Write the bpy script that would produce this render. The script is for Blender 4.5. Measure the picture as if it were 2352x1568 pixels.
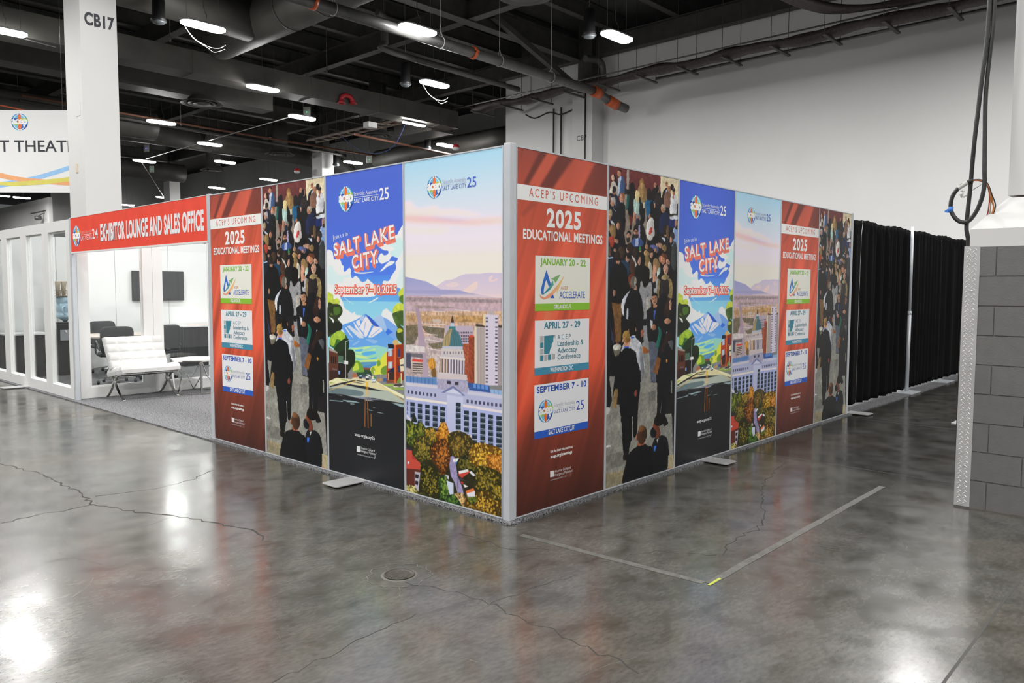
import bpy, bmesh, math, random
import numpy as np
from mathutils import Vector, Matrix, Euler
# ------------------------------------------------------------------ scene, camera, light
S = bpy.context.scene
C = S.collection
for o in list(bpy.data.objects): bpy.data.objects.remove(o)
random.seed(7); NPR = np.random.default_rng(7)
cam = bpy.data.objects.new('camera', bpy.data.cameras.new('camera')); C.objects.link(cam); S.camera = cam
cam.data.sensor_width = 36.0
cam.data.lens = 36.0 * 1784.4 / 2352.0
cam.data.clip_end = 400
YAW, PITCH, ROLL = 0.7457623, -0.0673706, 0.0031966
_f = Vector((math.cos(YAW)*math.cos(PITCH), math.sin(YAW)*math.cos(PITCH), math.sin(PITCH)))
_r = Vector((math.sin(YAW), -math.cos(YAW), 0)); _u = _r.cross(_f)
_r, _u = math.cos(ROLL)*_r + math.sin(ROLL)*_u, math.cos(ROLL)*_u - math.sin(ROLL)*_r
_M = Matrix((_r, _u, -_f)).transposed().to_4x4(); _M.translation = Vector((-3.66542, -3.40557, 1.53164))
cam.matrix_world = _M
S.view_settings.view_transform = 'Standard'; S.view_settings.look = 'None'
S.view_settings.gamma = 1.0; S.view_settings.exposure = 0.0; S.view_settings.use_curve_mapping = False
W = bpy.data.worlds.new('hall_air'); S.world = W; W.use_nodes = True
W.node_tree.nodes['Background'].inputs[0].default_value = (0.95, 0.97, 1.0, 1)
W.node_tree.nodes['Background'].inputs[1].default_value = 0.10
LAMP = 165.0          # radiance of the strip light diffusers
HALL = 255.0         # watts before scaling: hall strip lights outside the frame, plus added fill lamps
def hall_lamp(x, y, z=8.5, p=1.0):
    l = bpy.data.lights.new('hall_strip_or_fill_lamp', 'AREA'); l.shape = 'RECTANGLE'; l.size = 1.25; l.size_y = 0.36
    l.energy = HALL*p; l.color = (1.0, 0.99, 0.97)
    o = bpy.data.objects.new('hall_strip_or_fill_lamp', l); C.objects.link(o); o.location = (x, y, z)
for x, y, p in [(10.5,5,.9),(10.5,-3,.9),(6.4,9,1.0),(6.4,1,.7),(6.4,-7,1.4),(2.5,13,.3),(2.5,5,1.7),(2.5,-3,.25),(2.5,-11,1.4),(-1.5,17,1.7),(-1.5,9,1.5),(-1.5,1,.8),(-1.5,-7,1.2),
             (-5.5,13,1),(-5.5,5,1.2),(-5.5,-3,1.1),(-5.5,-11,1.3),(14.5,1.4,1.8),(14.5,-6.5,.6),(18.3,-2,.35),(-9.6,9,1.2),(-9.6,1,1.2),(-9.6,-7,1.2),(-9.6,17,1),(-13.6,5,1.2),(-13.6,-3,1.2),(10.5,-11,.8),(-5.5,21,1),(-1.5,25,1.3),(10,74,4),(4,66,4)]:  # the last pair are unseen fill lamps added to brighten the left wall
    hall_lamp(x, y, p=p)

# ------------------------------------------------------------------ materials
def lin(c):
    if isinstance(c, str):
        c = [int(c[i:i+2], 16)/255 for i in (0, 2, 4)]
    return tuple((x/12.92 if x <= 0.04045 else ((x+0.055)/1.055)**2.4) for x in c)
def mat(name, col, rough=0.5, metal=0.0, noise=None, bump=None, spec=0.5, emit=None, coat=0.0, sheen=0.0):
    """Principled surface with a procedural mottle (noise=(scale, amount)) and a procedural bump (scale, strength)."""
    m = bpy.data.materials.new(name); m.use_nodes = True
    nt = m.node_tree; b = nt.nodes['Principled BSDF']; L = nt.links.new
    col = lin(col) if isinstance(col, str) else col
    b.inputs['Roughness'].default_value = rough; b.inputs['Metallic'].default_value = metal
    b.inputs['Specular IOR Level'].default_value = spec
    b.inputs['Coat Weight'].default_value = coat
    if sheen: b.inputs['Sheen Weight'].default_value = sheen
    tc = nt.nodes.new('ShaderNodeTexCoord')
    ns, na = noise or (6.0, 0.06)
    n = nt.nodes.new('ShaderNodeTexNoise'); n.inputs['Scale'].default_value = ns; n.inputs['Detail'].default_value = 4
    L(tc.outputs['Object'], n.inputs['Vector'])
    r = nt.nodes.new('ShaderNodeMapRange'); r.inputs['From Min'].default_value = 0.3; r.inputs['From Max'].default_value = 0.7
    r.inputs['To Min'].default_value = 1-na; r.inputs['To Max'].default_value = 1+na
    L(n.outputs['Fac'], r.inputs['Value'])
    x = nt.nodes.new('ShaderNodeVectorMath'); x.operation = 'SCALE'; x.inputs[0].default_value = col
    L(r.outputs[0], x.inputs['Scale']); L(x.outputs[0], b.inputs['Base Color'])
    if bump:
        n2 = nt.nodes.new('ShaderNodeTexNoise'); n2.inputs['Scale'].default_value = bump[0]; n2.inputs['Detail'].default_value = 5
        L(tc.outputs['Object'], n2.inputs['Vector'])
        bp = nt.nodes.new('ShaderNodeBump'); bp.inputs['Strength'].default_value = bump[1]; bp.inputs['Distance'].default_value = 0.01
        L(n2.outputs['Fac'], bp.inputs['Height']); L(bp.outputs[0], b.inputs['Normal'])
    if emit:
        b.inputs['Emission Color'].default_value = (*emit[0], 1); b.inputs['Emission Strength'].default_value = emit[1]
    return m
def glass_mat(name, tint=(0.97, 0.985, 0.98), rough=0.0):
    m = bpy.data.materials.new(name); m.use_nodes = True; nt = m.node_tree; L = nt.links.new
    for n in list(nt.nodes):
        if n.type != 'OUTPUT_MATERIAL': nt.nodes.remove(n)
    out = nt.nodes['Material Output']
    t = nt.nodes.new('ShaderNodeBsdfTransparent'); t.inputs[0].default_value = (*tint, 1)
    g = nt.nodes.new('ShaderNodeBsdfGlossy'); g.inputs['Roughness'].default_value = rough
    # Schlick reflectance, the same for both faces of the thin pane
    ge = nt.nodes.new('ShaderNodeNewGeometry'); dt = nt.nodes.new('ShaderNodeVectorMath'); dt.operation = 'DOT_PRODUCT'
    L(ge.outputs['Incoming'], dt.inputs[0]); L(ge.outputs['Normal'], dt.inputs[1])
    def mth(op, a, b=None, c=None):
        q = nt.nodes.new('ShaderNodeMath'); q.operation = op
        for i, v in enumerate((a, b, c)):
            if v is None: continue
            if isinstance(v, (int, float)): q.inputs[i].default_value = v
            else: L(v, q.inputs[i])
        return q.outputs[0]
    k = mth('POWER', mth('SUBTRACT', 1.0, mth('ABSOLUTE', dt.outputs['Value'])), 5.0)
    n = nt.nodes.new('ShaderNodeTexNoise'); n.inputs['Scale'].default_value = 1.2
    f = nt.nodes.new('ShaderNodeMath'); f.operation = 'MULTIPLY_ADD'; L(k, f.inputs[0]); f.inputs[1].default_value = 0.95
    L(mth('MULTIPLY_ADD', n.outputs['Fac'], 0.01, 0.03), f.inputs[2])
    x = nt.nodes.new('ShaderNodeMixShader'); L(f.outputs[0], x.inputs[0]); L(t.outputs[0], x.inputs[1]); L(g.outputs[0], x.inputs[2])
    L(x.outputs[0], out.inputs[0])
    return m
def floor_mat():
    m = bpy.data.materials.new('polished_concrete'); m.use_nodes = True; nt = m.node_tree; L = nt.links.new; N = nt.nodes.new
    b = nt.nodes['Principled BSDF']
    tc = N('ShaderNodeTexCoord')
    def noise(s, d=5, rot=0, sc=(1, 1, 1), dist=0.0):
        mp = N('ShaderNodeMapping'); mp.inputs['Scale'].default_value = sc; mp.inputs['Rotation'].default_value = (0, 0, rot)
        L(tc.outputs['Object'], mp.inputs[0])
        n = N('ShaderNodeTexNoise'); n.inputs['Scale'].default_value = s; n.inputs['Detail'].default_value = d; n.inputs['Distortion'].default_value = dist
        L(mp.outputs[0], n.inputs['Vector']); return n.outputs['Fac']
    def ramp(v, stops):
        r = N('ShaderNodeValToRGB'); L(v, r.inputs[0])
        while len(r.color_ramp.elements) < len(stops): r.color_ramp.elements.new(0.5)
        for e, (p, c) in zip(r.color_ramp.elements, stops): e.position = p; e.color = (*c, 1)
        return r.outputs[0]
    def mix(a, c, fac, mode='MULTIPLY'):
        x = N('ShaderNodeMix'); x.data_type = 'RGBA'; x.blend_type = mode
        if isinstance(fac, float): x.inputs[0].default_value = fac
        else: L(fac, x.inputs[0])
        L(a, x.inputs[6])
        if isinstance(c, tuple): x.inputs[7].default_value = (*c, 1)
        else: L(c, x.inputs[7])
        return x.outputs[2]
    base = ramp(noise(0.8, 7, 0.3, (1, 1.4, 1), 0.2), [(0.30, (FB*0.84, FB*0.82, FB*0.74)), (0.52, (FB, FB*0.975, FB*0.885)), (0.72, (FB*1.16, FB*1.14, FB*1.05))])
    blot = ramp(noise(4.5, 8, 0.8, (1, 1.6, 1), 0.3), [(0.30, (0.62, 0.60, 0.54)), (0.5, (1, 1, 1)), (0.70, (1.22, 1.21, 1.18))])
    grain = ramp(noise(24, 6, 0.5, (1, 2.2, 1)), [(0.3, (0.76, 0.76, 0.74)), (0.7, (1.22, 1.22, 1.22))])
    rust = ramp(noise(0.9, 3, 2.1), [(0.52, (1, 1, 1)), (0.72, (1.12, 0.97, 0.84))])
    c = mix(mix(mix(base, blot, 1.0), grain, 1.0), rust, 0.8)
    # the slabs beyond the joint near the curtain aisle are a darker pour
    sep = N('ShaderNodeSeparateXYZ'); L(tc.outputs['Object'], sep.inputs[0])
    ad = N('ShaderNodeMath'); ad.operation = 'MULTIPLY_ADD'; L(noise(3.0, 4), ad.inputs[0]); ad.inputs[1].default_value = 0.35; L(sep.outputs['X'], ad.inputs[2])
    st = N('ShaderNodeMapRange'); st.inputs['From Min'].default_value = 3.28; st.inputs['From Max'].default_value = 3.42; L(ad.outputs[0], st.inputs['Value'])
    c = mix(c, (0.55, 0.55, 0.55), st.outputs[0])
    L(c, b.inputs['Base Color'])
    rr = N('ShaderNodeMapRange'); rr.inputs['From Min'].default_value = 0.3; rr.inputs['From Max'].default_value = 0.7
    rr.inputs['To Min'].default_value = 0.13; rr.inputs['To Max'].default_value = 0.26; L(noise(3.2, 6, 1.1), rr.inputs['Value'])
    L(rr.outputs[0], b.inputs['Roughness'])
    b.inputs['Specular IOR Level'].default_value = 0.95
    bp = N('ShaderNodeBump'); bp.inputs['Strength'].default_value = 0.045; bp.inputs['Distance'].default_value = 0.003
    L(noise(9, 3, 0.2), bp.inputs['Height']); L(bp.outputs[0], b.inputs['Normal'])
    return m
FB = 0.086
M = {}
M['floor'] = floor_mat()
M['crack'] = mat('crack_dark', (0.035, 0.033, 0.03), 0.9)
M['joint'] = mat('saw_joint', (0.06, 0.058, 0.053), 0.7)
M['tape'] = mat('tape_residue', (0.122, 0.120, 0.110), 0.4, noise=(20, 0.25))
M['scuff'] = mat('pale_scuff', (0.125, 0.123, 0.115), 0.4, noise=(30, 0.3))
M['tape_yellow'] = mat('tape_yellow', (0.42, 0.48, 0.06), 0.5)
M['white_wall'] = mat('white_wall_paint', (0.64, 0.636, 0.623), 0.6, noise=(0.4, 0.03), bump=(120, 0.03))
M['white_wall_lit'] = mat('white_wall_paint_lit', (0.80, 0.796, 0.785), 0.6, noise=(0.4, 0.03), bump=(120, 0.03))  # same white paint as the columns, colour raised to stand in for light
M['grey_wall'] = mat('grey_wall_paint', (0.20, 0.20, 0.195), 0.7, noise=(0.3, 0.12))
M['black_ceiling'] = mat('black_ceiling_paint', (0.056, 0.055, 0.052), 0.8, noise=(1.0, 0.2))
M['duct'] = mat('dark_duct_paint', (0.078, 0.075, 0.067), 0.55, noise=(1.5, 0.2), bump=(6, 0.1))
M['steel_dark'] = mat('dark_painted_steel', (0.058, 0.056, 0.052), 0.6, noise=(3, 0.2))
M['pipe'] = mat('grey_steel_pipe', (0.12, 0.118, 0.115), 0.38, 0.4, noise=(4, 0.2))
M['orange'] = mat('orange_coupling_paint', (0.55, 0.10, 0.025), 0.45)
M['rust_pipe'] = mat('rust_brown_pipe', (0.16, 0.065, 0.04), 0.6)
M['red'] = mat('red_gloss', (0.45, 0.02, 0.03), 0.35)
M['silver'] = mat('satin_aluminium', (0.60, 0.625, 0.66), 0.36, 0.15, noise=(9, 0.03))
M['alu_dark'] = mat('channel_aluminium', (0.34, 0.36, 0.39), 0.4, 0.3)
M['banner'] = mat('banner_vinyl', (0.88, 0.88, 0.87), 0.5, noise=(0.8, 0.02))
M['white_frame'] = mat('white_laminate', (0.80, 0.80, 0.785), 0.35, noise=(1.2, 0.02))
M['white_panel'] = mat('white_infill_panel', (0.82, 0.825, 0.82), 0.5, noise=(0.8, 0.02))
M['seam'] = mat('panel_seam_grey', (0.36, 0.36, 0.36), 0.6)
M['glass'] = glass_mat('window_glass')
M['chrome'] = mat('chrome', (0.70, 0.69, 0.67), 0.12, 1.0)
M['steel_plate'] = mat('foot_plate_steel', (0.50, 0.50, 0.50), 0.35, 0.3)
M['leather'] = mat('white_leather', (0.66, 0.66, 0.645), 0.38, bump=(90, 0.05))
M['strap'] = mat('black_leather_strap', (0.02, 0.02, 0.02), 0.5)
M['black_plastic'] = mat('black_plastic', (0.014, 0.014, 0.015), 0.35)
M['screen'] = mat('tv_screen', (0.035, 0.036, 0.04), 0.12, noise=(2, 0.1))
M['charcoal'] = mat('charcoal_fabric', (0.028, 0.029, 0.032), 0.85, noise=(60, 0.2), bump=(250, 0.3))
M['drape'] = mat('black_drape', (0.0045, 0.0045, 0.0046), 0.9, noise=(3, 0.15), spec=0.15)
M['skirt'] = mat('black_table_skirt', (0.016, 0.016, 0.018), 0.75, noise=(4, 0.2), sheen=0.1)
M['table_white'] = mat('white_table_top', (0.78, 0.78, 0.77), 0.4)
M['wood_table'] = mat('pale_table_top', (0.50, 0.44, 0.40), 0.4, noise=(5, 0.1))
M['paper'] = mat('pink_paper', (0.75, 0.55, 0.52), 0.7)
M['water'] = mat('blue_bottle_plastic', (0.40, 0.56, 0.67), 0.12, noise=(5, 0.08))
M['beige'] = mat('beige_card', (0.62, 0.54, 0.42), 0.7)
M['brown'] = mat('brown_wire', (0.20, 0.15, 0.10), 0.6)
M['cmu'] = mat('grey_block_paint', (0.150, 0.147, 0.142), 0.6, noise=(14, 0.05), bump=(150, 0.22))
M['mortar'] = mat('block_joint_paint', (0.17, 0.167, 0.16), 0.6, bump=(40, 0.3))
M['diamond'] = mat('diamond_plate_aluminium', (0.74, 0.735, 0.73), 0.33, 0.55, noise=(7, 0.08))
M['rubber'] = mat('black_rubber_cable', (0.022, 0.022, 0.022), 0.45, noise=(30, 0.35))
M['blue_tape'] = mat('blue_painters_tape', (0.05, 0.20, 0.62), 0.6)
M['clear_tape'] = mat('clear_tape_wad', (0.62, 0.62, 0.58), 0.3)
M['wire_red'] = mat('red_wire', (0.34, 0.035, 0.02), 0.4)
M['wire_orange'] = mat('orange_wire', (0.50, 0.16, 0.03), 0.4)
M['wire_tan'] = mat('tan_wire', (0.42, 0.30, 0.17), 0.4)
M['housing'] = mat('white_light_housing', (0.35, 0.35, 0.35), 0.5)
M['diffuser'] = mat('lit_diffuser', (0.8, 0.8, 0.8), 0.5, emit=((1.0, 0.99, 0.97), LAMP))
M['white_plastic'] = mat('white_plastic', (0.72, 0.72, 0.70), 0.4)
M['led_green'] = mat('green_led', (0.02, 0.4, 0.15), 0.4, emit=((0.05, 1.0, 0.35), 1.5))
M['led_blue'] = mat('blue_led', (0.05, 0.05, 0.4), 0.4, emit=((0.25, 0.25, 1.0), 2.5))
M['tray_pink'] = mat('dusty_cable_tray', (0.26, 0.21, 0.18), 0.6, noise=(4, 0.3))
M['cable_bundle'] = mat('cable_bundle', (0.050, 0.040, 0.036), 0.6, noise=(12, 0.3))
M['ink'] = mat('dark_grey_lettering', (0.035, 0.037, 0.045), 0.6)
M['ink_grey'] = mat('faded_grey_lettering', (0.13, 0.13, 0.13), 0.6)
M['dull_glass'] = mat('unlit_lens', (0.10, 0.11, 0.12), 0.08)
M['iron'] = mat('cast_iron_lid', (0.060, 0.052, 0.042), 0.55, noise=(20, 0.3), bump=(60, 0.3))
M['grout'] = mat('grout_ring', (0.115, 0.108, 0.092), 0.6, noise=(12, 0.2))
def carpet_mat():
    m = mat('grey_flecked_carpet', (0.20, 0.20, 0.21), 0.95)
    nt = m.node_tree; L = nt.links.new; b = nt.nodes['Principled BSDF']
    tc = nt.nodes.new('ShaderNodeTexCoord')
    n = nt.nodes.new('ShaderNodeTexNoise'); n.inputs['Scale'].default_value = 95; n.inputs['Detail'].default_value = 3
    L(tc.outputs['Object'], n.inputs['Vector'])
    r = nt.nodes.new('ShaderNodeValToRGB'); r.color_ramp.elements[0].position = 0.40; r.color_ramp.elements[1].position = 0.60
    r.color_ramp.elements[0].color = (0.022, 0.022, 0.025, 1); r.color_ramp.elements[1].color = (0.25, 0.25, 0.26, 1)
    L(n.outputs['Fac'], r.inputs[0]); L(r.outputs[0], b.inputs['Base Color'])
    bp = nt.nodes.new('ShaderNodeBump'); bp.inputs['Strength'].default_value = 0.8; bp.inputs['Distance'].default_value = 0.006
    L(n.outputs['Fac'], bp.inputs['Height']); L(bp.outputs[0], b.inputs['Normal'])
    return m
M['carpet'] = carpet_mat()
def print_mat(name, rough, gain=1.0):
    """Printed vinyl: the ink colours live in the mesh's colour attribute."""
    m = bpy.data.materials.new(name); m.use_nodes = True; nt = m.node_tree; L = nt.links.new; b = nt.nodes['Principled BSDF']
    a = nt.nodes.new('ShaderNodeVertexColor'); a.layer_name = 'ink'
    n = nt.nodes.new('ShaderNodeTexNoise'); n.inputs['Scale'].default_value = 300
    tc = nt.nodes.new('ShaderNodeTexCoord'); L(tc.outputs['Object'], n.inputs['Vector'])
    r = nt.nodes.new('ShaderNodeMapRange'); r.inputs['To Min'].default_value = 0.97*gain; r.inputs['To Max'].default_value = 1.03*gain
    L(n.outputs['Fac'], r.inputs['Value'])
    v = nt.nodes.new('ShaderNodeVectorMath'); v.operation = 'SCALE'; L(a.outputs['Color'], v.inputs[0]); L(r.outputs[0], v.inputs['Scale'])
    L(v.outputs[0], b.inputs['Base Color']); b.inputs['Roughness'].default_value = rough
    b.inputs['Specular IOR Level'].default_value = 0.35
    return m
M['print'] = print_mat('printed_vinyl', 0.42)

# ------------------------------------------------------------------ mesh builder
class MB:
    def __init__(s): s.v = []; s.f = []; s.mi = []; s.k = 0; s.sm = []
    def add(s, vs, fs, smooth=False):
        o = len(s.v); s.v += [tuple(v) for v in vs]
        for f in fs: s.f.append(tuple(i+o for i in f)); s.mi.append(s.k); s.sm.append(smooth)
        return s
    def box(s, x0, y0, z0, x1, y1, z1):
        v = [(x, y, z) for z in (z0, z1) for y in (y0, y1) for x in (x0, x1)]
        return s.add(v, [(0,2,3,1),(4,5,7,6),(0,1,5,4),(2,6,7,3),(0,4,6,2),(1,3,7,5)])
    def rbox(s, x0, y0, z0, x1, y1, z1, r, n=4):
        """Upright box with rounded vertical corners."""
        p = []
        for cx, cy, a0 in ((x1-r, y1-r, 0), (x0+r, y1-r, 90), (x0+r, y0+r, 180), (x1-r, y0+r, 270)):
            for i in range(n+1):
                a = math.radians(a0+90*i/n); p.append((cx+r*math.cos(a), cy+r*math.sin(a)))
        return s.prism(p, z0, z1)
    def prism(s, poly, z0, z1, fn=None):
        n = len(poly); fn = fn or (lambda a, b, c: (a, b, c))
        v = [fn(x, y, z0) for x, y in poly]+[fn(x, y, z1) for x, y in poly]
        return s.add(v, [tuple(range(n-1, -1, -1)), tuple(range(n, 2*n))]+[(i, (i+1) % n, n+(i+1) % n, n+i) for i in range(n)])
    def obox(s, c, size, R):
        R = R.to_3x3() if hasattr(R, 'to_3x3') else R
        hx, hy, hz = [q/2 for q in size]; c = Vector(c)
        v = [c+R @ Vector((x*hx, y*hy, z*hz)) for z in (-1, 1) for y in (-1, 1) for x in (-1, 1)]
        return s.add(v, [(0,2,3,1),(4,5,7,6),(0,1,5,4),(2,6,7,3),(0,4,6,2),(1,3,7,5)])
    def bar(s, p0, p1, w, h, up=(0, 0, 1)):
        p0, p1 = Vector(p0), Vector(p1); d = (p1-p0); L = d.length; d.normalize()
        up = Vector(up)
        if abs(d.dot(up)) > 0.98: up = Vector((1, 0, 0))
        x = d.cross(up).normalized(); z = x.cross(d)
        R = Matrix((x, d, z)).transposed()
        return s.obox((p0+p1)/2, (w, L, h), R)
    def tube(s, pts, r, n=10, cap=True, closed=False):
        pts = [Vector(p) for p in pts]; m = len(pts); rs = r if isinstance(r, (list, tuple)) else [r]*m
        vs = []; prev = None
        for i, p in enumerate(pts):
            if closed: t = pts[(i+1) % m]-pts[i-1]
            else: t = pts[min(i+1, m-1)]-pts[max(i-1, 0)]
            t.normalize()
            if prev is None:
                a = Vector((0, 0, 1)) if abs(t.z) < 0.9 else Vector((1, 0, 0))
                x = t.cross(a).normalized()
            else:
                x = (prev-t*prev.dot(t)).normalized()
            prev = x; y = t.cross(x)
            for k in range(n):
                a = 2*math.pi*k/n; vs.append(p+rs[i]*(math.cos(a)*x+math.sin(a)*y))
        fs = []
        for i in range(m if closed else m-1):
            j = (i+1) % m
            for k in range(n): fs.append((i*n+k, i*n+(k+1) % n, j*n+(k+1) % n, j*n+k))
        s.add(vs, fs, True)
        if cap and not closed:
            o = len(s.v)-len(vs); s.f.append(tuple(o+k for k in range(n-1, -1, -1))); s.mi.append(s.k); s.sm.append(False)
            s.f.append(tuple(o+(m-1)*n+k for k in range(n))); s.mi.append(s.k); s.sm.append(False)
        return s
    def cyl(s, p0, p1, r, n=16): return s.tube([p0, p1], r, n)
    def lathe(s, prof, c=(0, 0, 0), n=24, axis='z', cap=True):
        vs = []; c = Vector(c)
        for r, h in prof:
            for k in range(n):
                a = 2*math.pi*k/n; q = (r*math.cos(a), r*math.sin(a), h)
                if axis == 'x': q = (q[2], q[0], q[1])
                if axis == 'y': q = (q[0], q[2], q[1])
                vs.append(c+Vector(q))
        m = len(prof); fs = [(i*n+k, i*n+(k+1) % n, (i+1)*n+(k+1) % n, (i+1)*n+k) for i in range(m-1) for k in range(n)]
        if cap: fs += [tuple(range(n-1, -1, -1)), tuple((m-1)*n+k for k in range(n))]
        return s.add(vs, fs, True)
    def grid(s, fn, nu, nv, smooth=True):
        v = [fn(i/nu, j/nv) for j in range(nv+1) for i in range(nu+1)]
        return s.add(v, [(j*(nu+1)+i, j*(nu+1)+i+1, (j+1)*(nu+1)+i+1, (j+1)*(nu+1)+i) for j in range(nv) for i in range(nu)], smooth)
    def build(s, name, m, parent=None, bevel=0):
        me = bpy.data.meshes.new(name); off = Vector((0, 0, 0)); q = parent
        while q is not None: off += q.location; q = q.parent
        me.from_pydata([tuple(Vector(v)-off) for v in s.v], [], s.f)
        for x in (m if isinstance(m, (list, tuple)) else [m]): me.materials.append(x)
        me.polygons.foreach_set('material_index', s.mi); me.polygons.foreach_set('use_smooth', s.sm); me.update()
        o = bpy.data.objects.new(name, me); C.objects.link(o)
        if parent: o.parent = parent
        if bevel:
            b = o.modifiers.new('edge', 'BEVEL'); b.width = bevel; b.segments = 2; b.limit_method = 'ANGLE'; b.angle_limit = math.radians(50)
        return o
def tag(o, label=None, cat=None, group=None, kind=None):
    for k, v in (('label', label), ('category', cat), ('group', group), ('kind', kind)):
        if v: o[k] = v
    return o
def thing(name, loc, label, cat, group=None):
    o = bpy.data.objects.new(name, None); C.objects.link(o); o.location = loc; o.empty_display_size = 0.1
    return tag(o, label, cat, group)
def struct(o, label=None): return tag(o, label, None, None, 'structure')
def copy_tree(o, parent=None):
    c = o.copy(); C.objects.link(c); c.parent = parent
    for ch in o.children: copy_tree(ch, c)
    return c
def spline(pts, k=8, closed=False):
    """Catmull-Rom through the points."""
    P = [Vector(p) for p in pts]; n = len(P); out = []
    for i in range(n if closed else n-1):
        a, b, c, d = (P[(i-1) % n], P[i], P[(i+1) % n], P[(i+2) % n]) if closed else (P[max(i-1, 0)], P[i], P[i+1], P[min(i+2, n-1)])
        for j in range(k):
            t = j/k; out.append(0.5*((2*b)+(c-a)*t+(2*a-5*b+4*c-d)*t*t+(3*b-a-3*c+d)*t**3))
    if not closed: out.append(P[-1])
    return out
_TC = {}
def text_tris(s, bold=0.0, spacing=1.0):
    """Triangulated lettering in the built-in font: (vertices, faces, bounds)."""
    key = (s, bold, spacing)
    if key in _TC: return _TC[key]
    cu = bpy.data.curves.new('lettering', 'FONT'); cu.body = s; cu.size = 1.0; cu.offset = bold; cu.space_character = spacing
    cu.resolution_u = 4; cu.fill_mode = 'FRONT'
    o = bpy.data.objects.new('lettering', cu); C.objects.link(o)
    dg = bpy.context.evaluated_depsgraph_get(); me = bpy.data.meshes.new_from_object(o.evaluated_get(dg))
    v = [(p.co.x, p.co.y) for p in me.vertices]; f = [tuple(p.vertices) for p in me.polygons]
    bpy.data.objects.remove(o); bpy.data.curves.remove(cu); bpy.data.meshes.remove(me)
    xs = [a for a, b in v]
    _TC[key] = (v, f, min(xs), max(xs)); return _TC[key]
CAP = 0.729
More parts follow.
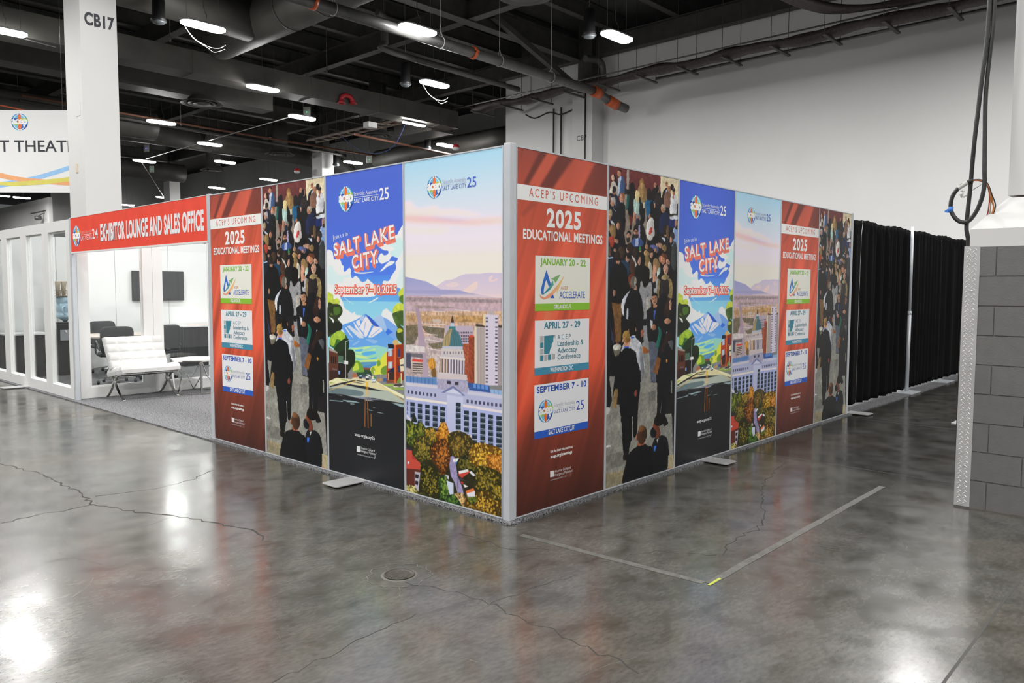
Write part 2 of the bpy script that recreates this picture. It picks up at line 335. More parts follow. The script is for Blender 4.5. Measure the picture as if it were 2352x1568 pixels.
# ------------------------------------------------------------------ printed artwork
M['header_red'] = mat('header_red_print', 'f0503c', 0.4)
M['letter_white'] = mat('white_lettering', (0.82, 0.82, 0.84), 0.5)
M['letter_pale'] = mat('pale_red_lettering', 'f2a095', 0.5)
UMM, VMM = 1001, 2435                     # a print's size in mm
GX, GY, SS = 272, 660, 3                  # colour samples across and up, and the drawing's oversampling
class Paint:
    """A small painter: the artwork is drawn on a grid of colours, v upward in mm."""
    def __init__(s, bg='808080'):
        s.w, s.h = GX*SS, GY*SS; s.a = np.empty((s.h, s.w, 3), np.float32); s.a[:] = s.c(bg)
    @staticmethod
    def c(h): return np.array([int(h[i:i+2], 16)/255 for i in (0, 2, 4)], np.float32)
    def px(s, P): P = np.asarray(P, np.float32).reshape(-1, 2); return np.stack([P[:, 0]/UMM*s.w, P[:, 1]/VMM*s.h], 1)
    def mask(s, P):
        x0, y0 = np.floor(P.min(0)).astype(int); x1, y1 = np.ceil(P.max(0)).astype(int)+1
        x0, y0 = max(x0, 0), max(y0, 0); x1, y1 = min(x1, s.w), min(y1, s.h)
        if x1 <= x0 or y1 <= y0: return None
        m = np.zeros((y1-y0, x1-x0), bool); X = np.arange(x0, x1)+.5; Y = (np.arange(y0, y1)+.5)
        xa, ya = P[:, 0], P[:, 1]; xb, yb_ = np.roll(xa, -1), np.roll(ya, -1)
        for p, q, r, t in zip(xa, ya, xb, yb_):
            if q == t: continue
            rows = np.nonzero((Y >= min(q, t)) & (Y < max(q, t)))[0]
            if len(rows) == 0: continue
            xi = p+(Y[rows]-q)*(r-p)/(t-q)
            m[rows] ^= (X[None, :] >= xi[:, None])
        return m, slice(y0, y1), slice(x0, x1)
    def smooth(s, P, k=5):
        n = len(P); out = []
        t = np.arange(k)[:, None]/k
        for i in range(n):
            a, b, c, d = P[i-1], P[i], P[(i+1) % n], P[(i+2) % n]
            out.append(.5*((2*b)+(c-a)*t+(2*a-5*b+4*c-d)*t*t+(3*b-a-3*c+d)*t**3))
        return np.concatenate(out)
    def fill(s, P, col, col2=None, alpha=1.0, smooth=False, tex=None, horiz=False):
        P = s.px(P)
        if smooth: P = s.smooth(P)
        r = s.mask(P)
        if r is None: return
        m, sy, sx = r; A = s.a[sy, sx]; c = s.c(col)
        if col2:
            if horiz: f = np.linspace(0, 1, m.shape[1], dtype=np.float32)[None, :, None]
            else: f = np.linspace(1, 0, m.shape[0], dtype=np.float32)[:, None, None]
            C_ = np.broadcast_to(c*(1-f)+s.c(col2)*f, A.shape)
        else: C_ = np.broadcast_to(c, A.shape)
        if tex:
            sc, am = tex; C_ = np.clip(C_*(1+am*noise2(m.shape, sc, sx.start, sy.start)[..., None]), 0, 1)
        A[m] = A[m]*(1-alpha)+C_[m]*alpha
    def ell(s, cx, cy, rx, ry, col, rot=0, **k):
        t = np.linspace(0, 2*np.pi, 28, endpoint=False); ca, sa = math.cos(rot), math.sin(rot)
        x, y = rx*np.cos(t), ry*np.sin(t); s.fill(np.stack([cx+x*ca-y*sa, cy+x*sa+y*ca], 1), col, **k)
    def shade(s, P, col, lo=.74, hi=1.16, **k):
        """A rounded form in a printed photo: lighter at its left, darker at its right."""
        c = s.c(col); h = lambda q: ''.join('%02x' % int(min(255, max(0, v*255*q))) for v in c)
        s.fill(P, h(hi), h(lo), horiz=True, **k)
    def warp(s, am, sc):
        dx, dy = noise2((s.h, s.w), sc)*am/UMM*s.w, noise2((s.h, s.w), sc, 4000, 9000)*am/VMM*s.h
        Y, X = np.mgrid[0:s.h, 0:s.w]; s.a = s.a[np.clip(Y+dy, 0, s.h-1).astype(int), np.clip(X+dx, 0, s.w-1).astype(int)]
    def blur(s, v0, rx, ry):
        j = int(v0/VMM*s.h); A = s.a[j:].astype(np.float64)
        for ax, r in ((0, max(1, int(ry/VMM*s.h))), (1, max(1, int(rx/UMM*s.w)))):
            for _ in range(2):
                p = np.concatenate([np.repeat(A.take([0], ax), r+1, ax), A, np.repeat(A.take([-1], ax), r, ax)], ax).cumsum(ax); n = A.shape[ax]
                A = (p.take(range(2*r+1, 2*r+1+n), ax)-p.take(range(n), ax))/(2*r+1)
        s.a[j:] = A
    def mottle(s, *oct):
        f = 1
        for sc, am in oct: f = f*(1+am*noise2((s.h, s.w), sc, 700*am, 300*am))
        s.a = np.clip(s.a*f[..., None], 0, 1).astype(np.float32)
    def line(s, P, w, col, alpha=1.0):
        P = np.asarray(P, float).reshape(-1, 2)
        for p, q in zip(P[:-1], P[1:]):
            d = q-p; l = np.hypot(*d) or 1; n = np.array([-d[1], d[0]])/l*w/2; e = d/l*w*.25
            s.fill(np.array([p-e+n, q+e+n, q+e-n, p-e-n]), col, alpha=alpha)
    def done(s): return s.a.reshape(GY, SS, GX, SS, 3).mean((1, 3))
_NZ = NPR.random((96, 96)).astype(np.float32)
def noise2(shape, sc, ox=0, oy=0):
    """Smooth value noise in -1..1, sc mm per cell, two octaves."""
    out = 0
    for o, am in ((1, .65), (2.3, .35)):
        y = ((np.arange(shape[0])+oy)/(GY*SS)*VMM/sc*o) % 96; x = ((np.arange(shape[1])+ox)/(GX*SS)*UMM/sc*o) % 96
        yi, xi = y.astype(int), x.astype(int); fy, fx = (y-yi)[:, None], (x-xi)[None, :]
        fy, fx = fy*fy*(3-2*fy), fx*fx*(3-2*fx); y1, x1 = (yi+1) % 96, (xi+1) % 96
        out = out+am*((_NZ[yi][:, xi]*(1-fx)+_NZ[yi][:, x1]*fx)*(1-fy)+(_NZ[y1][:, xi]*(1-fx)+_NZ[y1][:, x1]*fx)*fy)
    return out*2-1
def LOGO_SHAPES(cx, cy, r, word=False):
    """The striped globe as flat shapes: (colour, [(u, v)...], layer)."""
    out = []
    def cell(l0, l1, a0_, a1, col, k=0):
        P = []
        for l, seq in ((l0, np.linspace(a0_, a1, 5)), (l1, np.linspace(a1, a0_, 5))):
            for a in seq: P.append((cx+r*math.sin(l)*math.cos(a), cy+r*math.sin(a)))
        out.append((col, P, k))
    D = math.radians
    lon = [-90, -58, -14, 14, 58, 90]; lat = [-90, -52, -24, 2, 26, 54, 90]
    cols = [['3f86b8', '2f7fc0', '3b9ad0', '2d3f8c', '4aa3d8', '3f9fd6'], ['6fc3e6', '7cc7e4', '9fcf6a', '2454b4', '6fc0ea', '3a93d0'],
            ['e8502f', 'f4743c', 'f58a4a', 'f58a4a', 'f4743c', 'd93a3c'], ['58aee0', '2a63bc', '2f6fc8', 'b9d05a', '8fd0ea', '4fa6dc'], ['3c90cc', '2b3a84', '3787c8', '8cc152', '4fb0a8', '3f9fd6']]
    for i in range(5):
        for j in range(6): cell(D(lon[i]), D(lon[i+1]), D(lat[j]), D(lat[j+1]), cols[i][j])
    def arc(f, w):
        P = [f(t) for t in np.linspace(0, 1, 17)]; q = []
        for i, (x, y) in enumerate(P):
            a, b = P[max(i-1, 0)], P[min(i+1, 16)]; dx, dy = b[0]-a[0], b[1]-a[1]; l = math.hypot(dx, dy) or 1
            q.append((x-dy/l*w, y+dx/l*w, x+dy/l*w, y-dx/l*w))
        for a, b in zip(q[:-1], q[1:]): out.append(('f4f8fb', [(a[0], a[1]), (a[2], a[3]), (b[2], b[3]), (b[0], b[1])], 1))
    for s in (-1, 1):
        arc(lambda t: (cx+s*r*(.98*math.sin(t*math.pi)-.22), cy-r*.95*math.cos(t*math.pi)), r*.035)
    if word:
        v, f, x0, x1 = text_tris('acep', 0.035, .9); k = 1.92*r/(x1-x0)
        for j, t in enumerate(f): out.append(('fafcfd', [(cx-.96*r+(v[i][0]-x0)*k, cy-.22*r+v[i][1]*k) for i in t], 2+.004*j))
    return out
def ink_mesh(name, shapes, parent, fn):
    vs, fs, cs = [], [], []
    for col, P, k in shapes:
        o = len(vs); vs += [tuple(fn(u, v, k)) for u, v in P]; fs.append(tuple(range(o, o+len(P)))); cs += [lin(col)]*len(P)
    return colour_mesh(name, vs, fs, cs, parent)
def colour_mesh(name, vs, fs, cs, parent=None):
    mb = MB(); mb.add(vs, fs); o = mb.build(name, M['print'], parent)
    a = o.data.color_attributes.new('ink', 'FLOAT_COLOR', 'POINT')
    arr = np.ones((len(vs), 4), np.float32); arr[:, :3] = np.asarray(cs, np.float32); a.data.foreach_set('color', arr.ravel()); return o
def srgb2lin(a): return np.where(a <= .04045, a/12.92, ((a+.055)/1.055)**2.4)
def print_mesh(name, img, extra, gain=1.0):
    """One flat print: a grid of colour samples plus crisp lettering and marks on top of it (mm units, v up)."""
    b = 0.009; nx, ny = GX, GY
    X, Z = np.meshgrid(np.linspace(b, UMM/1000-b, nx), np.linspace(b, VMM/1000-b, ny))
    V = np.stack([X, np.full_like(X, 0.003), Z], -1).reshape(-1, 3)
    i = np.arange(nx*ny).reshape(ny, nx); F = np.stack([i[:-1, :-1], i[:-1, 1:], i[1:, 1:], i[1:, :-1]], -1).reshape(-1, 4)
    col = np.clip(srgb2lin(img.reshape(-1, 3))*gain, 0, .92)
    ev, ef, ec = [], [], []
    for c_, P, k in extra:
        o = len(V)+len(ev); ev += [(u/1000, 0.0022-0.00025*k, v/1000) for u, v in P]; ef.append(tuple(range(o, o+len(P)))); ec += [[min(q, .92) for q in lin(c_)]]*len(P)
    nv = len(V)+len(ev); me = bpy.data.meshes.new(name); me.vertices.add(nv)
    co = np.concatenate([V, np.array(ev).reshape(-1, 3)]) if ev else V; me.vertices.foreach_set('co', co.astype(np.float32).ravel())
    lens = np.array([4]*len(F)+[len(f) for f in ef], np.int32); li = np.concatenate([F.ravel(), np.array([x for f in ef for x in f], int)]).astype(np.int32)
    me.loops.add(len(li)); me.loops.foreach_set('vertex_index', li); me.polygons.add(len(lens))
    me.polygons.foreach_set('loop_start', np.concatenate([[0], np.cumsum(lens)[:-1]]).astype(np.int32)); me.polygons.foreach_set('loop_total', lens)
    me.update(calc_edges=True); me.validate()
    a = me.color_attributes.new('ink', 'FLOAT_COLOR', 'POINT'); arr = np.ones((nv, 4), np.float32); arr[:len(V), :3] = col
    if ec: arr[len(V):, :3] = np.array(ec)
    a.data.foreach_set('color', arr.ravel()); me.materials.append(M['print'])
    o = bpy.data.objects.new(name, me); C.objects.link(o); return o
def text_shapes(s, p0, p1, h, col, bold=0.0, spacing=1.0, layer=2, shear=0.0, curve=0.0, hv=None):
    """Lettering from p0 to p1 (baseline ends, mm), cap height h along the normal of the baseline or along hv."""
    v, f, x0, x1 = text_tris(s, bold, spacing); p0, p1 = np.array(p0, float), np.array(p1, float); d = (p1-p0)/(x1-x0)
    n = np.array(hv, float) if hv is not None else np.array([-(p1-p0)[1], (p1-p0)[0]])/np.hypot(*(p1-p0))*h
    n = n/CAPH; out = []
    for j, t in enumerate(f): out.append((col, [tuple(p0+d*(v[i][0]-x0+shear*v[i][1])+n*v[i][1]) for i in t], layer+.006*j/ (1+.003*len(f))))
    return out
_v, _q, _w, _e = text_tris('H'); CAPH = max(y for x, y in _v)
ART = {}
ART['A'] = [
 ('P','8a3a2d',[0,2100,1001,2100,1001,2436,0,2436],'a8432f',1,0,0,0),
 ('P','a8432f',[0,1500,1001,1500,1001,2100,0,2100],'c24f38',1,0,0,0),
 ('P','c24f38',[0,1000,1001,1000,1001,1500,0,1500],'b8452d',1,0,0,0),
 ('P','b8452d',[0,560,1001,560,1001,1000,0,1000],'6e2c1e',1,0,0,0),
 ('P','6e2c1e',[0,0,1001,0,1001,560,0,560],'3a1a13',1,0,0,0),
 ('Y',),
 ('P','4a211c',[59,2199,111,2202,305,2439,229,2434],0,0.7,0,0,0),
 ('P','4a211c',[231,2201,363,2204,588,2440,428,2433],0,0.72,0,0,0),
 ('P','48201b',[685,2204,996,2200,996,2443,858,2437],0,0.55,0,0,0),
 ('P','4a211c',[417,2351,449,2349,216,2131,186,2133],0,0.0,0,0,0),
 ('P','c8573f',[111,2202,223,2201,424,2432,313,2438],0,0.6,0,0,0),
 ('P','c8563e',[371,2200,668,2203,831,2434,614,2438],0,0.5,0,0,0),
 ('P','7d3528',[68,1993,216,2097,141,2093,39,2005],0,0.5,0,0,0),
 ('S','f3f3f1',[9,2194,1001,2194,1003,2097,10,2095],1),
 ('T','ACEP’S UPCOMING',(125,2123),(879,2123),55,'d9583f',0.0,1.45,2,0),
 ('T','2025',(304,1940),(679,1940),114,'f6f6f4',0.035,1.12,2,0),
 ('T','EDUCATIONAL MEETINGS',(67,1847),(939,1847),60,'f6f6f4',0.03,1.06,2,0),
 ('S','f2f1e6',[190,1740,793,1740,789,1370,188,1369],1),
 ('S','90c73c',[189,1419,790,1420,789,1370,188,1369],2),
 ('T','JANUARY 20 - 22',(241,1681),(741,1681),42,'84c23e',0.028,1.05,3,0),
 ('S','3a72cf',[306,1648,282,1597,291,1560,305,1580],2),
 ('S','3a72cf',[282,1597,247,1513,278,1508,291,1560],2),
 ('S','3a72cf',[247,1513,254,1484,278,1490,278,1508],2),
 ('S','3a72cf',[306,1648,305,1580,332,1531,353,1549],2),
 ('S','2f62c4',[346,1464,351,1455,389,1455,375,1487],2),
 ('S','2f90a6',[254,1484,269,1477,346,1514,336,1531,283,1493],3),
 ('S','5aa898',[336,1531,346,1514,382,1546,373,1578],3),
 ('S','86ba78',[350,1586,374,1583,405,1558,456,1620],3),
 ('S','f29a78',[238,1486,243,1459,283,1446,283,1460,252,1469],3),
 ('S','f4a684',[283,1460,283,1446,346,1460,383,1484,346,1490],3),
 ('S','f6b88a',[346,1490,383,1484,418,1511,428,1549],3),
 ('S','f8c87c',[501,1616,428,1549,418,1511,420,1489,438,1520],3),
 ('T','ACEP',(459,1513),(540,1513),23,'d2805c',0,1,3,0),
 ('T','ACCELERATE',(445,1453),(734,1453),49,'2f5fc4',0.0,0.95,3,0),
 ('T','ORLANDO,FL',(384,1383),(581,1383),27,'f4f6ee',0.028,1,3,0),
 ('S','f1f1f3',[189,1306,788,1307,787,938,189,937],1),
 ('S','4a93b2',[188,987,787,988,787,938,189,937],2),
 ('T','APRIL 27 - 29',(283,1249),(682,1249),42,'3a8296',0.028,1.05,3,0),
 ('T','WASHINGTON D.C.',(351,950),(611,950),28,'f2f6f8',0.028,1,3,0),
 ('S','3f8a9c',[285,1200,404,1202,404,1075,285,1076],2),
 ('S','f1f1f3',[389,1200,395,1200,403,1175,403,1155,383,1156,383,1177],3),
 ('S','f1f1f3',[383,1156,403,1155,404,1074,367,1075,366,1142],3),
 ('S','f1f1f3',[366,1124,367,1075,341,1075,348,1102],3),
 ('S','b9b9b9',[243,1201,281,1201,279,1161,244,1161],2),
 ('S','3f8a9c',[244,1156,279,1157,280,1120,244,1119],2),
 ('S','b9b9b9',[244,1113,280,1114,280,1075,244,1075],2),
 ('S','3f8a9c',[244,1071,280,1070,280,1032,245,1032],2),
 ('S','b9b9b9',[287,1071,321,1071,320,1031,287,1031],2),
 ('S','3f8a9c',[326,1071,362,1071,362,1032,326,1032],2),
 ('S','b9b9b9',[369,1071,404,1071,403,1033,369,1032],2),
 ('T','A C E P',(428,1169),(573,1169),34,'3a7d90',0,1,3,0),
 ('T','Leadership &',(429,1123),(723,1123),35,'33788c',0.01,1,3,0),
 ('T','Advocacy',(429,1076),(648,1076),35,'33788c',0.01,1,3,0),
 ('T','Conference',(430,1030),(687,1030),35,'33788c',0.01,1,3,0),
 ('S','f2f2f6',[188,872,786,875,785,506,190,503],1),
 ('S','2f62c9',[190,553,786,557,785,506,190,503],2),
 ('T','SEPTEMBER 7 - 10',(211,816),(761,816),41,'2350b0',0.028,1.05,3,0),
 ('G',307,684,79),
 ('T','Scientific Assembly',(392,702),(630,702),27,'bcc0c9',0,1,3,0),
 ('S','c2c5cc',[392,693,630,691,630,689,392,691],3),
 ('T','SALT LAKE CITY',(392,657),(631,657),25,'2f4f9a',0,1.05,3,0),
 ('T','25',(644,653),(734,653),65,'2f55b8',0.0,1,3,0),
 ('T','SALT LAKE CITY,UT',(337,517),(628,517),31,'f2f4fa',0.028,1,3,0),
 ('T','Get the latest information at',(358,387),(608,387),18,'efe6e2',0.03,1,2,0),
 ('T','acep.org/meetings',(361,349),(602,349),21,'f4efec',0.035,1,2,0),
 ('S','ece6e4',[358,260,400,257,401,213,359,215],2),
 ('T','American College of',(407,240),(590,240),18,'e8e0de',0.0,1,2,0),
 ('T','Emergency Physicians’',(407,214),(612,214),18,'e8e0de',0.0,1,2,0),
 ('T','ADVANCING EMERGENCY CARE',(360,189),(539,189),9,'dccfcc',0.0,1,2,0),
 ('L','dccfcc',2,[542,188,579,187,585,203,590,180,604,189],1),
]
ART['B'] = [
 ('P','1b191a',[0,0,1001,0,1001,2436,0,2436],0,1,0,0,0),
 ('P','6c3131',[-10,2443,725,2435,732,2225,-4,2164],'5a2a2a',1,0,0,0),
 ('P','a59c92',[235,2434,267,2432,265,2282,234,2283],0,1,0,0,0),
 ('P','d9cba8',[717,2433,1010,2435,1009,2231,715,2241],0,1,0,0,0),
 ('P','958779',[198,2236,522,2257,533,1875,206,1861],'8a7c70',1,0,0,0),
 ('P','1f1d1f',[210,2280,288,2284,282,2235,208,2241],0,1,0,0,0),
 ('P','c9bfb4',[53,2319,93,2320,121,2287,129,2222,15,2223,20,2277],0,1,1,0,0),
 ('E','d9a98e',[53,2350,18,24]),
 ('P','1d1717',[58,2377,86,2377,107,2340,117,2293,93,2304,73,2348],0,1,1,0,0),
 ('P','3f5a86',[126,2354,191,2361,211,2316,208,2237,125,2229],0,1,1,0,0),
 ('P','c6cfe0',[119,2349,153,2372,160,2358,137,2238,118,2236],0,1,0,0,0),
 ('E','c98f70',[134,2392,23,26]),
 ('P','2a2220',[115,2411,132,2421,159,2416,162,2395,144,2409],0,1,1,0,0),
 ('P','1a1819',[308,2344,340,2325,349,2274,359,2138,329,2071,286,2068,252,2129,253,2241,281,2271,278,2319],0,1,1,0,0),
 ('P','6b2f24',[275,2079,327,2079,312,2010,289,2008],0,1,0,0,0),
 ('P','17120f',[286,2012,312,2014,311,1973,287,1972],0,1,0,0,0),
 ('P','17605c',[247,2224,275,2231,259,2138,229,2132],0,1,1,0,0),
 ('P','9a7a4a',[446,2329,506,2313,517,2252,494,2197,420,2195,394,2302],0,1,1,0,0),
 ('E','94703e',[445,2348,29,37]),
 ('P','b08a58',[432,2346,483,2339,477,2294,457,2235,440,2282],0,1,1,0,0),
 ('P','1e1b1b',[413,2199,501,2206,496,2107,422,2102],0,1,0,0,0),
 ('P','a9c4bb',[347,2217,419,2232,453,2198,440,2124,415,2101,349,2103,335,2176],0,1,1,0,0),
 ('P','d8c48e',[377,2288,411,2277,423,2228,391,2193,359,2226,358,2270],0,1,1,0,0),
 ('P','c48a6c',[333,2112,365,2106,355,2036,336,2043],0,1,1,0,0),
 ('P','6d7076',[364,2104,422,2104,424,2029,366,2025],0,1,0,0,0),
 ('P','18181a',[415,2227,435,2229,469,2150,492,2148,487,2041,424,2037,417,2150],0,1,1,0,0),
 ('P','c7c0a6',[458,2202,500,2208,495,2156,467,2154],0,1,0,0,0),
 ('P','1d5d84',[523,2232,598,2258,640,2209,617,2187,571,2129,528,2091,500,2190],0,1,1,0,0),
 ('P','1f1a1a',[551,2319,591,2296,593,2239,531,2225,520,2290],0,1,1,0,0),
 ('P','c08f78',[619,2199,638,2205,643,2168,628,2167],0,1,1,0,0),
 ('P','17161a',[573,2208,611,2232,648,2118,572,2113],0,1,0,0,0),
 ('E','c08468',[640,2349,24,25]),
 ('P','191718',[612,2315,717,2308,720,2224,591,2230],0,1,1,0,0),
 ('E','b07c66',[685,2326,21,28]),
 ('P','14100f',[650,2348,680,2359,691,2322,660,2299],0,1,1,0,0),
 ('P','1b191a',[644,2285,722,2283,738,1998,644,1993],0,1,0,0,0),
 ('P','2c2321',[675,2280,715,2258,713,2199,646,2206,647,2260],0,1,1,0,0),
 ('P','1b1c22',[772,2322,832,2344,852,2278,754,2257],0,1,1,0,0),
 ('P','b7c4d8',[796,2322,818,2337,822,2301,797,2297],0,1,0,0,0),
 ('E','b98062',[808,2375,23,26]),
 ('L','2a1a16',4,[789,2378,827,2381],1),
 ('P','7d5948',[793,2303,865,2322,887,2264,879,2182,789,2184,773,2246],0,1,1,0,0),
 ('E','a8765c',[850,2341,29,26]),
 ('P','15151a',[804,2189,873,2186,877,2088,811,2104],0,1,0,0,0),
 ('E','1d1917',[898,2359,29,23]),
 ('P','1c1c20',[719,2258,774,2259,777,2170,721,2178],0,1,0,0,0),
 ('P','d6d6dc',[882,2289,956,2305,981,2246,970,2137,871,2141,875,2220],0,1,1,0,0),
 ('E','ab7458',[926,2323,23,29]),
 ('P','1d1613',[904,2341,942,2350,943,2329,906,2329],0,1,1,0,0),
 ('E','b07a5e',[920,2280,13,14]),
 ('P','3a3424',[871,2141,970,2142,966,2128,871,2128],0,1,0,0,0),
 ('P','c6cbd4',[854,2112,997,2139,998,2102,913,2092],0,1,0,0,0),
 ('P','1d2a66',[848,2094,997,2098,974,2033,846,2032],0,1,0,0,0),
 ('E','a87a5f',[765,2175,37,33]),
 ('P','a89c8c',[748,2208,796,2199,804,2161,777,2174,740,2192],0,1,1,0,0),
 ('P','1d2547',[766,2144,830,2140,870,2048,859,1992,719,1984,716,2098],0,1,1,0,0),
 ('P','1a1818',[587,2130,649,2093,657,1943,539,1937,550,2086],0,1,1,0,0),
 ('E','b97d62',[566,2100,17,21]),
 ('P','dad6d0',[558,2077,615,2076,644,1938,539,1918,519,2006],0,1,1,0,0),
 ('P','cc4a45',[575,2009,605,2016,603,1978,569,1951,551,1966],0,1,1,0,0),
 ('E','928f8b',[408,2080,31,23]),
 ('E','b07b66',[403,2062,26,23]),
 ('E','2c3140',[396,2043,26,25]),
 ('P','1d1a1c',[366,2025,461,2027,500,1984,510,1874,326,1866,331,1974],0,1,1,0,0),
 ('P','a79bc0',[410,2020,433,2019,429,1911,404,1909],0,1,0,0,0),
 ('P','39538c',[326,1902,390,1921,468,1900,462,1859,320,1853],0,1,1,0,0),
 ('P','a9b4d6',[363,1907,404,1916,405,1857,356,1854],0,1,0,0,0),
 ('E','b57f67',[372,1959,33,35]),
 ('E','2b2220',[375,1930,28,20]),
 ('P','1f1916',[336,1989,366,2006,402,1997,405,1973,367,1987,344,1971],0,1,1,0,0),
 ('L','151010',4,[342,1966,402,1970],1),
 ('P','23273a',[61,2223,115,2220,147,2161,77,2124,35,2182],0,1,1,0,0),
 ('E','9b6a54',[71,2236,20,15]),
 ('E','2a211d',[71,2263,25,25]),
 ('E','171312',[35,2221,28,14]),
 ('E','8a5c48',[20,2193,16,23]),
 ('E','d49a80',[171,2208,27,34]),
 ('P','9a6238',[155,2238,196,2247,210,2221,200,2194,181,2226],0,1,1,0,0),
 ('P','c8d6ee',[157,2177,193,2181,187,2169,163,2168],0,1,0,0,0),
 ('P','17181b',[141,2160,195,2174,222,2127,221,1964,155,1960,131,2081],0,1,1,0,0),
 ('E','c48f76',[51,2156,24,23]),
 ('P','aea9a3',[32,2194,75,2203,95,2180,91,2146,62,2169,35,2178],0,1,1,0,0),
 ('P','1d1f28',[10,2111,70,2135,133,2097,144,2019,32,2031],0,1,1,0,0),
 ('L','d3dae6',3,[53,2130,97,2104,104,2118],1),
 ('E','b9a07a',[25,2081,26,30]),
 ('E','b07e64',[17,2049,17,20]),
 ('P','c9cbd6',[32,2037,87,2007,90,1990,39,2010],0,1,0,0,0),
 ('P','1a1719',[131,1947,205,1959,222,1849,110,1844],0,1,1,0,0),
 ('P','2e1f1a',[133,2045,176,2029,198,1967,191,1915,162,1965,121,1955,107,2020],0,1,1,0,0),
 ('E','c28d74',[128,1993,20,29]),
 ('P','8f7448',[52,2005,95,1984,101,1914,68,1885,18,1956],0,1,1,0,0),
 ('E','b5806a',[11,1979,11,24]),
 ('P','b34330',[13,1902,68,1909,86,1843,42,1841],0,1,1,0,0),
 ('P','171414',[245,1952,274,1968,304,1953,298,1930,246,1936],0,1,1,0,0),
 ('E','b98a72',[269,1930,25,22]),
 ('P','1c1c1e',[238,1913,291,1917,283,1881,253,1880],0,1,0,0,0),
 ('E','b98a74',[109,1887,29,24]),
 ('P','16120f',[85,1905,128,1932,160,1913,161,1870,133,1888,102,1895],0,1,1,0,0),
 ('L','151010',3,[82,1884,119,1884],1),
 ('E','c59a84',[807,1971,21,25]),
 ('P','2a201b',[769,2033,825,2042,846,2017,815,1966,761,1980],0,1,1,0,0),
 ('P','c6cfe0',[746,1945,798,1933,799,1905],0,1,0,0,0),
 ('E','5f4d36',[843,1991,23,57]),
 ('P','8fabda',[924,2009,995,2028,1000,1882,945,1880],0,1,1,0,0),
 ('E','b3846c',[974,2059,24,38]),
 ('E','2a2320',[978,2036,18,17]),
 ('E','c4957e',[894,1937,20,22]),
 ('E','3a2f2a',[916,1965,37,31]),
 ('E','15120f',[662,1914,47,30]),
 ('P','2c8a4a',[421,1861,445,1845,450,1824,421,1827],0,1,1,0,0),
 ('E','bd8f78',[441,1816,16,7]),
 ('P','5b6496',[601,1872,687,1872,700,1828,657,1824,583,1846],0,1,1,0,0),
 ('E','c39a84',[690,1889,24,22]),
 ('E','15110f',[670,1919,56,31]),
 ('E','9a7a50',[791,1857,36,28]),
 ('E','b58a74',[734,1874,27,22]),
 ('E','b78c6a',[526,1854,24,20]),
 ('P','3a3d3e',[920,1899,980,1893,986,1705,901,1703],0,1,1,0,0),
 ('L','9fb6d8',4,[912,1877,954,1918],1),
 ('E','c4957e',[894,1924,20,24]),
 ('E','c48c74',[733,1765,21,27]),
 ('E','c88a68',[777,1763,37,43]),
 ('P','6a3a24',[756,1809,824,1811,838,1775,801,1778,745,1789],0,1,1,0,0),
 ('E','c09078',[852,1748,33,35]),
 ('P','241c1a',[816,1777,882,1787,896,1742,850,1771],0,1,1,0,0),
 ('L','3a2018',3,[757,1764,777,1765],1),
 ('L','3a2018',3,[830,1745,871,1746],1),
 ('L','7a3028',3,[766,1741,790,1741],1),
 ('P','1a1718',[723,1699,901,1721,921,1617,726,1614],0,1,1,0,0),
 ('P','a9adb0',[656,1584,710,1603,731,1572,710,1493,647,1501],0,1,1,0,0),
 ('P','8b774e',[727,1593,905,1601,935,1486,914,1436,844,1447,699,1461,702,1559],0,1,1,[18,0.25],0),
 ('P','2a2324',[749,1602,864,1594,861,1460,729,1460,736,1559],0,1,1,0,0),
 ('E','c99c86',[819,1682,39,42]),
 ('P','9c8a60',[764,1630,829,1642,878,1618,823,1600,757,1604],0,1,1,0,0),
 ('P','18171a',[730,1465,851,1464,856,1312,735,1315],0,1,1,0,0),
 ('L','c06a3a',4,[866,1633,875,1627],1),
 ('P','17161a',[606,1583,664,1592,665,1529,607,1545],0,1,1,0,0),
 ('P','9a7a50',[635,1762,690,1763,727,1716,710,1661,670,1652,627,1714],0,1,1,0,0),
 ('P','c79278',[629,1716,670,1698,664,1630,704,1614,631,1575,623,1604],0,1,1,0,0),
 ('P','c2d6cc',[692,1682,730,1693,729,1657,685,1616],0,1,1,0,0),
 ('E','b09160',[529,1801,38,26]),
 ('P','8d7448',[509,1769,570,1767,572,1692,506,1698],0,1,1,0,0),
 ('E','c0917a',[598,1792,26,26]),
 ('E','3b2a22',[583,1833,43,22]),
 ('P','c4bba6',[565,1735,610,1705,612,1617,577,1606,559,1696],0,1,1,0,0),
 ('E','b98a74',[657,1824,22,28]),
 ('E','1a1614',[658,1803,23,17]),
 ('P','191818',[389,1692,492,1711,515,1562,392,1561],0,1,1,0,0),
 ('E','17130f',[462,1754,53,46]),
 ('E','c0907c',[428,1737,19,32]),
 ('P','9b9b9d',[462,1582,512,1537,590,1577,615,1529,620,1440,575,1449,553,1474,537,1277,488,1278,469,1404,428,1487,435,1536],0,1,1,[25,0.08],0),
 ('P','151211',[507,1699,570,1679,568,1574,504,1534,471,1586,476,1677],0,1,1,0,0),
 ('P','b5b0a6',[535,1453,584,1458,603,1373,555,1348,533,1403],0,1,1,0,0),
 ('P','24405a',[167,1734,265,1733,292,1673,257,1614,245,1680,202,1711],0,1,1,0,0),
 ('E','4a3626',[176,1801,39,45]),
 ('E','c39a86',[263,1821,21,28]),
 ('E','2e211b',[293,1842,43,33]),
 ('E','c0917a',[261,1752,30,25]),
 ('E','231a16',[276,1774,33,25]),
 ('P','c7c3bd',[314,1779,358,1762,399,1706,374,1693],0,1,0,0,0),
 ('E','3a2b20',[364,1801,34,45]),
 ('P','6e3020',[281,1625,346,1644,372,1622,333,1605,306,1523,274,1588],0,1,1,0,0),
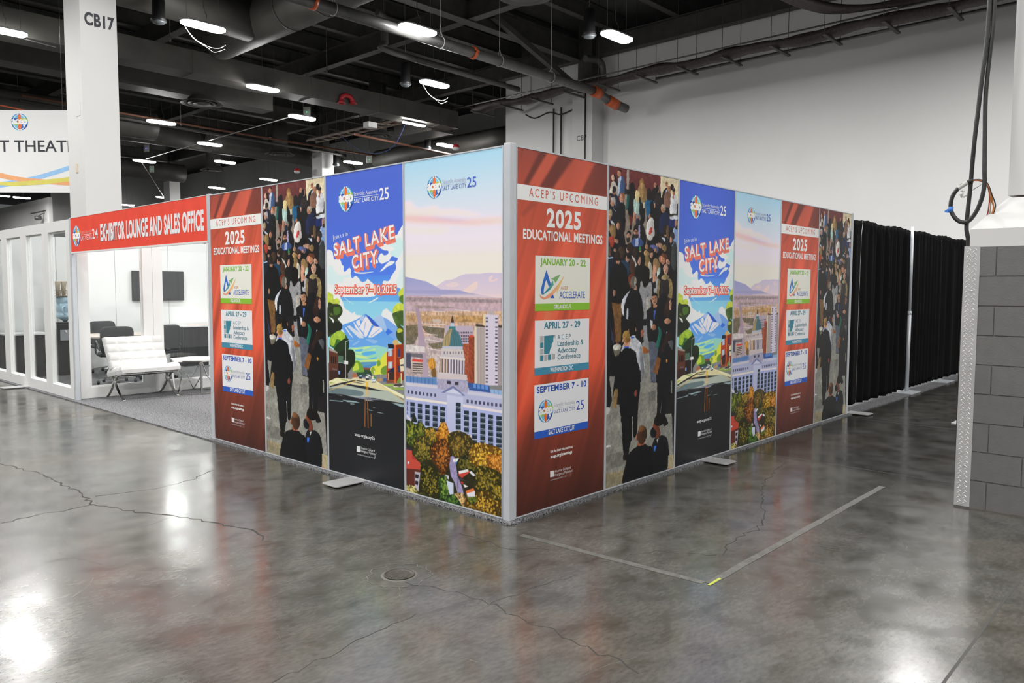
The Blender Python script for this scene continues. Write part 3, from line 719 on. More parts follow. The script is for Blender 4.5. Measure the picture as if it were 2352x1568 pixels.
 ('P','4c3224',[315,1751,360,1732,378,1683,355,1638,301,1653,289,1714],0,1,1,0,0),
 ('P','1a2430',[-1,1749,78,1747,109,1709,53,1637,1,1644],0,1,1,0,0),
 ('P','aac2e0',[0,1759,65,1763,65,1752,1,1748],0,1,0,0,0),
 ('E','6a5040',[22,1804,24,38]),
 ('P','161616',[112,1713,181,1719,249,1672,273,1568,296,1487,212,1423,178,1399,54,1412,70,1487,43,1644],0,1,1,0,0),
 ('P','b4836a',[104,1732,155,1734,148,1712,106,1711],0,1,0,0,0),
 ('E','2d221c',[125,1776,41,38]),
 ('E','171412',[103,1839,33,24]),
 ('E','b58a76',[93,1815,21,11]),
 ('P','7a5730',[60,1414,183,1405,185,1286,87,1289],0,1,0,0,0),
 ('P','a8765c',[76,1512,105,1507,99,1466,75,1472],0,1,1,0,0),
 ('P','17181a',[320,1515,386,1511,449,1478,482,1383,485,1278,276,1284,217,1326,237,1427,271,1491],0,1,1,0,0),
 ('P','cfd3de',[250,1483,310,1507,264,1467,225,1386,213,1314,183,1367,201,1439],0,1,1,0,0),
 ('P','d0d4e0',[265,1372,282,1365,281,1284,253,1285],0,1,0,0,0),
 ('P','b07f6a',[363,1546,394,1550,393,1509,357,1517],0,1,0,0,0),
 ('E','6c645a',[348,1572,45,48]),
 ('E','a39c90',[375,1580,16,36]),
 ('P','1c1d20',[616,1364,693,1388,762,1340,788,1270,560,1276],0,1,1,0,0),
 ('P','b58262',[630,1395,695,1395,688,1356,647,1357],0,1,0,0,0),
 ('P','3f5fb5',[635,1361,670,1359,674,1273,651,1274],0,1,0,0,0),
 ('E','bd8a6b',[656,1439,41,47]),
 ('P','141110',[614,1474,659,1494,702,1480,703,1444,683,1471,624,1465],0,1,1,0,0),
 ('L','241812',4,[625,1448,647,1448],1),
 ('L','241812',4,[663,1448,688,1448],1),
 ('L','7a4a3a',5,[636,1408,669,1408],1),
 ('E','a87858',[659,1427,8,10]),
 ('P','38241c',[860,1453,920,1431,915,1398,884,1355,862,1268,805,1270,820,1378],0,1,1,0,0),
 ('E','c08f76',[901,1389,22,43]),
 ('P','8f8f88',[478,1094,600,1105,625,762,612,677,443,693,498,899],0,1,0,[30,0.06],0),
 ('P','6f6a5c',[85,1065,192,1063,162,1012,107,996],0,1,0,0,0),
 ('P','7d5a33',[71,1370,187,1368,185,1118,117,1121,97,1248],0,1,0,[14,0.15],0),
 ('P','2c3a52',[40,1289,62,1209,94,1129,86,1093,56,1146],0,1,0,0,0),
 ('P','4a1c1c',[84,1288,112,1128,94,1109,81,1189],0,1,0,0,0),
 ('P','b07a64',[124,1115,161,1109,153,1079,126,1085],0,1,0,0,0),
 ('P','dcd8cb',[93,1093,174,1095,185,1068,147,1054,94,1060],0,1,1,0,0),
 ('P','8e8f92',[493,1235,545,1280,570,1106,549,1060,508,1062],0,1,0,0,0),
 ('P','17171a',[488,1281,547,1284,544,1234,497,1227],0,1,0,0,0),
 ('P','a3622c',[498,1060,533,1058,597,1017,581,1005,498,1010],0,1,1,0,0),
 ('P','a0604c',[462,1195,506,1191,499,1160,473,1140],0,1,1,0,0),
 ('P','c3c6cc',[304,1139,392,1133,467,1086,491,1013,525,889,470,872,419,905,406,989,387,1019,303,1045,193,1037,215,1090,279,1120],0,1,1,[40,0.06],0),
 ('P','8a8d94',[442,1045,481,1035,518,877,504,815,473,750,465,860],0,1,1,0,0),
 ('P','a86a56',[463,761,521,754,515,708,472,731],0,1,1,0,0),
 ('P','d7dbe6',[307,1153,380,1156,389,1131,311,1137],0,1,0,0,0),
 ('P','2f57c0',[318,1147,374,1145,375,1134,319,1136],0,1,0,0,0),
 ('E','a8765c',[292,1200,7,14]),
 ('E','a8765c',[391,1201,7,15]),
 ('E','16130f',[339,1211,46,58]),
 ('P','111214',[231,1064,302,1063,394,1023,410,968,450,882,455,692,154,722,166,842,102,727,88,728,124,987,162,1016],0,1,1,0,0),
 ('P','cf957a',[218,1123,306,1119,300,1072,233,1075],0,1,0,0,0),
 ('P','2f5fd0',[236,1076,296,1075,297,1062,234,1066],0,1,0,0,0),
 ('E','d09a80',[211,1123,7,17]),
 ('E','d09a80',[310,1123,7,17]),
 ('E','b08a4a',[257,1153,52,48]),
 ('E','8a6233',[266,1127,38,22]),
 ('P','17181b',[562,1362,778,1358,782,1226,678,1097,577,1102,549,1234],0,1,1,0,0),
 ('P','c6c8cc',[595,1277,636,1261,632,1218,611,1193],0,1,0,0,0),
 ('E','b5805f',[655,1211,36,22]),
 ('P','3f60b8',[646,1350,672,1349,666,1276,653,1276],0,1,0,0,0),
 ('P','5b6170',[585,1089,678,1084,729,1038,700,928,698,745,649,740,623,768,603,913],0,1,1,[26,0.14],0),
 ('P','17171a',[618,767,697,755,701,694,623,702],0,1,1,0,0),
 ('P','1d6a5a',[716,1215,775,1162,729,1043,688,1060,724,1151],0,1,1,0,0),
 ('P','141315',[775,1304,985,1317,986,1016,776,1027],0,1,0,0,0),
 ('P','2c1c16',[796,1358,883,1356,875,1284,806,1295],0,1,0,0,0),
 ('E','c48d70',[864,1255,54,24]),
 ('P','9fb0c8',[848,1167,887,1168,862,1136,843,1141],0,1,0,0,0),
 ('P','141417',[799,1052,872,1083,958,1044,990,909,956,644,718,667,763,924],0,1,1,0,0),
 ('P','2c1d17',[869,1169,940,1142,914,1103,849,1067,800,1004,764,1017,798,1078],0,1,1,0,0),
 ('P','55565c',[880,1083,956,1085,950,1013,921,1026],0,1,1,0,0),
 ('P','7a4c26',[713,970,767,945,718,816,648,849],'8a5a30',1,0,0,0),
 ('E','c58a3a',[862,926,16,12]),
 ('P','141416',[1,1054,107,1008,131,974,100,854,42,854,4,736,-1,975],0,1,1,0,0),
 ('P','8d8c85',[40,856,107,859,92,728,64,730],0,1,0,0,0),
 ('P','8d8c85',[932,748,950,751,950,644,929,646],0,1,0,0,0),
 ('P','8e8d84',[49,814,91,810,85,643,180,632,212,483,247,230,297,222,373,382,428,606,444,779,719,755,716,485,952,470,996,-12,-22,-20,-7,620],0,1,0,[60,0.1],0),
 ('P','9a8c6e',[-25,124,299,107,293,-29,-22,-20],'8a836c',1,0,[60,0.08],0),
 ('P','66655f',[9,261,306,260,298,153,11,140],0,0.55,0,0,0),
 ('P','5c5c58',[592,693,699,683,691,607,594,617],0,0.6,0,0,0),
 ('P','151517',[-11,819,51,813,77,671,48,616,-7,623],0,1,0,0,0),
 ('P','c8c4be',[2,623,50,624,51,585,3,572],0,1,0,0,0),
 ('P','121214',[160,815,446,791,440,604,426,375,378,353,358,499,356,330,324,329,309,220,245,230,223,346,205,489,175,633],0,1,1,0,0),
 ('P','a5a59e',[353,518,363,510,371,348,360,350],0,1,0,0,0),
 ('P','1c1512',[245,238,304,235,295,181,241,186],0,1,1,0,0),
 ('P','8f744a',[111,746,161,746,143,664,135,612,93,622,87,670],0,1,1,0,0),
 ('E','8a4038',[401,693,21,27]),
 ('P','131315',[717,756,934,737,929,599,859,606,841,451,793,479,771,485,714,484,734,619],0,1,0,0,0),
 ('P','8e8d84',[771,491,792,605,777,484],0,1,0,0,0),
 ('P','131315',[813,480,896,409,854,381,814,392],0,1,1,0,0),
 ('P','e2e2e0',[11,332,69,332,71,318,11,316],0,1,0,0,0),
 ('P','131315',[437,267,551,264,675,210,698,159,709,-23,253,-28,283,167,307,220],0,1,1,0,0),
 ('P','a65c3c',[444,297,542,283,532,266,440,268],0,1,0,0,0),
 ('E','b0623c',[431,337,12,24]),
 ('E','4a2f20',[501,352,68,77]),
 ('E','7d5433',[495,401,46,28]),
 ('P','15161a',[684,287,776,307,866,282,912,205,909,-3,709,-23,659,189],0,1,1,0,0),
 ('P','7a3f28',[682,448,746,392,778,327,743,290,699,311,663,379],0,1,1,0,0),
 ('E','141110',[761,438,85,52]),
 ('P','17191f',[654,391,711,348,702,301,643,312,629,354],0,1,1,0,0),
 ('P','d0cdc6',[720,280,752,290,736,252],0,1,0,0,0),
 ('P','3f72d8',[688,232,720,227,700,184,681,191],0,1,0,0,0),
 ('P','b5a883',[911,119,992,113,996,-6,901,7],0,1,0,0,0),
 ('P','c0502a',[903,9,984,1,976,-10,927,-5],0,1,0,0,0),
]
ART['C'] = [
 ('P','4560c2',[0,1900,1001,1900,1001,2436,0,2436],'4a68cc',1,0,0,0),
 ('P','4a68cc',[0,1620,1001,1620,1001,1900,0,1900],'4d78dc',1,0,0,0),
 ('P','4f84e4',[0,1420,1001,1420,1001,1620,0,1620],'64a6f2',1,0,0,0),
 ('P','84c4f8',[0,900,1001,900,1001,1420,0,1420],'a6dcfb',1,0,0,0),
 ('P','f3f5f6',[2,1817,48,1832,86,1814,93,1793,113,1754,157,1762,195,1744,216,1710,239,1697,235,1667,258,1653,314,1682,339,1662,334,1624,354,1599,398,1618,441,1598,482,1569,533,1577,555,1594,581,1581,601,1569,642,1545,655,1500,611,1456,121,1451,17,1459,-2,1627],0,1,1,0,0),
 ('P','cbe6fa',[22,1692,75,1704,111,1660,198,1625,334,1632,319,1610,241,1600,222,1564,160,1566,109,1547,12,1571],0,1,1,0,0),
 ('P','f3f5f6',[1006,1954,954,1950,929,1921,899,1914,850,1891,816,1902,831,1870,713,1843,716,1830,766,1809,811,1804,820,1788,803,1775,765,1770,733,1788,701,1764,694,1738,732,1707,784,1718,829,1729,861,1760,934,1742,903,1712,910,1685,903,1658,859,1619,831,1584,807,1575,756,1577,748,1548,794,1536,931,1529,1002,1536],0,1,1,0,0),
 ('P','c3e2fa',[923,1890,960,1896,999,1856,992,1818,971,1772,921,1749,841,1776,848,1799,897,1813,842,1839,810,1848,861,1869],0,1,1,0,0),
 ('P','cfe8fb',[957,1657,1003,1675,1002,1540,901,1548,932,1607],0,1,1,0,0),
 ('P','eef3f6',[594,1722,635,1747,684,1733,681,1711],0,1,1,0,0),
 ('P','d8ecfb',[380,1655,480,1644,637,1649,520,1635,411,1639],0,1,1,0,0),
 ('P','dcedfa',[715,1646,756,1679,828,1722,896,1720,860,1697,808,1685,764,1663],0,1,1,0,0),
 ('P','f0f4f6',[-5,1508,86,1514,167,1462,217,1412,245,1361,300,1341,349,1321,386,1336,400,1310,474,1304,473,1262,376,1251,190,1211,-12,1204],0,1,1,0,0),
 ('P','f0f4f6',[730,1318,747,1351,793,1366,825,1348,862,1333,874,1306,941,1269,941,1218,835,1257,753,1295],0,1,1,0,0),
 ('P','f0f4f6',[224,1463,281,1429,375,1392,323,1409,266,1433],0,1,1,0,0),
 ('P','f0f4f6',[550,1403,611,1425,677,1449,683,1442,624,1421],0,1,1,0,0),
 ('P','dcecfa',[184,1288,243,1323,293,1307,263,1264,198,1254],0,1,1,0,0),
 ('P','a3bdf3',[602,1274,704,1320,746,1303,804,1288,857,1262,928,1229,927,1119,599,1103],'8fb2f4',1,0,0,0),
 ('P','76a2ef',[746,1303,804,1288,857,1262,928,1229,927,1119,764,1159,791,1220],0,1,0,0,0),
 ('P','5b95ea',[183,1217,298,1244,405,1273,474,1300,522,1323,582,1298,648,1268,701,1228,753,1207,803,1169,898,1133,939,1068,295,1033,243,1145,193,1186],'64a0f4',1,0,0,0),
 ('P','dfdaea',[394,1256,446,1278,461,1237,431,1217],0,1,0,0,0),
 ('P','dfdaea',[435,1209,529,1304,631,1235,603,1234,540,1147,519,1139,486,1179],0,1,0,0,0),
 ('P','dfdaea',[246,1205,263,1206,332,1149,366,1120,318,1144],0,1,0,0,0),
 ('P','dfdaea',[193,1186,217,1187,252,1147,238,1144],0,1,0,0,0),
 ('P','dfdaea',[361,1251,376,1249,441,1199,520,1135,472,1153,396,1202],0,1,0,0,0),
 ('P','dfdaea',[633,1230,674,1233,734,1214,740,1196,607,1139,557,1137,586,1192],0,1,0,0,0),
 ('P','cdd3ee',[275,1213,312,1224,375,1197,465,1163,502,1129,437,1127,375,1159],0,1,0,0,0),
 ('P','aebfee',[446,1286,515,1313,501,1271,467,1262],0,1,0,0,0),
 ('P','3156b8',[522,1322,584,1298,703,1223,641,1228,608,1242],0,1,0,0,0),
 ('P','3a6fd8',[803,1217,867,1191,799,1166,776,1188],0,1,0,0,0),
 ('L','5b95ea',5,[524,1256,512,1206,496,1172],1),
 ('L','5b95ea',8,[621,1228,560,1154],1),
 ('L','5b95ea',5,[467,1270,459,1233,431,1207],1),
 ('L','6d94dc',2,[552,1298,608,1242,628,1235],1),
 ('L','5b95ea',4,[713,1213,593,1148],1),
 ('P','64a0f4',[289,1105,471,1126,639,1119,808,1161,807,1057,287,1033],0,0.7,0,0,0),
 ('P','8ab2f6',[345,1069,429,1107,443,1099,373,1067],0,1,1,0,0),
 ('P','8ab2f6',[526,1124,672,1119,639,1093,559,1109],0,1,1,0,0),
 ('P','8fcbc8',[298,1048,373,1048,552,1070,672,1082,801,1069,799,933,328,900],'9ad39a',1,0,0,0),
 ('P','b9de98',[323,1046,435,1049,552,1068,579,1059,428,1030],0,1,1,0,0),
 ('P','b9de98',[372,1016,510,1020,639,1056,625,1035,469,1001],0,1,1,0,0),
 ('P','c3e28e',[400,993,564,978,510,970,392,975],0,1,1,0,0),
 ('P','58a8e0',[386,1030,484,1043,470,1026,400,1018],0,1,1,0,0),
 ('P','58a8e0',[469,1009,605,1034,658,1020,524,992],0,1,1,0,0),
 ('P','62b0dc',[399,963,523,963,657,992,644,975,468,947],0,1,1,0,0),
 ('P','bfe07e',[413,947,657,971,644,954,426,927],0,1,1,0,0),
 ('P','4f88b8',[427,934,664,954,656,913,590,892,440,889],0,1,0,0,0),
 ('P','5f9ab8',[461,920,590,941,583,924,481,909],0,1,0,0,0),
 ('P','8c4a30',[491,897,580,899,579,885,501,881],0,1,0,0,0),
 ('P','2f4a38',[398,874,603,887,602,839,397,819],0,1,0,0,0),
 ('P','6c9a3a',[355,909,399,947,456,932,485,901,498,864,439,856,369,853,338,874],0,1,1,0,0),
 ('P','b9cc46',[365,909,413,929,431,880,380,864,348,857],0,1,1,0,0),
 ('P','d3d548',[706,969,736,1004,794,1035,796,947,789,870,702,859,629,850,579,883,603,911,657,929,676,980],0,1,1,0,0),
 ('P','6f9a3c',[670,959,704,966,712,933,675,920],0,1,1,0,0),
 ('P','6a8f34',[722,906,790,931,789,870,721,865],0,1,1,0,0),
 ('P','87a63a',[590,892,623,911,643,879,602,852],0,1,1,0,0),
 ('P','b9c848',[10,1485,56,1478,86,1466,93,1431,145,1441,176,1415,167,1388,120,1370,83,1379,8,1389],0,1,1,[30,0.12],0),
 ('P','2f3a22',[8,1385,83,1393,166,1390,211,1361,214,1322,178,1288,148,1270,185,1245,200,1207,176,1174,115,1163,55,1139,2,1133],0,1,1,[25,0.25],0),
 ('P','4a6a2a',[105,1367,180,1361,181,1322,118,1301,85,1337],0,1,1,0,0),
 ('P','22261c',[12,1240,192,1241,191,1183,40,1143],0,1,1,0,0),
 ('P','e8eef2',[24,1283,80,1268,95,1240,76,1242,58,1263],0,1,1,0,0),
 ('L','b9c848',2,[51,1319,81,1302],1),
 ('L','b9c848',3,[36,1312,66,1298],1),
 ('P','3c6a2c',[40,1128,85,1149,161,1178,241,1156,278,1125,299,1088,291,1029,247,992,148,978,75,1030,30,1049],0,1,1,[25,0.2],0),
 ('P','9dbb3c',[51,1124,166,1175,250,1146,213,1096,130,1105,92,1050,38,1058],0,1,1,[20,0.12],0),
 ('P','22361f',[176,1087,278,1121,302,1063,259,991,163,978,97,1026],0,1,1,0,0),
 ('P','33521f',[203,985,273,1025,346,1029,375,995,385,958,352,889,220,879],0,1,1,[25,0.2],0),
 ('P','97b23a',[255,1009,344,1026,372,999,329,969,272,984],0,1,1,0,0),
 ('P','c2cd45',[1008,1529,974,1520,943,1499,932,1472,955,1456,942,1432,979,1413,1006,1406],0,1,1,0,0),
 ('P','55772f',[955,1462,1007,1469,1006,1406,973,1413,943,1432],0,1,1,0,0),
 ('P','c0cb46',[915,1404,955,1411,1006,1395,1006,1335,870,1337,866,1353,885,1385],0,1,1,[30,0.1],0),
 ('P','46602c',[877,1337,1006,1352,1005,1245,953,1249,929,1223,884,1274,862,1318],0,1,1,[25,0.25],0),
 ('P','3f4f28',[927,1225,953,1246,990,1227,1005,1208,1004,1105,958,1118,920,1141,904,1181],0,1,1,[25,0.25],0),
 ('P','b9c040',[921,1216,959,1223,984,1203,927,1188],0,1,1,0,0),
 ('P','20281a',[145,991,344,1028,385,961,342,897,273,831,252,880,215,839,143,903],0,1,1,0,0),
 ('P','241c1a',[143,916,271,920,283,797,141,781],0,1,0,0,0),
 ('P','4c6a58',[147,972,220,972,214,915,146,911],0,1,0,0,0),
 ('P','8a9aa0',[147,916,217,918,217,913,147,910],0,1,0,0,0),
 ('P','7da0d6',[149,847,173,844,169,817,149,819],0,1,0,0,0),
 ('P','5a3325',[15,1034,135,995,146,972,146,771,13,756],0,1,0,0,0),
 ('P','a0948c',[26,1032,138,999,135,988,18,1006],0,1,0,0,0),
 ('P','221816',[44,960,60,961,63,900,44,901],0,1,0,0,0),
 ('P','221816',[72,960,89,961,92,900,72,901],0,1,0,0,0),
 ('P','221816',[100,960,116,961,119,901,100,902],0,1,0,0,0),
 ('P','3a241e',[18,837,146,842,144,773,16,758],0,1,0,0,0),
 ('P','6d5a60',[63,862,128,858,128,848,62,848],0,1,0,0,0),
 ('P','b23f22',[789,1035,820,1047,883,1070,880,807,788,800],0,1,0,0,0),
 ('P','8c3119',[878,1103,1007,1110,1004,843,886,802,875,801],0,1,0,0,0),
 ('P','d0663a',[882,1098,907,1103,900,804,879,802],0,1,0,0,0),
 ('P','1f232c',[800,1100,878,1099,878,1067,809,1068],0,1,0,0,0),
 ('P','8fb0b8',[792,1087,805,1100,804,1044,791,1041],0,1,0,0,0),
 ('P','cdaa66',[857,1114,884,1135,920,1136,928,1114,979,1104,878,1094],0,1,0,0,0),
 ('P','9fb3c4',[808,1049,858,1054,857,1010,805,1005],0,1,0,0,0),
 ('P','a9bcc8',[807,962,857,968,856,918,804,912],0,1,0,0,0),
 ('P','283a66',[927,1063,939,1070,951,1066,951,1008,926,1006],0,1,0,0,0),
 ('P','2a3a62',[925,940,950,946,950,894,925,892],0,1,0,0,0),
 ('P','1d2740',[792,882,836,910,881,926,881,888],0,1,0,0,0),
 ('P','d9cda6',[944,987,1006,1009,1005,906,956,898],0,1,0,0,0),
 ('P','2a2a30',[950,950,1005,959,1005,946,956,940],0,1,0,0,0),
 ('P','3c2a24',[810,880,882,889,882,829,810,824],0,1,0,0,0),
 ('P','d8c8a0',[806,875,815,876,812,820,806,819],0,1,0,0,0),
 ('P','d8c8a0',[956,887,968,888,967,809,958,808],0,1,0,0,0),
 ('P','3a5a8a',[743,832,792,836,791,810,743,808],0,1,0,0,0),
 ('P','7a4a32',[782,821,874,821,868,804,782,797],0,1,0,0,0),
 ('P','6f8f3a',[908,818,949,863,958,824,936,806],0,1,0,0,0),
 ('L','d9e2ea',4,[833,1049,832,1009],1),
 ('L','d9e2ea',4,[832,963,831,917],1),
 ('L','c8b890',3,[921,1003,957,1003],1),
 ('P','a86848',[339,829,371,847,405,836,419,812,339,801],0,1,0,0,0),
 ('P','d9cfae',[339,804,425,815,424,806,339,797],0,1,0,0,0),
 ('P','d5cda2',[16,723,181,752,340,795,424,811,668,804,707,783,816,738,574,738,253,743,15,701],0,1,0,0,0),
 ('P','e8dcae',[12,725,175,749,358,790,118,785,12,749],0,1,0,0,0),
 ('P','9ab04a',[20,743,99,745,20,728],0,1,0,0,0),
 ('P','86a03e',[166,779,268,783,283,772,203,771],0,1,0,0,0),
 ('P','a9b3a6',[15,699,246,743,816,740,1009,677,1009,661,599,654,14,644],0,1,0,0,0),
 ('P','66787c',[0,686,202,705,464,705,474,673,366,660,-1,653],0,1,1,0,0),
 ('P','26282e',[169,741,268,750,547,748,758,731,547,725,253,737],0,1,0,0,0),
 ('P','26282e',[19,710,181,750,372,788,405,789,253,751,23,699],0,1,0,0,0),
 ('P','26282e',[403,790,514,787,507,781,396,783],0,1,0,0,0),
 ('P','6f6e62',[354,778,507,769,465,764,354,767],0,1,0,0,0),
 ('P','eadfb8',[651,798,701,791,1009,718,1009,694,810,737,704,781],0,1,0,0,0),
 ('P','9ab04a',[736,786,861,797,877,780,785,775],0,1,0,0,0),
 ('P','f0ead0',[861,784,1010,797,1010,789,874,775],0,1,0,0,0),
 ('P','8aa648',[813,772,979,779,1010,765,880,755],0,1,0,0,0),
 ('P','4a4038',[867,782,893,802,930,802,949,811,979,798,948,784],0,1,0,0,0),
 ('P','1f2023',[-1,648,201,656,366,651,640,668,757,663,1012,662,1010,473,-8,345],0,1,0,0,0),
 ('P','1f2023',[0,0,1001,0,1001,640,0,640],0,1,0,0,0),
 ('P','8fa6aa',[17,592,207,602,207,595,16,587],0,1,0,0,0),
 ('P','8fa6aa',[185,611,365,618,452,611,265,600,243,607],0,1,0,0,0),
 ('P','8fa6aa',[517,571,622,567,564,562],0,1,0,0,0),
 ('P','8fa6aa',[641,560,763,561,698,556],0,1,0,0,0),
 ('P','8fa6aa',[841,654,1012,655,1011,634,953,632],0,1,0,0,0),
 ('P','8fa6aa',[301,592,368,596,365,591,315,587],0,1,0,0,0),
 ('P','7d8094',[273,647,518,659,757,663,532,645],0,1,0,0,0),
 ('P','a9a9a4',[501,644,626,646,599,640,504,637],0,1,0,0,0),
 ('P','8c8484',[108,648,215,646,178,642],0,1,0,0,0),
 ('P','8c8484',[605,594,659,596,619,590],0,1,0,0,0),
 ('P','f0b64e',[515,787,552,790,551,752,518,749],0,1,0,0,0),
 ('L','eeb04a',6,[523,750,516,668],1),
 ('L','eeb04a',6,[536,751,538,670],1),
 ('L','e8a03e',4,[548,748,558,689],1),
 ('L','8a5324',9,[511,645,501,451],1),
 ('L','8a5324',9,[540,648,544,456],1),
 ('L','f2b23e',4,[701,782,829,737,1009,673],1),
 ('L','f0b040',4,[18,674,231,734,375,781],1),
 ('P','e6ebf2',[592,816,643,824,653,796,593,790],0,1,0,0,0),
 ('P','7d9ab8',[598,812,638,818,638,807,597,803],0,1,0,0,0),
 ('P','2a2c34',[593,793,652,799,648,791,598,786],0,1,0,0,0),
 ('P','d9dee6',[520,829,556,832,563,807,519,803],0,1,0,0,0),
 ('P','2b2f38',[519,814,563,818,563,804,519,800],0,1,0,0,0),
 ('P','2b2f38',[433,826,472,829,471,806,433,803],0,1,0,0,0),
 ('P','a9c4dc',[439,832,466,834,470,823,435,820],0,1,0,0,0),
 ('P','c6cdd6',[521,845,562,849,589,838,589,830,555,836],0,1,0,0,0),
 ('P','3c4a66',[477,836,514,837,514,822,476,819],0,1,0,0,0),
 ('P','4a8a44',[615,834,654,834,654,811,629,821],0,1,0,0,0),
 ('P','e8d8a0',[602,837,619,841,619,820,602,817],0,1,0,0,0),
 ('P','b58a58',[665,822,730,829,730,809,665,801],0,1,0,0,0),
 ('L','b9c2c0',6,[256,1093,251,780],1),
 ('L','b9c2c0',4,[255,1089,296,1102,353,1103],1),
 ('P','e3e6e6',[222,935,286,934,285,907,222,907],0,1,0,0,0),
 ('L','6a6c70',6,[234,930,233,911],1),
 ('L','c0c4b8',2,[712,901,713,807],1),
 ('P','e6e8e8',[623,882,635,883,635,867,623,866],0,1,0,0,0),
 ('L','c0c4b8',2,[628,870,625,841],1),
 ('L','8a5324',11,[509,613,503,427],1),
 ('L','8a5324',11,[544,617,546,423],1),
 ('L','8a5a22',12,[585,536,585,440],1),
 ('G',283,2223,99),
 ('T','Scientific Assembly',(390,2238),(695,2238),29,'eef1fa',0,1,2,0),
 ('S','eef1fa',[393,2227,701,2227,700,2223,393,2223],2),
 ('T','SALT LAKE CITY',(391,2184),(703,2184),30,'f4f6fc',0.012,1.05,2,0),
 ('T','25',(713,2184),(826,2184),85,'f6f8fc',0.012,1,2,0),
 ('T','Join us in',(100,1908),(306,1936),35,'eef3fb',0.0,1,2,0),
 ('T','SALT LAKE',(110,1776),(890,1891),97,'f4745f',0.055,1.16,0,(-9,100)),
 ('T','SALT LAKE',(113,1774),(892,1888),97,'f4745f',0.055,1.16,0,(-9,100)),
 ('T','SALT LAKE',(116,1771),(895,1886),96,'f4745f',0.055,1.16,0,(-10,100)),
 ('T','SALT LAKE',(119,1768),(897,1883),97,'f4745f',0.055,1.16,0,(-9,100)),
 ('T','SALT LAKE',(122,1766),(899,1881),96,'f4745f',0.055,1.16,0,(-9,100)),
 ('T','SALT LAKE',(125,1763),(902,1879),97,'f4745f',0.055,1.16,0,(-10,100)),
 ('T','SALT LAKE',(128,1761),(904,1876),96,'f4745f',0.055,1.16,0,(-9,100)),
 ('T','SALT LAKE',(131,1758),(907,1874),97,'f4745f',0.055,1.16,0,(-9,100)),
 ('T','SALT LAKE',(134,1755),(909,1871),96,'f4745f',0.055,1.16,0,(-10,99)),
 ('T','SALT LAKE',(115,1776),(892,1891),94,'f8f7f4',0.015,1.2,3,(-10,98)),
 ('T','CITY',(353,1670),(687,1711),101,'f4745f',0.055,1.16,0,(-6,103)),
 ('T','CITY',(356,1667),(690,1708),102,'f4745f',0.055,1.16,0,(-7,104)),
 ('T','CITY',(358,1665),(692,1706),101,'f4745f',0.055,1.16,0,(-6,103)),
 ('T','CITY',(361,1662),(695,1703),102,'f4745f',0.055,1.16,0,(-6,104)),
 ('T','CITY',(364,1660),(697,1701),101,'f4745f',0.055,1.16,0,(-7,103)),
 ('T','CITY',(367,1657),(700,1698),102,'f4745f',0.055,1.16,0,(-6,104)),
 ('T','CITY',(369,1654),(702,1696),101,'f4745f',0.055,1.16,0,(-6,103)),
 ('T','CITY',(372,1652),(705,1693),102,'f4745f',0.055,1.16,0,(-7,104)),
 ('T','CITY',(375,1649),(707,1691),101,'f4745f',0.055,1.16,0,(-6,103)),
 ('T','CITY',(359,1670),(687,1709),99,'f8f7f4',0.015,1.2,3,(-7,102)),
 ('T','September 7–10,2025',(122,1481),(922,1481),60,'f4644f',0.02,0.98,0,0),
 ('T','September 7–10,2025',(120,1476),(920,1476),60,'f4644f',0.02,0.98,0,0),
 ('T','September 7–10,2025',(116,1472),(917,1472),60,'f4644f',0.02,0.98,0,0),
 ('T','September 7–10,2025',(111,1471),(912,1471),60,'f4644f',0.02,0.98,0,0),
 ('T','September 7–10,2025',(105,1472),(908,1472),60,'f4644f',0.02,0.98,0,0),
 ('T','September 7–10,2025',(102,1476),(905,1476),61,'f4644f',0.02,0.98,0,0),
 ('T','September 7–10,2025',(100,1481),(904,1481),60,'f4644f',0.02,0.98,0,0),
 ('T','September 7–10,2025',(101,1486),(904,1486),60,'f4644f',0.02,0.98,0,0),
 ('T','September 7–10,2025',(106,1491),(908,1491),60,'f4644f',0.02,0.98,0,0),
 ('T','September 7–10,2025',(111,1492),(913,1492),60,'f4644f',0.02,0.98,0,0),
 ('T','September 7–10,2025',(116,1491),(917,1491),60,'f4644f',0.02,0.98,0,0),
 ('T','September 7–10,2025',(120,1487),(920,1487),61,'f4644f',0.02,0.98,0,0),
 ('T','September 7–10,2025',(111,1481),(912,1481),60,'fdf6f4',0.015,0.98,3,0),
 ('T','acep.org/acep25',(371,343),(629,343),25,'f0f2f4',0.01,1,2,0),
 ('S','e8eaec',[393,263,441,264,438,220,392,218],2),
 ('T','American College of',(445,247),(631,247),20,'e4e6e8',0,1,2,0),
 ('T','Emergency Physicians’',(446,223),(650,223),20,'e4e6e8',0,1,2,0),
 ('T','ADVANCING EMERGENCY CARE',(393,193),(574,193),9,'cfd2d4',0,1,2,0),
 ('L','d4d6d8',3,[578,194,615,194,623,185,630,209,638,192,645,192],1),
]
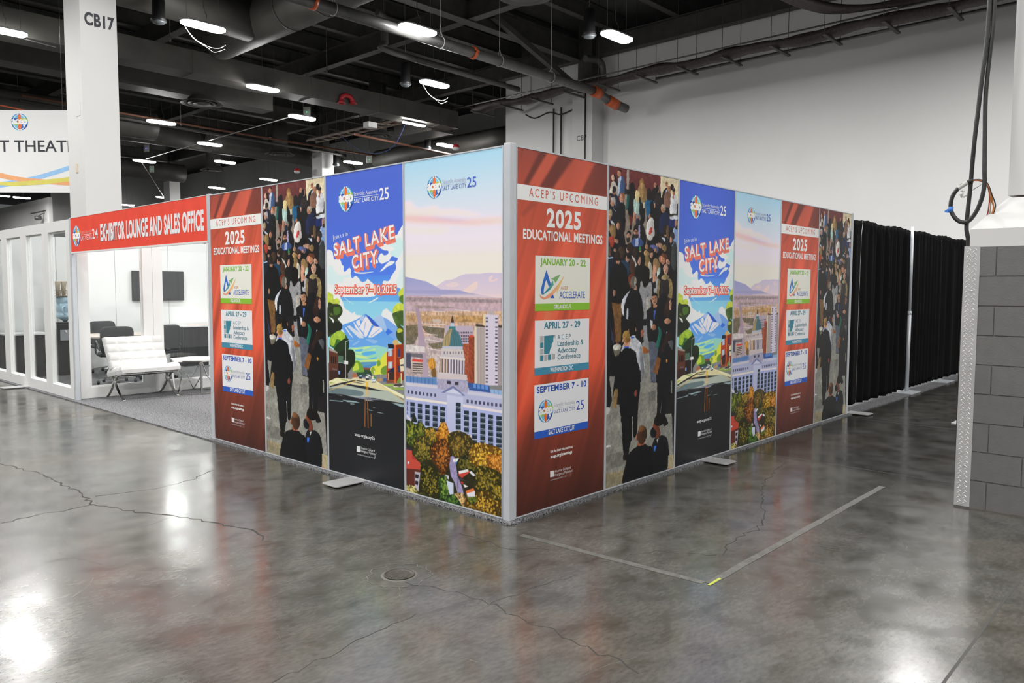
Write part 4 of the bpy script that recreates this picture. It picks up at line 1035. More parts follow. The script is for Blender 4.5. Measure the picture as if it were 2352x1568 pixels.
ART['D'] = [
 ('P','a4d0f8',[0,2200,1001,2200,1001,2436,0,2436],'c6d9f8',1,0,0,0),
 ('P','c6d9f8',[0,1980,1001,1980,1001,2200,0,2200],'dfdcee',1,0,0,0),
 ('P','dfdcee',[0,1760,1001,1760,1001,1980,0,1980],'f0dfe0',1,0,0,0),
 ('P','f7e0d6',[0,1250,1001,1250,1001,1760,0,1760],'f8e9dc',1,0,0,0),
 ('P','f8ddd2',[-8,2150,71,2151,148,2100,348,2103,381,2073,516,2070,743,2028,787,2002,476,2027,-9,2054],0,0.75,1,0,0),
 ('P','f9d2c8',[-9,2060,232,2037,476,2008,706,1987,951,1990,1007,1947,706,1946,476,1963,147,1986,-10,2009],0,0.9,1,0,0),
 ('P','f6bfc0',[-9,2049,232,2028,476,2000,706,1977,958,1960,706,1961,476,1979,147,2006,-10,2026],0,1,1,0,0),
 ('P','cdb2ca',[130,2036,315,2022,554,1992,706,1974,554,1977,315,2010],0,1,1,0,0),
 ('P','e4dae6',[554,1940,1007,1939,1007,1892,780,1929,631,1890],0,0.6,1,0,0),
 ('P','fbe0cc',[8,1974,232,1957,476,1944,396,1900,60,1921],0,0.5,1,0,0),
 ('B',1200,16,9),
 ('B',1200,22,12),
 ('G',333,2226,77),
 ('T','Scientific Assembly',(417,2240),(652,2240),30,'c3c8dc',0,1,2,0),
 ('S','c6cadc',[417,2234,654,2231,654,2229,417,2232],2),
 ('T','SALT LAKE CITY',(417,2197),(654,2197),29,'5464ac',0.0,1.05,2,0),
 ('T','25',(663,2196),(750,2196),65,'4a68c8',0.005,1,2,0),
 ('P','cabfd6',[345,1537,443,1578,522,1585,600,1611,653,1621,780,1620,845,1626,1008,1624,1008,1444,345,1436],'e2cdd2',1,0,0,0),
 ('P','eccfc9',[630,1506,750,1567,762,1529,691,1495],0,1,1,0,0),
 ('P','e8cccc',[878,1598,910,1607,896,1575,952,1588,945,1575,881,1565],0,1,1,0,0),
 ('P','eed3cb',[443,1545,538,1567,584,1545,506,1529],0,0.5,1,0,0),
 ('P','a5a2cb',[-14,1609,83,1595,152,1574,229,1574,312,1546,394,1515,584,1510,676,1493,853,1473,1008,1454,1008,1414,-16,1398],'bdb0c6',1,0,0,0),
 ('P','9b9dcb',[-14,1608,83,1595,229,1572,394,1515,-15,1511],'a9a7cc',1,0,0,0),
 ('P','8f94c4',[-15,1511,378,1509,600,1507,676,1492,394,1480,-15,1489],0,0.5,0,0,0),
 ('P','e6cfcd',[394,1475,1008,1484,1008,1434,394,1453],0,0.6,0,0,0),
 ('P','c3a5a6',[-15,1466,1008,1459,1009,1333,-17,1306],'b9a3b4',1,0,[22,0.14],0),
 ('P','c4a284',[-16,1352,1009,1374,1009,1141,-19,1087],'c9a79c',1,0,[16,0.26],0),
 ('P','b8a5a4',[-18,1168,1009,1212,1010,887,-22,797],0,1,0,[16,0.22],0),
 ('P','857a80',[-15,1455,394,1456,1008,1447,1008,1429,-16,1423],0,0.6,0,[14,0.3],0),
 ('P','8a7c74',[99,1399,474,1397,553,1385,228,1374,99,1377],0,0.6,0,[14,0.3],0),
 ('P','b08a58',[1,1323,474,1330,817,1328,817,1292,393,1292,1,1278],0,0.6,0,[14,0.3],0),
 ('P','5f5b48',[184,1250,433,1247,425,1168,368,1171,227,1209],0,0.8,0,[14,0.3],0),
 ('P','6a624c',[5,1246,141,1259,151,1209,145,1175,97,1113,4,1103],0,0.85,0,[14,0.3],0),
 ('P','b28a52',[553,1337,817,1339,817,1292,553,1289],0,0.6,0,[14,0.3],0),
 ('P','6a6248',[252,1124,409,1142,409,1099,310,1088],0,0.8,0,[14,0.3],0),
 ('L','e3d9d8',5,[261,1248,433,1246],0.8),
 ('L','e3d9d8',6,[185,1266,442,1267],0.8),
 ('L','e3d9d8',6,[210,1194,360,1190],0.8),
 ('L','e3d9d8',6,[226,1156,376,1146],0.8),
 ('L','e3d9d8',6,[537,1374,691,1367],0.8),
 ('L','e3d9d8',5,[311,1359,442,1356],0.8),
 ('L','e3d9d8',5,[19,1347,125,1346],0.8),
 ('L','e3d9d8',6,[251,1090,392,1081],0.8),
 ('P','c5b2b4',[279,1441,308,1439,307,1397,283,1397],0,1,0,0,0),
 ('P','c9b6ac',[307,1303,393,1303,393,1279,307,1281],0,1,0,0,0),
 ('P','a58fa3',[112,1383,155,1378,180,1289,222,1128,258,878,190,872,147,1118,140,1287],'b39fae',1,0,0,0),
 ('P','d6cccb',[4,1105,219,1101,226,1058,3,1054],0,1,0,[14,0.12],0),
 ('P','4a4c60',[8,1044,63,1046,62,928,7,936],0,1,0,0,0),
 ('P','6d6a70',[61,1045,193,1048,196,1017,61,1018],0,1,0,0,0),
 ('P','c9b9ac',[59,1001,200,1003,196,901,76,906],0,1,0,0,0),
 ('P','d5473a',[77,1002,200,1004,200,987,76,986],0,1,0,0,0),
 ('L','3a3038',7,[81,968,194,972],1),
 ('L','3a3038',7,[80,951,194,956],1),
 ('L','3a3038',6,[80,935,194,939],1),
 ('L','3a3038',7,[80,918,194,923],1),
 ('L','3a3038',7,[80,902,194,908],1),
 ('P','c2b2ae',[259,1051,384,1053,383,899,258,889],0,1,0,[14,0.2],0),
 ('P','c98f3a',[262,1007,310,1024,338,979,311,932,266,950],0,1,1,[12,0.3],0),
 ('P','7a5a30',[292,936,334,951,342,890,296,892],0,1,1,0,0),
 ('P','6f8fc4',[1,863,350,888,350,830,1,799],0,1,0,0,0),
 ('L','3a4a78',3,[130,879,129,829],1),
 ('P','b9a8b8',[438,1263,485,1263,724,1267,724,1147,437,1133],0,1,0,0,0),
 ('P','4a4450',[570,1222,580,1223,580,1211,569,1210],0,1,0,0,0),
 ('P','4a4450',[587,1223,597,1223,597,1211,587,1211],0,1,0,0,0),
 ('P','4a4450',[604,1223,614,1224,614,1212,604,1212],0,1,0,0,0),
 ('P','4a4450',[621,1224,631,1225,631,1213,621,1212],0,1,0,0,0),
 ('P','4a4450',[637,1225,647,1225,647,1214,637,1213],0,1,0,0,0),
 ('P','4a4450',[654,1226,664,1226,664,1214,654,1214],0,1,0,0,0),
 ('P','4a4450',[671,1226,681,1227,681,1215,671,1215],0,1,0,0,0),
 ('P','4a4450',[688,1227,697,1227,697,1216,688,1215],0,1,0,0,0),
 ('P','4a4450',[704,1227,714,1228,714,1216,704,1216],0,1,0,0,0),
 ('P','4a4450',[569,1200,580,1200,580,1188,569,1188],0,1,0,0,0),
 ('P','4a4450',[587,1200,597,1201,597,1189,587,1189],0,1,0,0,0),
 ('P','4a4450',[604,1201,614,1202,614,1190,604,1189],0,1,0,0,0),
 ('P','4a4450',[621,1202,630,1202,630,1191,620,1190],0,1,0,0,0),
 ('P','4a4450',[637,1203,647,1203,647,1191,637,1191],0,1,0,0,0),
 ('P','4a4450',[654,1203,664,1204,664,1192,654,1192],0,1,0,0,0),
 ('P','4a4450',[671,1204,681,1204,681,1193,671,1192],0,1,0,0,0),
 ('P','4a4450',[688,1205,697,1205,697,1193,688,1193],0,1,0,0,0),
 ('P','4a4450',[704,1205,714,1206,714,1194,704,1194],0,1,0,0,0),
 ('P','4a4450',[569,1179,580,1180,580,1168,569,1167],0,1,0,0,0),
 ('P','4a4450',[587,1180,597,1181,597,1169,586,1168],0,1,0,0,0),
 ('P','4a4450',[604,1181,614,1181,614,1170,604,1169],0,1,0,0,0),
 ('P','4a4450',[620,1182,630,1182,630,1170,620,1170],0,1,0,0,0),
 ('P','4a4450',[637,1182,647,1183,647,1171,637,1171],0,1,0,0,0),
 ('P','4a4450',[654,1183,664,1184,664,1172,654,1171],0,1,0,0,0),
 ('P','4a4450',[671,1184,681,1184,681,1173,671,1172],0,1,0,0,0),
 ('P','4a4450',[688,1185,697,1185,697,1173,688,1173],0,1,0,0,0),
 ('P','4a4450',[704,1185,714,1186,714,1174,704,1174],0,1,0,0,0),
 ('P','4a4450',[569,1162,579,1163,579,1151,569,1150],0,1,0,0,0),
 ('P','4a4450',[586,1163,597,1163,597,1152,586,1151],0,1,0,0,0),
 ('P','4a4450',[604,1164,614,1164,614,1152,603,1152],0,1,0,0,0),
 ('P','4a4450',[620,1165,630,1165,630,1153,620,1153],0,1,0,0,0),
 ('P','4a4450',[637,1165,647,1166,647,1154,637,1154],0,1,0,0,0),
 ('P','4a4450',[654,1166,664,1167,664,1155,654,1154],0,1,0,0,0),
 ('P','4a4450',[671,1167,681,1167,681,1156,671,1155],0,1,0,0,0),
 ('P','4a4450',[688,1168,697,1168,697,1157,688,1156],0,1,0,0,0),
 ('P','4a4450',[704,1168,714,1169,714,1157,704,1157],0,1,0,0,0),
 ('P','a5543a',[614,1141,692,1145,692,859,645,855,614,1067],0,1,0,[9,0.3],0),
 ('P','93452f',[678,1197,709,1211,737,1195,737,863,683,859],0,1,0,[9,0.3],0),
 ('P','c8503a',[678,1197,709,1211,737,1195,691,1185],0,1,0,0,0),
 ('P','b9aaa4',[736,1267,840,1264,841,872,736,863],0,1,0,0,0),
 ('P','d8cbb4',[736,1267,756,1267,757,865,736,863],0,1,0,0,0),
 ('L','8d8288',4,[762,1256,762,866],1),
 ('L','8d8288',3,[772,1257,772,866],1),
 ('L','8d8288',3,[782,1257,783,867],1),
 ('L','8d8288',3,[793,1258,793,868],1),
 ('L','8d8288',3,[803,1258,803,869],1),
 ('L','8d8288',3,[813,1258,813,870],1),
 ('L','8d8288',3,[823,1259,824,871],1),
 ('L','8d8288',3,[834,1259,834,872],1),
 ('P','aa9c9c',[959,1266,1009,1268,1010,887,958,883],0,1,0,0,0),
 ('L','857a80',3,[966,1261,967,883],1),
 ('L','857a80',3,[975,1262,977,884],1),
 ('L','857a80',3,[985,1262,986,885],1),
 ('L','857a80',3,[995,1262,996,886],1),
 ('P','4a4038',[749,1282,840,1277,840,1263,749,1265],0,1,0,0,0),
 ('P','4a4038',[960,1281,1009,1280,1009,1264,960,1265],0,1,0,0,0),
 ('P','cfc6d6',[838,1351,961,1347,959,883,839,872],0,1,0,0,0),
 ('P','e0c89a',[819,1348,838,1354,839,1270,819,1276],0,1,0,0,0),
 ('P','b5a8a8',[864,1375,923,1372,923,1350,864,1351],0,1,0,0,0),
 ('P','4a4452',[843,1330,866,1330,866,1320,843,1320],0,1,0,0,0),
 ('P','4a4452',[932,1328,955,1328,955,1319,932,1319],0,1,0,0,0),
 ('P','4a4452',[843,1307,866,1307,866,1298,843,1298],0,1,0,0,0),
 ('P','4a4452',[932,1306,955,1306,955,1296,932,1297],0,1,0,0,0),
 ('P','4a4452',[843,1273,866,1273,866,1264,843,1263],0,1,0,0,0),
 ('P','4a4452',[932,1272,955,1272,955,1263,932,1263],0,1,0,0,0),
 ('P','4a4452',[843,1247,866,1248,866,1239,843,1238],0,1,0,0,0),
 ('P','4a4452',[932,1247,955,1247,955,1238,932,1238],0,1,0,0,0),
 ('P','4a4452',[843,1224,866,1224,866,1215,843,1214],0,1,0,0,0),
 ('P','4a4452',[932,1224,955,1224,955,1215,932,1215],0,1,0,0,0),
 ('P','4a4452',[843,1201,866,1201,866,1192,843,1192],0,1,0,0,0),
 ('P','4a4452',[932,1201,955,1201,955,1192,932,1192],0,1,0,0,0),
 ('P','4a4452',[843,1166,866,1166,866,1157,843,1156],0,1,0,0,0),
 ('P','4a4452',[932,1166,955,1167,955,1157,932,1157],0,1,0,0,0),
 ('P','4a4452',[843,1142,866,1143,866,1134,843,1133],0,1,0,0,0),
 ('P','4a4452',[932,1143,955,1144,955,1134,932,1134],0,1,0,0,0),
 ('P','4a4452',[843,1120,866,1120,866,1111,843,1110],0,1,0,0,0),
 ('P','4a4452',[932,1121,955,1121,956,1112,932,1112],0,1,0,0,0),
 ('P','4a4452',[843,1097,866,1098,866,1088,843,1087],0,1,0,0,0),
 ('P','4a4452',[932,1098,956,1099,956,1090,932,1089],0,1,0,0,0),
 ('P','4a4452',[843,1074,866,1075,866,1066,843,1065],0,1,0,0,0),
 ('P','4a4452',[932,1076,956,1076,956,1067,932,1067],0,1,0,0,0),
 ('P','4a4452',[843,1051,866,1052,866,1042,843,1041],0,1,0,0,0),
 ('P','4a4452',[932,1053,956,1053,956,1044,932,1043],0,1,0,0,0),
 ('P','4a4452',[843,1028,866,1029,866,1019,843,1018],0,1,0,0,0),
 ('P','4a4452',[932,1030,956,1031,956,1021,932,1021],0,1,0,0,0),
 ('P','4a4452',[843,1004,866,1006,867,996,843,995],0,1,0,0,0),
 ('P','4a4452',[932,1007,956,1008,956,998,932,998],0,1,0,0,0),
 ('P','4a4452',[843,982,867,983,867,973,843,972],0,1,0,0,0),
 ('P','4a4452',[932,984,956,985,956,976,933,975],0,1,0,0,0),
 ('P','4a4452',[843,947,867,948,867,939,843,938],0,1,0,0,0),
 ('P','4a4452',[933,950,956,951,956,942,933,941],0,1,0,0,0),
 ('P','4a4452',[843,924,867,926,867,916,843,915],0,1,0,0,0),
 ('P','4a4452',[933,928,956,929,956,919,933,919],0,1,0,0,0),
 ('P','4a4452',[843,901,867,902,867,893,843,891],0,1,0,0,0),
 ('P','4a4452',[933,905,956,906,956,896,933,895],0,1,0,0,0),
 ('P','4a342c',[513,1334,526,1307,532,1282,496,1281,503,1309],0,1,0,0,0),
 ('P','b9c2d4',[494,1282,532,1283,532,1257,493,1256],0,1,0,0,0),
 ('P','3f7a7c',[481,1257,546,1258,546,1234,480,1232],0,1,0,0,0),
 ('P','4a767e',[485,1237,545,1237,590,1199,610,1152,613,1123,415,1112,425,1165,449,1204],0,1,1,0,0),
 ('P','b0986a',[483,1234,512,1234,494,1185,479,1116,415,1112,429,1176],0,1,1,0,0),
 ('L','2f5560',3,[488,1230,448,1188,441,1117],1),
 ('L','2f5560',2,[494,1231,470,1189,469,1118],1),
 ('L','2f5560',3,[504,1231,499,1190,505,1120],1),
 ('L','2f5560',3,[512,1231,524,1191,536,1122],1),
 ('L','2f5560',3,[518,1231,546,1192,564,1123],1),
 ('L','2f5560',2,[525,1232,568,1193,591,1125],1),
 ('P','b9bccc',[410,1115,619,1123,622,1104,407,1097],0,1,0,0,0),
 ('P','d0c4bc',[403,1098,623,1102,639,1041,386,1038],'c4bcc4',1,0,0,0),
 ('P','d9d0ca',[382,1040,643,1042,643,1027,382,1027],0,1,0,0,0),
 ('P','7d7280',[425,1078,436,1078,436,1059,425,1059],0,1,0,0,0),
 ('P','7d7280',[455,1079,467,1079,466,1061,455,1061],0,1,0,0,0),
 ('P','7d7280',[486,1081,497,1081,497,1063,486,1063],0,1,0,0,0),
 ('P','7d7280',[516,1083,527,1083,527,1065,516,1064],0,1,0,0,0),
 ('P','7d7280',[546,1085,557,1085,557,1066,546,1066],0,1,0,0,0),
 ('P','7d7280',[575,1086,586,1086,586,1068,575,1068],0,1,0,0,0),
 ('P','7d7280',[605,1088,616,1088,616,1070,605,1070],0,1,0,0,0),
 ('P','6d6070',[386,1026,639,1026,639,932,373,919],0,1,0,0,0),
 ('P','e2c3a0',[390,1026,403,1026,401,922,387,922],0,1,0,0,0),
 ('P','e2c3a0',[420,1026,433,1026,431,924,418,924],0,1,0,0,0),
 ('P','e2c3a0',[449,1027,463,1026,461,925,447,925],0,1,0,0,0),
 ('P','d6d0da',[479,1027,493,1027,491,926,477,926],0,1,0,0,0),
 ('P','d6d0da',[509,1027,522,1027,520,927,507,927],0,1,0,0,0),
 ('P','d6d0da',[538,1027,551,1027,549,928,536,928],0,1,0,0,0),
 ('P','d6d0da',[567,1028,580,1027,578,929,565,929],0,1,0,0,0),
 ('P','d6d0da',[596,1028,609,1028,607,931,594,931],0,1,0,0,0),
 ('P','d6d0da',[624,1028,637,1028,635,932,622,932],0,1,0,0,0),
 ('P','d2c8c8',[372,927,651,930,655,886,360,890],0,1,0,0,0),
 ('P','8f9ac0',[360,892,671,890,683,859,354,830],0,1,0,0,0),
 ('P','b0b4d4',[-7,826,1004,848,1006,443,-9,550],'b9b8d0',1,0,0,0),
 ('P','5f86bc',[-6,871,342,876,346,840,-7,833],0,1,0,0,0),
 ('L','2f4a80',4,[53,867,53,828],1),
 ('L','2f4a80',4,[93,867,93,829],1),
 ('L','2f4a80',3,[133,868,133,830],1),
 ('L','2f4a80',3,[181,869,180,830],1),
 ('L','2f4a80',4,[222,869,222,831],1),
 ('L','2f4a80',4,[263,870,263,832],1),
 ('L','2f4a80',3,[304,871,304,833],1),
 ('P','37589a',[666,877,876,875,891,827,684,827],0,1,0,0,0),
 ('P','5f8fd0',[723,874,750,874,752,844,724,845],0,1,0,0,0),
 ('P','5f8fd0',[762,873,789,873,790,844,763,844],0,1,0,0,0),
 ('P','5f8fd0',[801,874,828,873,830,844,803,845],0,1,0,0,0),
 ('P','5f8fd0',[839,873,866,873,868,844,841,844],0,1,0,0,0),
 ('P','8fb0d8',[890,851,1004,851,1004,821,891,827],0,1,0,0,0),
 ('L','3a4a78',3,[923,847,927,826],1),
 ('L','3a4a78',2,[961,850,966,823],1),
 ('P','cdbfc0',[350,913,658,930,667,895,365,877],0,1,0,0,0),
 ('P','a9a3bc',[363,878,669,885,669,805,362,806],0,1,0,[12,0.12],0),
 ('P','3a3644',[456,872,495,873,495,851,456,851],0,1,0,0,0),
 ('P','3a3644',[539,872,578,873,578,851,538,850],0,1,0,0,0),
 ('P','cfc9d4',[-7,822,349,830,354,809,-7,799],0,1,0,0,0),
 ('P','c8c6d8',[667,817,1004,821,1004,796,667,795],0,1,0,0,0),
 ('P','717aa4',[394,782,521,844,644,784,621,780,521,824,431,784],0,1,0,0,0),
 ('P','cdd0e4',[443,790,521,824,616,788],0,1,0,0,0),
 ('P','4a4a66',[20,766,41,767,40,742,20,741],0,1,0,0,0),
 ('P','4a4a66',[64,767,85,767,85,743,64,742],0,1,0,0,0),
 ('P','4a4a66',[108,766,128,767,128,743,108,742],0,1,0,0,0),
 ('P','4a4a66',[152,767,172,768,171,743,151,743],0,1,0,0,0),
 ('P','4a4a66',[195,768,214,768,214,744,194,743],0,1,0,0,0),
 ('P','4a4a66',[237,767,257,768,256,744,237,743],0,1,0,0,0),
 ('P','4a4a66',[279,768,299,768,298,745,279,744],0,1,0,0,0),
 ('P','4a4a66',[321,768,340,769,340,745,321,745],0,1,0,0,0),
 ('P','4a4a66',[658,759,678,759,678,735,658,735],0,1,0,0,0),
 ('P','4a4a66',[699,760,719,760,719,736,699,736],0,1,0,0,0),
 ('P','4a4a66',[739,760,759,760,759,737,739,736],0,1,0,0,0),
 ('P','4a4a66',[779,761,799,761,799,738,779,737],0,1,0,0,0),
 ('P','4a4a66',[818,761,838,761,838,738,818,738],0,1,0,0,0),
 ('P','4a4a66',[857,761,877,762,877,738,857,739],0,1,0,0,0),
 ('P','4a4a66',[896,762,915,762,915,739,896,739],0,1,0,0,0),
 ('P','4a4a66',[934,763,953,762,953,740,934,739],0,1,0,0,0),
 ('P','4a4a66',[972,763,991,763,991,740,972,740],0,1,0,0,0),
 ('P','eadfd6',[-8,718,460,720,460,704,-8,697],0,1,0,0,0),
 ('P','e2d8dc',[619,723,1005,718,1005,701,619,704],0,1,0,0,0),
 ('P','a9b1dc',[-8,697,460,704,459,491,-10,486],0,1,0,0,0),
 ('P','a9b1dc',[619,704,1005,701,1006,443,535,501],0,1,0,0,0),
 ('P','c6c9e4',[456,773,623,768,622,712,604,713,603,523,462,504,456,698],'b4b8da',1,0,0,0),
 ('P','23303c',[14,683,23,680,22,585,13,588],0,1,0,0,0),
 ('L','c9d2ea',5,[14,651,22,649],1),
 ('L','8f9cc0',2,[13,642,22,639],1),
 ('L','c9d2ea',5,[13,608,22,605],1),
 ('L','8f9cc0',3,[13,598,22,595],1),
 ('P','23303c',[52,680,103,681,102,552,51,550],0,1,0,0,0),
 ('L','c9d2ea',5,[51,648,103,650],1),
 ('L','8f9cc0',2,[51,639,103,641],1),
 ('L','c9d2ea',5,[51,605,103,607],1),
 ('L','8f9cc0',3,[51,595,103,597],1),
 ('L','c9d2ea',5,[51,561,102,564],1),
 ('L','8f9cc0',3,[51,551,102,554],1),
 ('P','23303c',[137,678,188,679,187,527,136,525],0,1,0,0,0),
 ('L','c9d2ea',5,[137,647,187,649],1),
 ('L','8f9cc0',3,[137,637,187,639],1),
 ('L','c9d2ea',5,[137,604,187,606],1),
 ('L','8f9cc0',3,[137,594,187,596],1),
 ('L','c9d2ea',5,[136,561,187,563],1),
 ('L','8f9cc0',3,[136,551,187,553],1),
 ('P','23303c',[221,680,270,681,269,520,220,518],0,1,0,0,0),
 ('L','c9d2ea',5,[221,649,270,651],1),
 ('L','8f9cc0',3,[221,639,270,641],1),
 ('L','c9d2ea',5,[221,606,270,609],1),
 ('L','8f9cc0',2,[220,597,270,599],1),
 ('L','c9d2ea',4,[220,564,270,566],1),
 ('L','8f9cc0',3,[220,554,270,556],1),
 ('L','c9d2ea',5,[220,521,270,523],1),
 ('L','8f9cc0',3,[220,511,269,514],1),
 ('P','23303c',[303,680,356,681,355,500,302,497],0,1,0,0,0),
 ('L','c9d2ea',5,[303,649,355,651],1),
 ('L','8f9cc0',2,[303,640,355,642],1),
 ('L','c9d2ea',5,[303,607,355,609],1),
 ('L','8f9cc0',3,[303,597,355,600],1),
 ('L','c9d2ea',5,[302,564,355,567],1),
 ('L','8f9cc0',3,[302,555,355,558],1),
 ('L','c9d2ea',5,[302,522,355,525],1),
 ('L','8f9cc0',3,[302,512,355,516],1),
 ('P','23303c',[384,680,438,682,437,538,383,535],0,1,0,0,0),
 ('L','c9d2ea',4,[383,650,438,652],1),
 ('L','8f9cc0',3,[383,640,438,643],1),
 ('L','c9d2ea',5,[383,608,438,611],1),
 ('L','8f9cc0',3,[383,598,438,601],1),
 ('L','c9d2ea',5,[383,566,438,569],1),
 ('L','8f9cc0',3,[383,556,438,560],1),
 ('P','23303c',[548,727,599,729,599,523,547,521],0,1,0,0,0),
 ('L','c9d2ea',4,[548,698,599,700],1),
 ('L','8f9cc0',3,[548,688,599,690],1),
 ('L','c9d2ea',4,[548,657,599,659],1),
 ('L','8f9cc0',3,[548,647,599,650],1),
 ('L','c9d2ea',4,[547,616,599,618],1),
 ('L','8f9cc0',3,[547,606,599,609],1),
 ('L','c9d2ea',5,[547,574,599,577],1),
 ('L','8f9cc0',3,[547,565,599,568],1),
 ('L','c9d2ea',5,[547,533,599,537],1),
 ('L','8f9cc0',3,[547,524,599,527],1),
 ('P','23303c',[630,680,681,682,681,527,630,525],0,1,0,0,0),
 ('L','c9d2ea',4,[630,651,681,653],1),
 ('L','8f9cc0',3,[630,641,681,644],1),
 ('L','c9d2ea',5,[630,610,681,613],1),
 ('L','8f9cc0',2,[630,601,681,604],1),
 ('L','c9d2ea',5,[630,569,681,572],1),
 ('L','8f9cc0',3,[630,560,681,563],1),
 ('L','c9d2ea',4,[630,529,681,532],1),
 ('L','8f9cc0',2,[630,520,681,523],1),
 ('P','23303c',[712,679,761,681,761,476,711,473],0,1,0,0,0),
 ('L','c9d2ea',5,[712,650,761,653],1),
 ('L','8f9cc0',3,[712,641,761,644],1),
 ('L','c9d2ea',5,[712,610,761,613],1),
 ('L','8f9cc0',2,[711,601,761,604],1),
 ('L','c9d2ea',4,[711,570,761,573],1),
 ('L','8f9cc0',2,[711,561,761,564],1),
 ('L','c9d2ea',5,[711,529,761,533],1),
 ('L','8f9cc0',3,[711,520,761,524],1),
 ('L','c9d2ea',5,[711,489,761,493],1),
 ('L','8f9cc0',3,[711,480,761,484],1),
 ('P','23303c',[791,680,840,682,840,471,791,468],0,1,0,0,0),
 ('L','c9d2ea',4,[791,652,840,654],1),
 ('L','8f9cc0',2,[791,643,840,645],1),
 ('L','c9d2ea',4,[791,612,840,614],1),
 ('L','8f9cc0',2,[791,603,840,606],1),
 ('L','c9d2ea',4,[791,572,840,575],1),
 ('L','8f9cc0',3,[791,563,840,566],1),
 ('L','c9d2ea',5,[791,532,840,535],1),
 ('L','8f9cc0',3,[791,523,840,526],1),
 ('L','c9d2ea',5,[791,492,840,496],1),
 ('L','8f9cc0',3,[791,483,840,487],1),
 ('P','23303c',[868,678,914,679,915,472,868,469],0,1,0,0,0),
 ('L','c9d2ea',4,[868,649,914,651],1),
 ('L','8f9cc0',3,[868,640,914,642],1),
 ('L','c9d2ea',4,[868,610,915,612],1),
 ('L','8f9cc0',2,[868,601,915,603],1),
 ('L','c9d2ea',5,[868,570,915,573],1),
 ('L','8f9cc0',3,[868,561,915,564],1),
 ('L','c9d2ea',4,[868,531,915,534],1),
 ('L','8f9cc0',2,[868,522,915,525],1),
 ('L','c9d2ea',5,[868,491,915,495],1),
 ('L','8f9cc0',3,[868,482,915,486],1),
 ('P','23303c',[945,677,996,679,997,471,945,467],0,1,0,0,0),
 ('L','c9d2ea',4,[945,649,996,652],1),
 ('L','8f9cc0',2,[945,640,996,643],1),
 ('L','c9d2ea',4,[945,610,996,613],1),
 ('L','8f9cc0',2,[945,601,996,604],1),
 ('L','c9d2ea',4,[945,571,997,574],1),
 ('L','8f9cc0',2,[945,562,997,565],1),
 ('L','c9d2ea',4,[945,532,997,535],1),
 ('L','8f9cc0',2,[945,523,997,527],1),
 ('L','c9d2ea',5,[945,492,997,496],1),
 ('L','8f9cc0',2,[945,484,997,488],1),
 ('P','d3c4c0',[464,518,706,516,706,481,464,476],0,1,0,0,0),
 ('P','2c2a16',[-9,550,88,526,204,513,338,488,467,465,704,490,786,469,1005,449,1007,-42,-15,-65],0,1,0,[25,0.3],0),
 ('P','9a8fb8',[471,331,534,349,565,212,612,140,634,71,572,70,532,160,493,200],0,1,0,[10,0.15],0),
 ('P','c9c2cc',[406,199,476,197,475,170,416,173],0,1,0,0,0),
 ('P','6fb8c8',[396,180,456,194,446,168,401,167],0,1,0,0,0),
 ('R',[-4,529,88,526,122,446,87,350,-5,387],'2f3f1a','5a6a22','9a9a30',60,16),
 ('R',[88,498,173,540,237,489,247,390,172,363,92,400],'2d3a18','566321','98962f',60,16),
 ('R',[212,493,307,522,352,477,339,417,245,390],'3a3a18','7a6a22','c99a32',60,16),
 ('R',[339,475,388,557,440,572,481,494,468,435,377,422],'7a4a14','c0781e','eaa83a',60,16),
 ('R',[96,401,204,447,260,382,280,288,192,233,91,270],'3a3a18','6f6a24','b08f30',60,16),
 ('R',[473,492,573,529,687,509,727,448,650,375,573,336,515,348,474,409],'3a3418','6a5a24','a8842e',60,16),
 ('R',[282,371,377,443,459,440,491,354,468,246,396,180,311,235],'4a2a10','9a5a20','d08030',60,16),
 ('R',[577,321,686,386,782,346,764,268,648,242,571,270],'1f2412','4a4a1c','8a7a2a',60,16),
 ('R',[681,402,759,468,849,475,1005,453,1006,318,849,305,777,296,699,330],'6a4a10','c8902a','f2c848',60,16),
 ('R',[849,388,937,420,1006,412,1006,299,893,286],'7a4a14','c07a2a','e8a040',60,16),
 ('R',[759,310,893,318,1006,280,1007,141,849,112,736,156,754,244],'33300f','6f6420','b0922e',60,16),
 ('R',[166,236,275,277,381,195,401,69,420,-17,273,-17,148,-6,144,127],'2a2a10','5f5c1c','a8922c',60,16),
 ('R',[371,152,436,194,490,105,470,24,381,10],'22361a','3f6a2a','8aa038',60,16),
 ('R',[529,72,610,95,653,55,634,-9,572,9],'6a5a3a','c09a5a','f0c88a',60,16),
 ('R',[440,35,534,69,624,-17,533,-18,410,-19],'1c3018','35561f','5f8a34',60,16),
 ('R',[657,76,804,145,1007,135,1007,-30,832,-28,652,-18],'4a3810','a07a24','e0b03c',60,16),
 ('R',[902,205,1006,211,1007,122,920,112],'33300f','7a6a20','b89a34',60,16),
 ('R',[657,89,722,108,759,75,704,38],'2a3a14','5a6a24','8f9a38',60,16),
 ('P','1f2a1e',[94,610,136,536,61,534],0,1,0,0,0),
 ('P','e8d8d8',[7,580,61,551,56,536,7,566],0,1,0,0,0),
 ('P','c4493a',[0,320,70,318,70,269,162,242,162,190,-2,173],0,1,0,0,0),
 ('P','a8382e',[70,292,129,255,70,253],0,1,0,0,0),
 ('P','2f2a38',[0,338,70,338,70,323,0,320],0,1,0,0,0),
 ('P','5f2a22',[-2,174,162,186,140,21,-3,49],0,1,0,0,0),
 ('P','b9b0bc',[99,166,162,169,140,21,98,45],0,1,0,0,0),
 ('P','2a2228',[104,149,147,149,138,119,104,120],0,1,0,0,0),
 ('P','2a2228',[104,99,138,98,136,69,104,71],0,1,0,0,0),
 ('P','d3d8e2',[15,230,37,230,33,212,15,212],0,1,0,0,0),
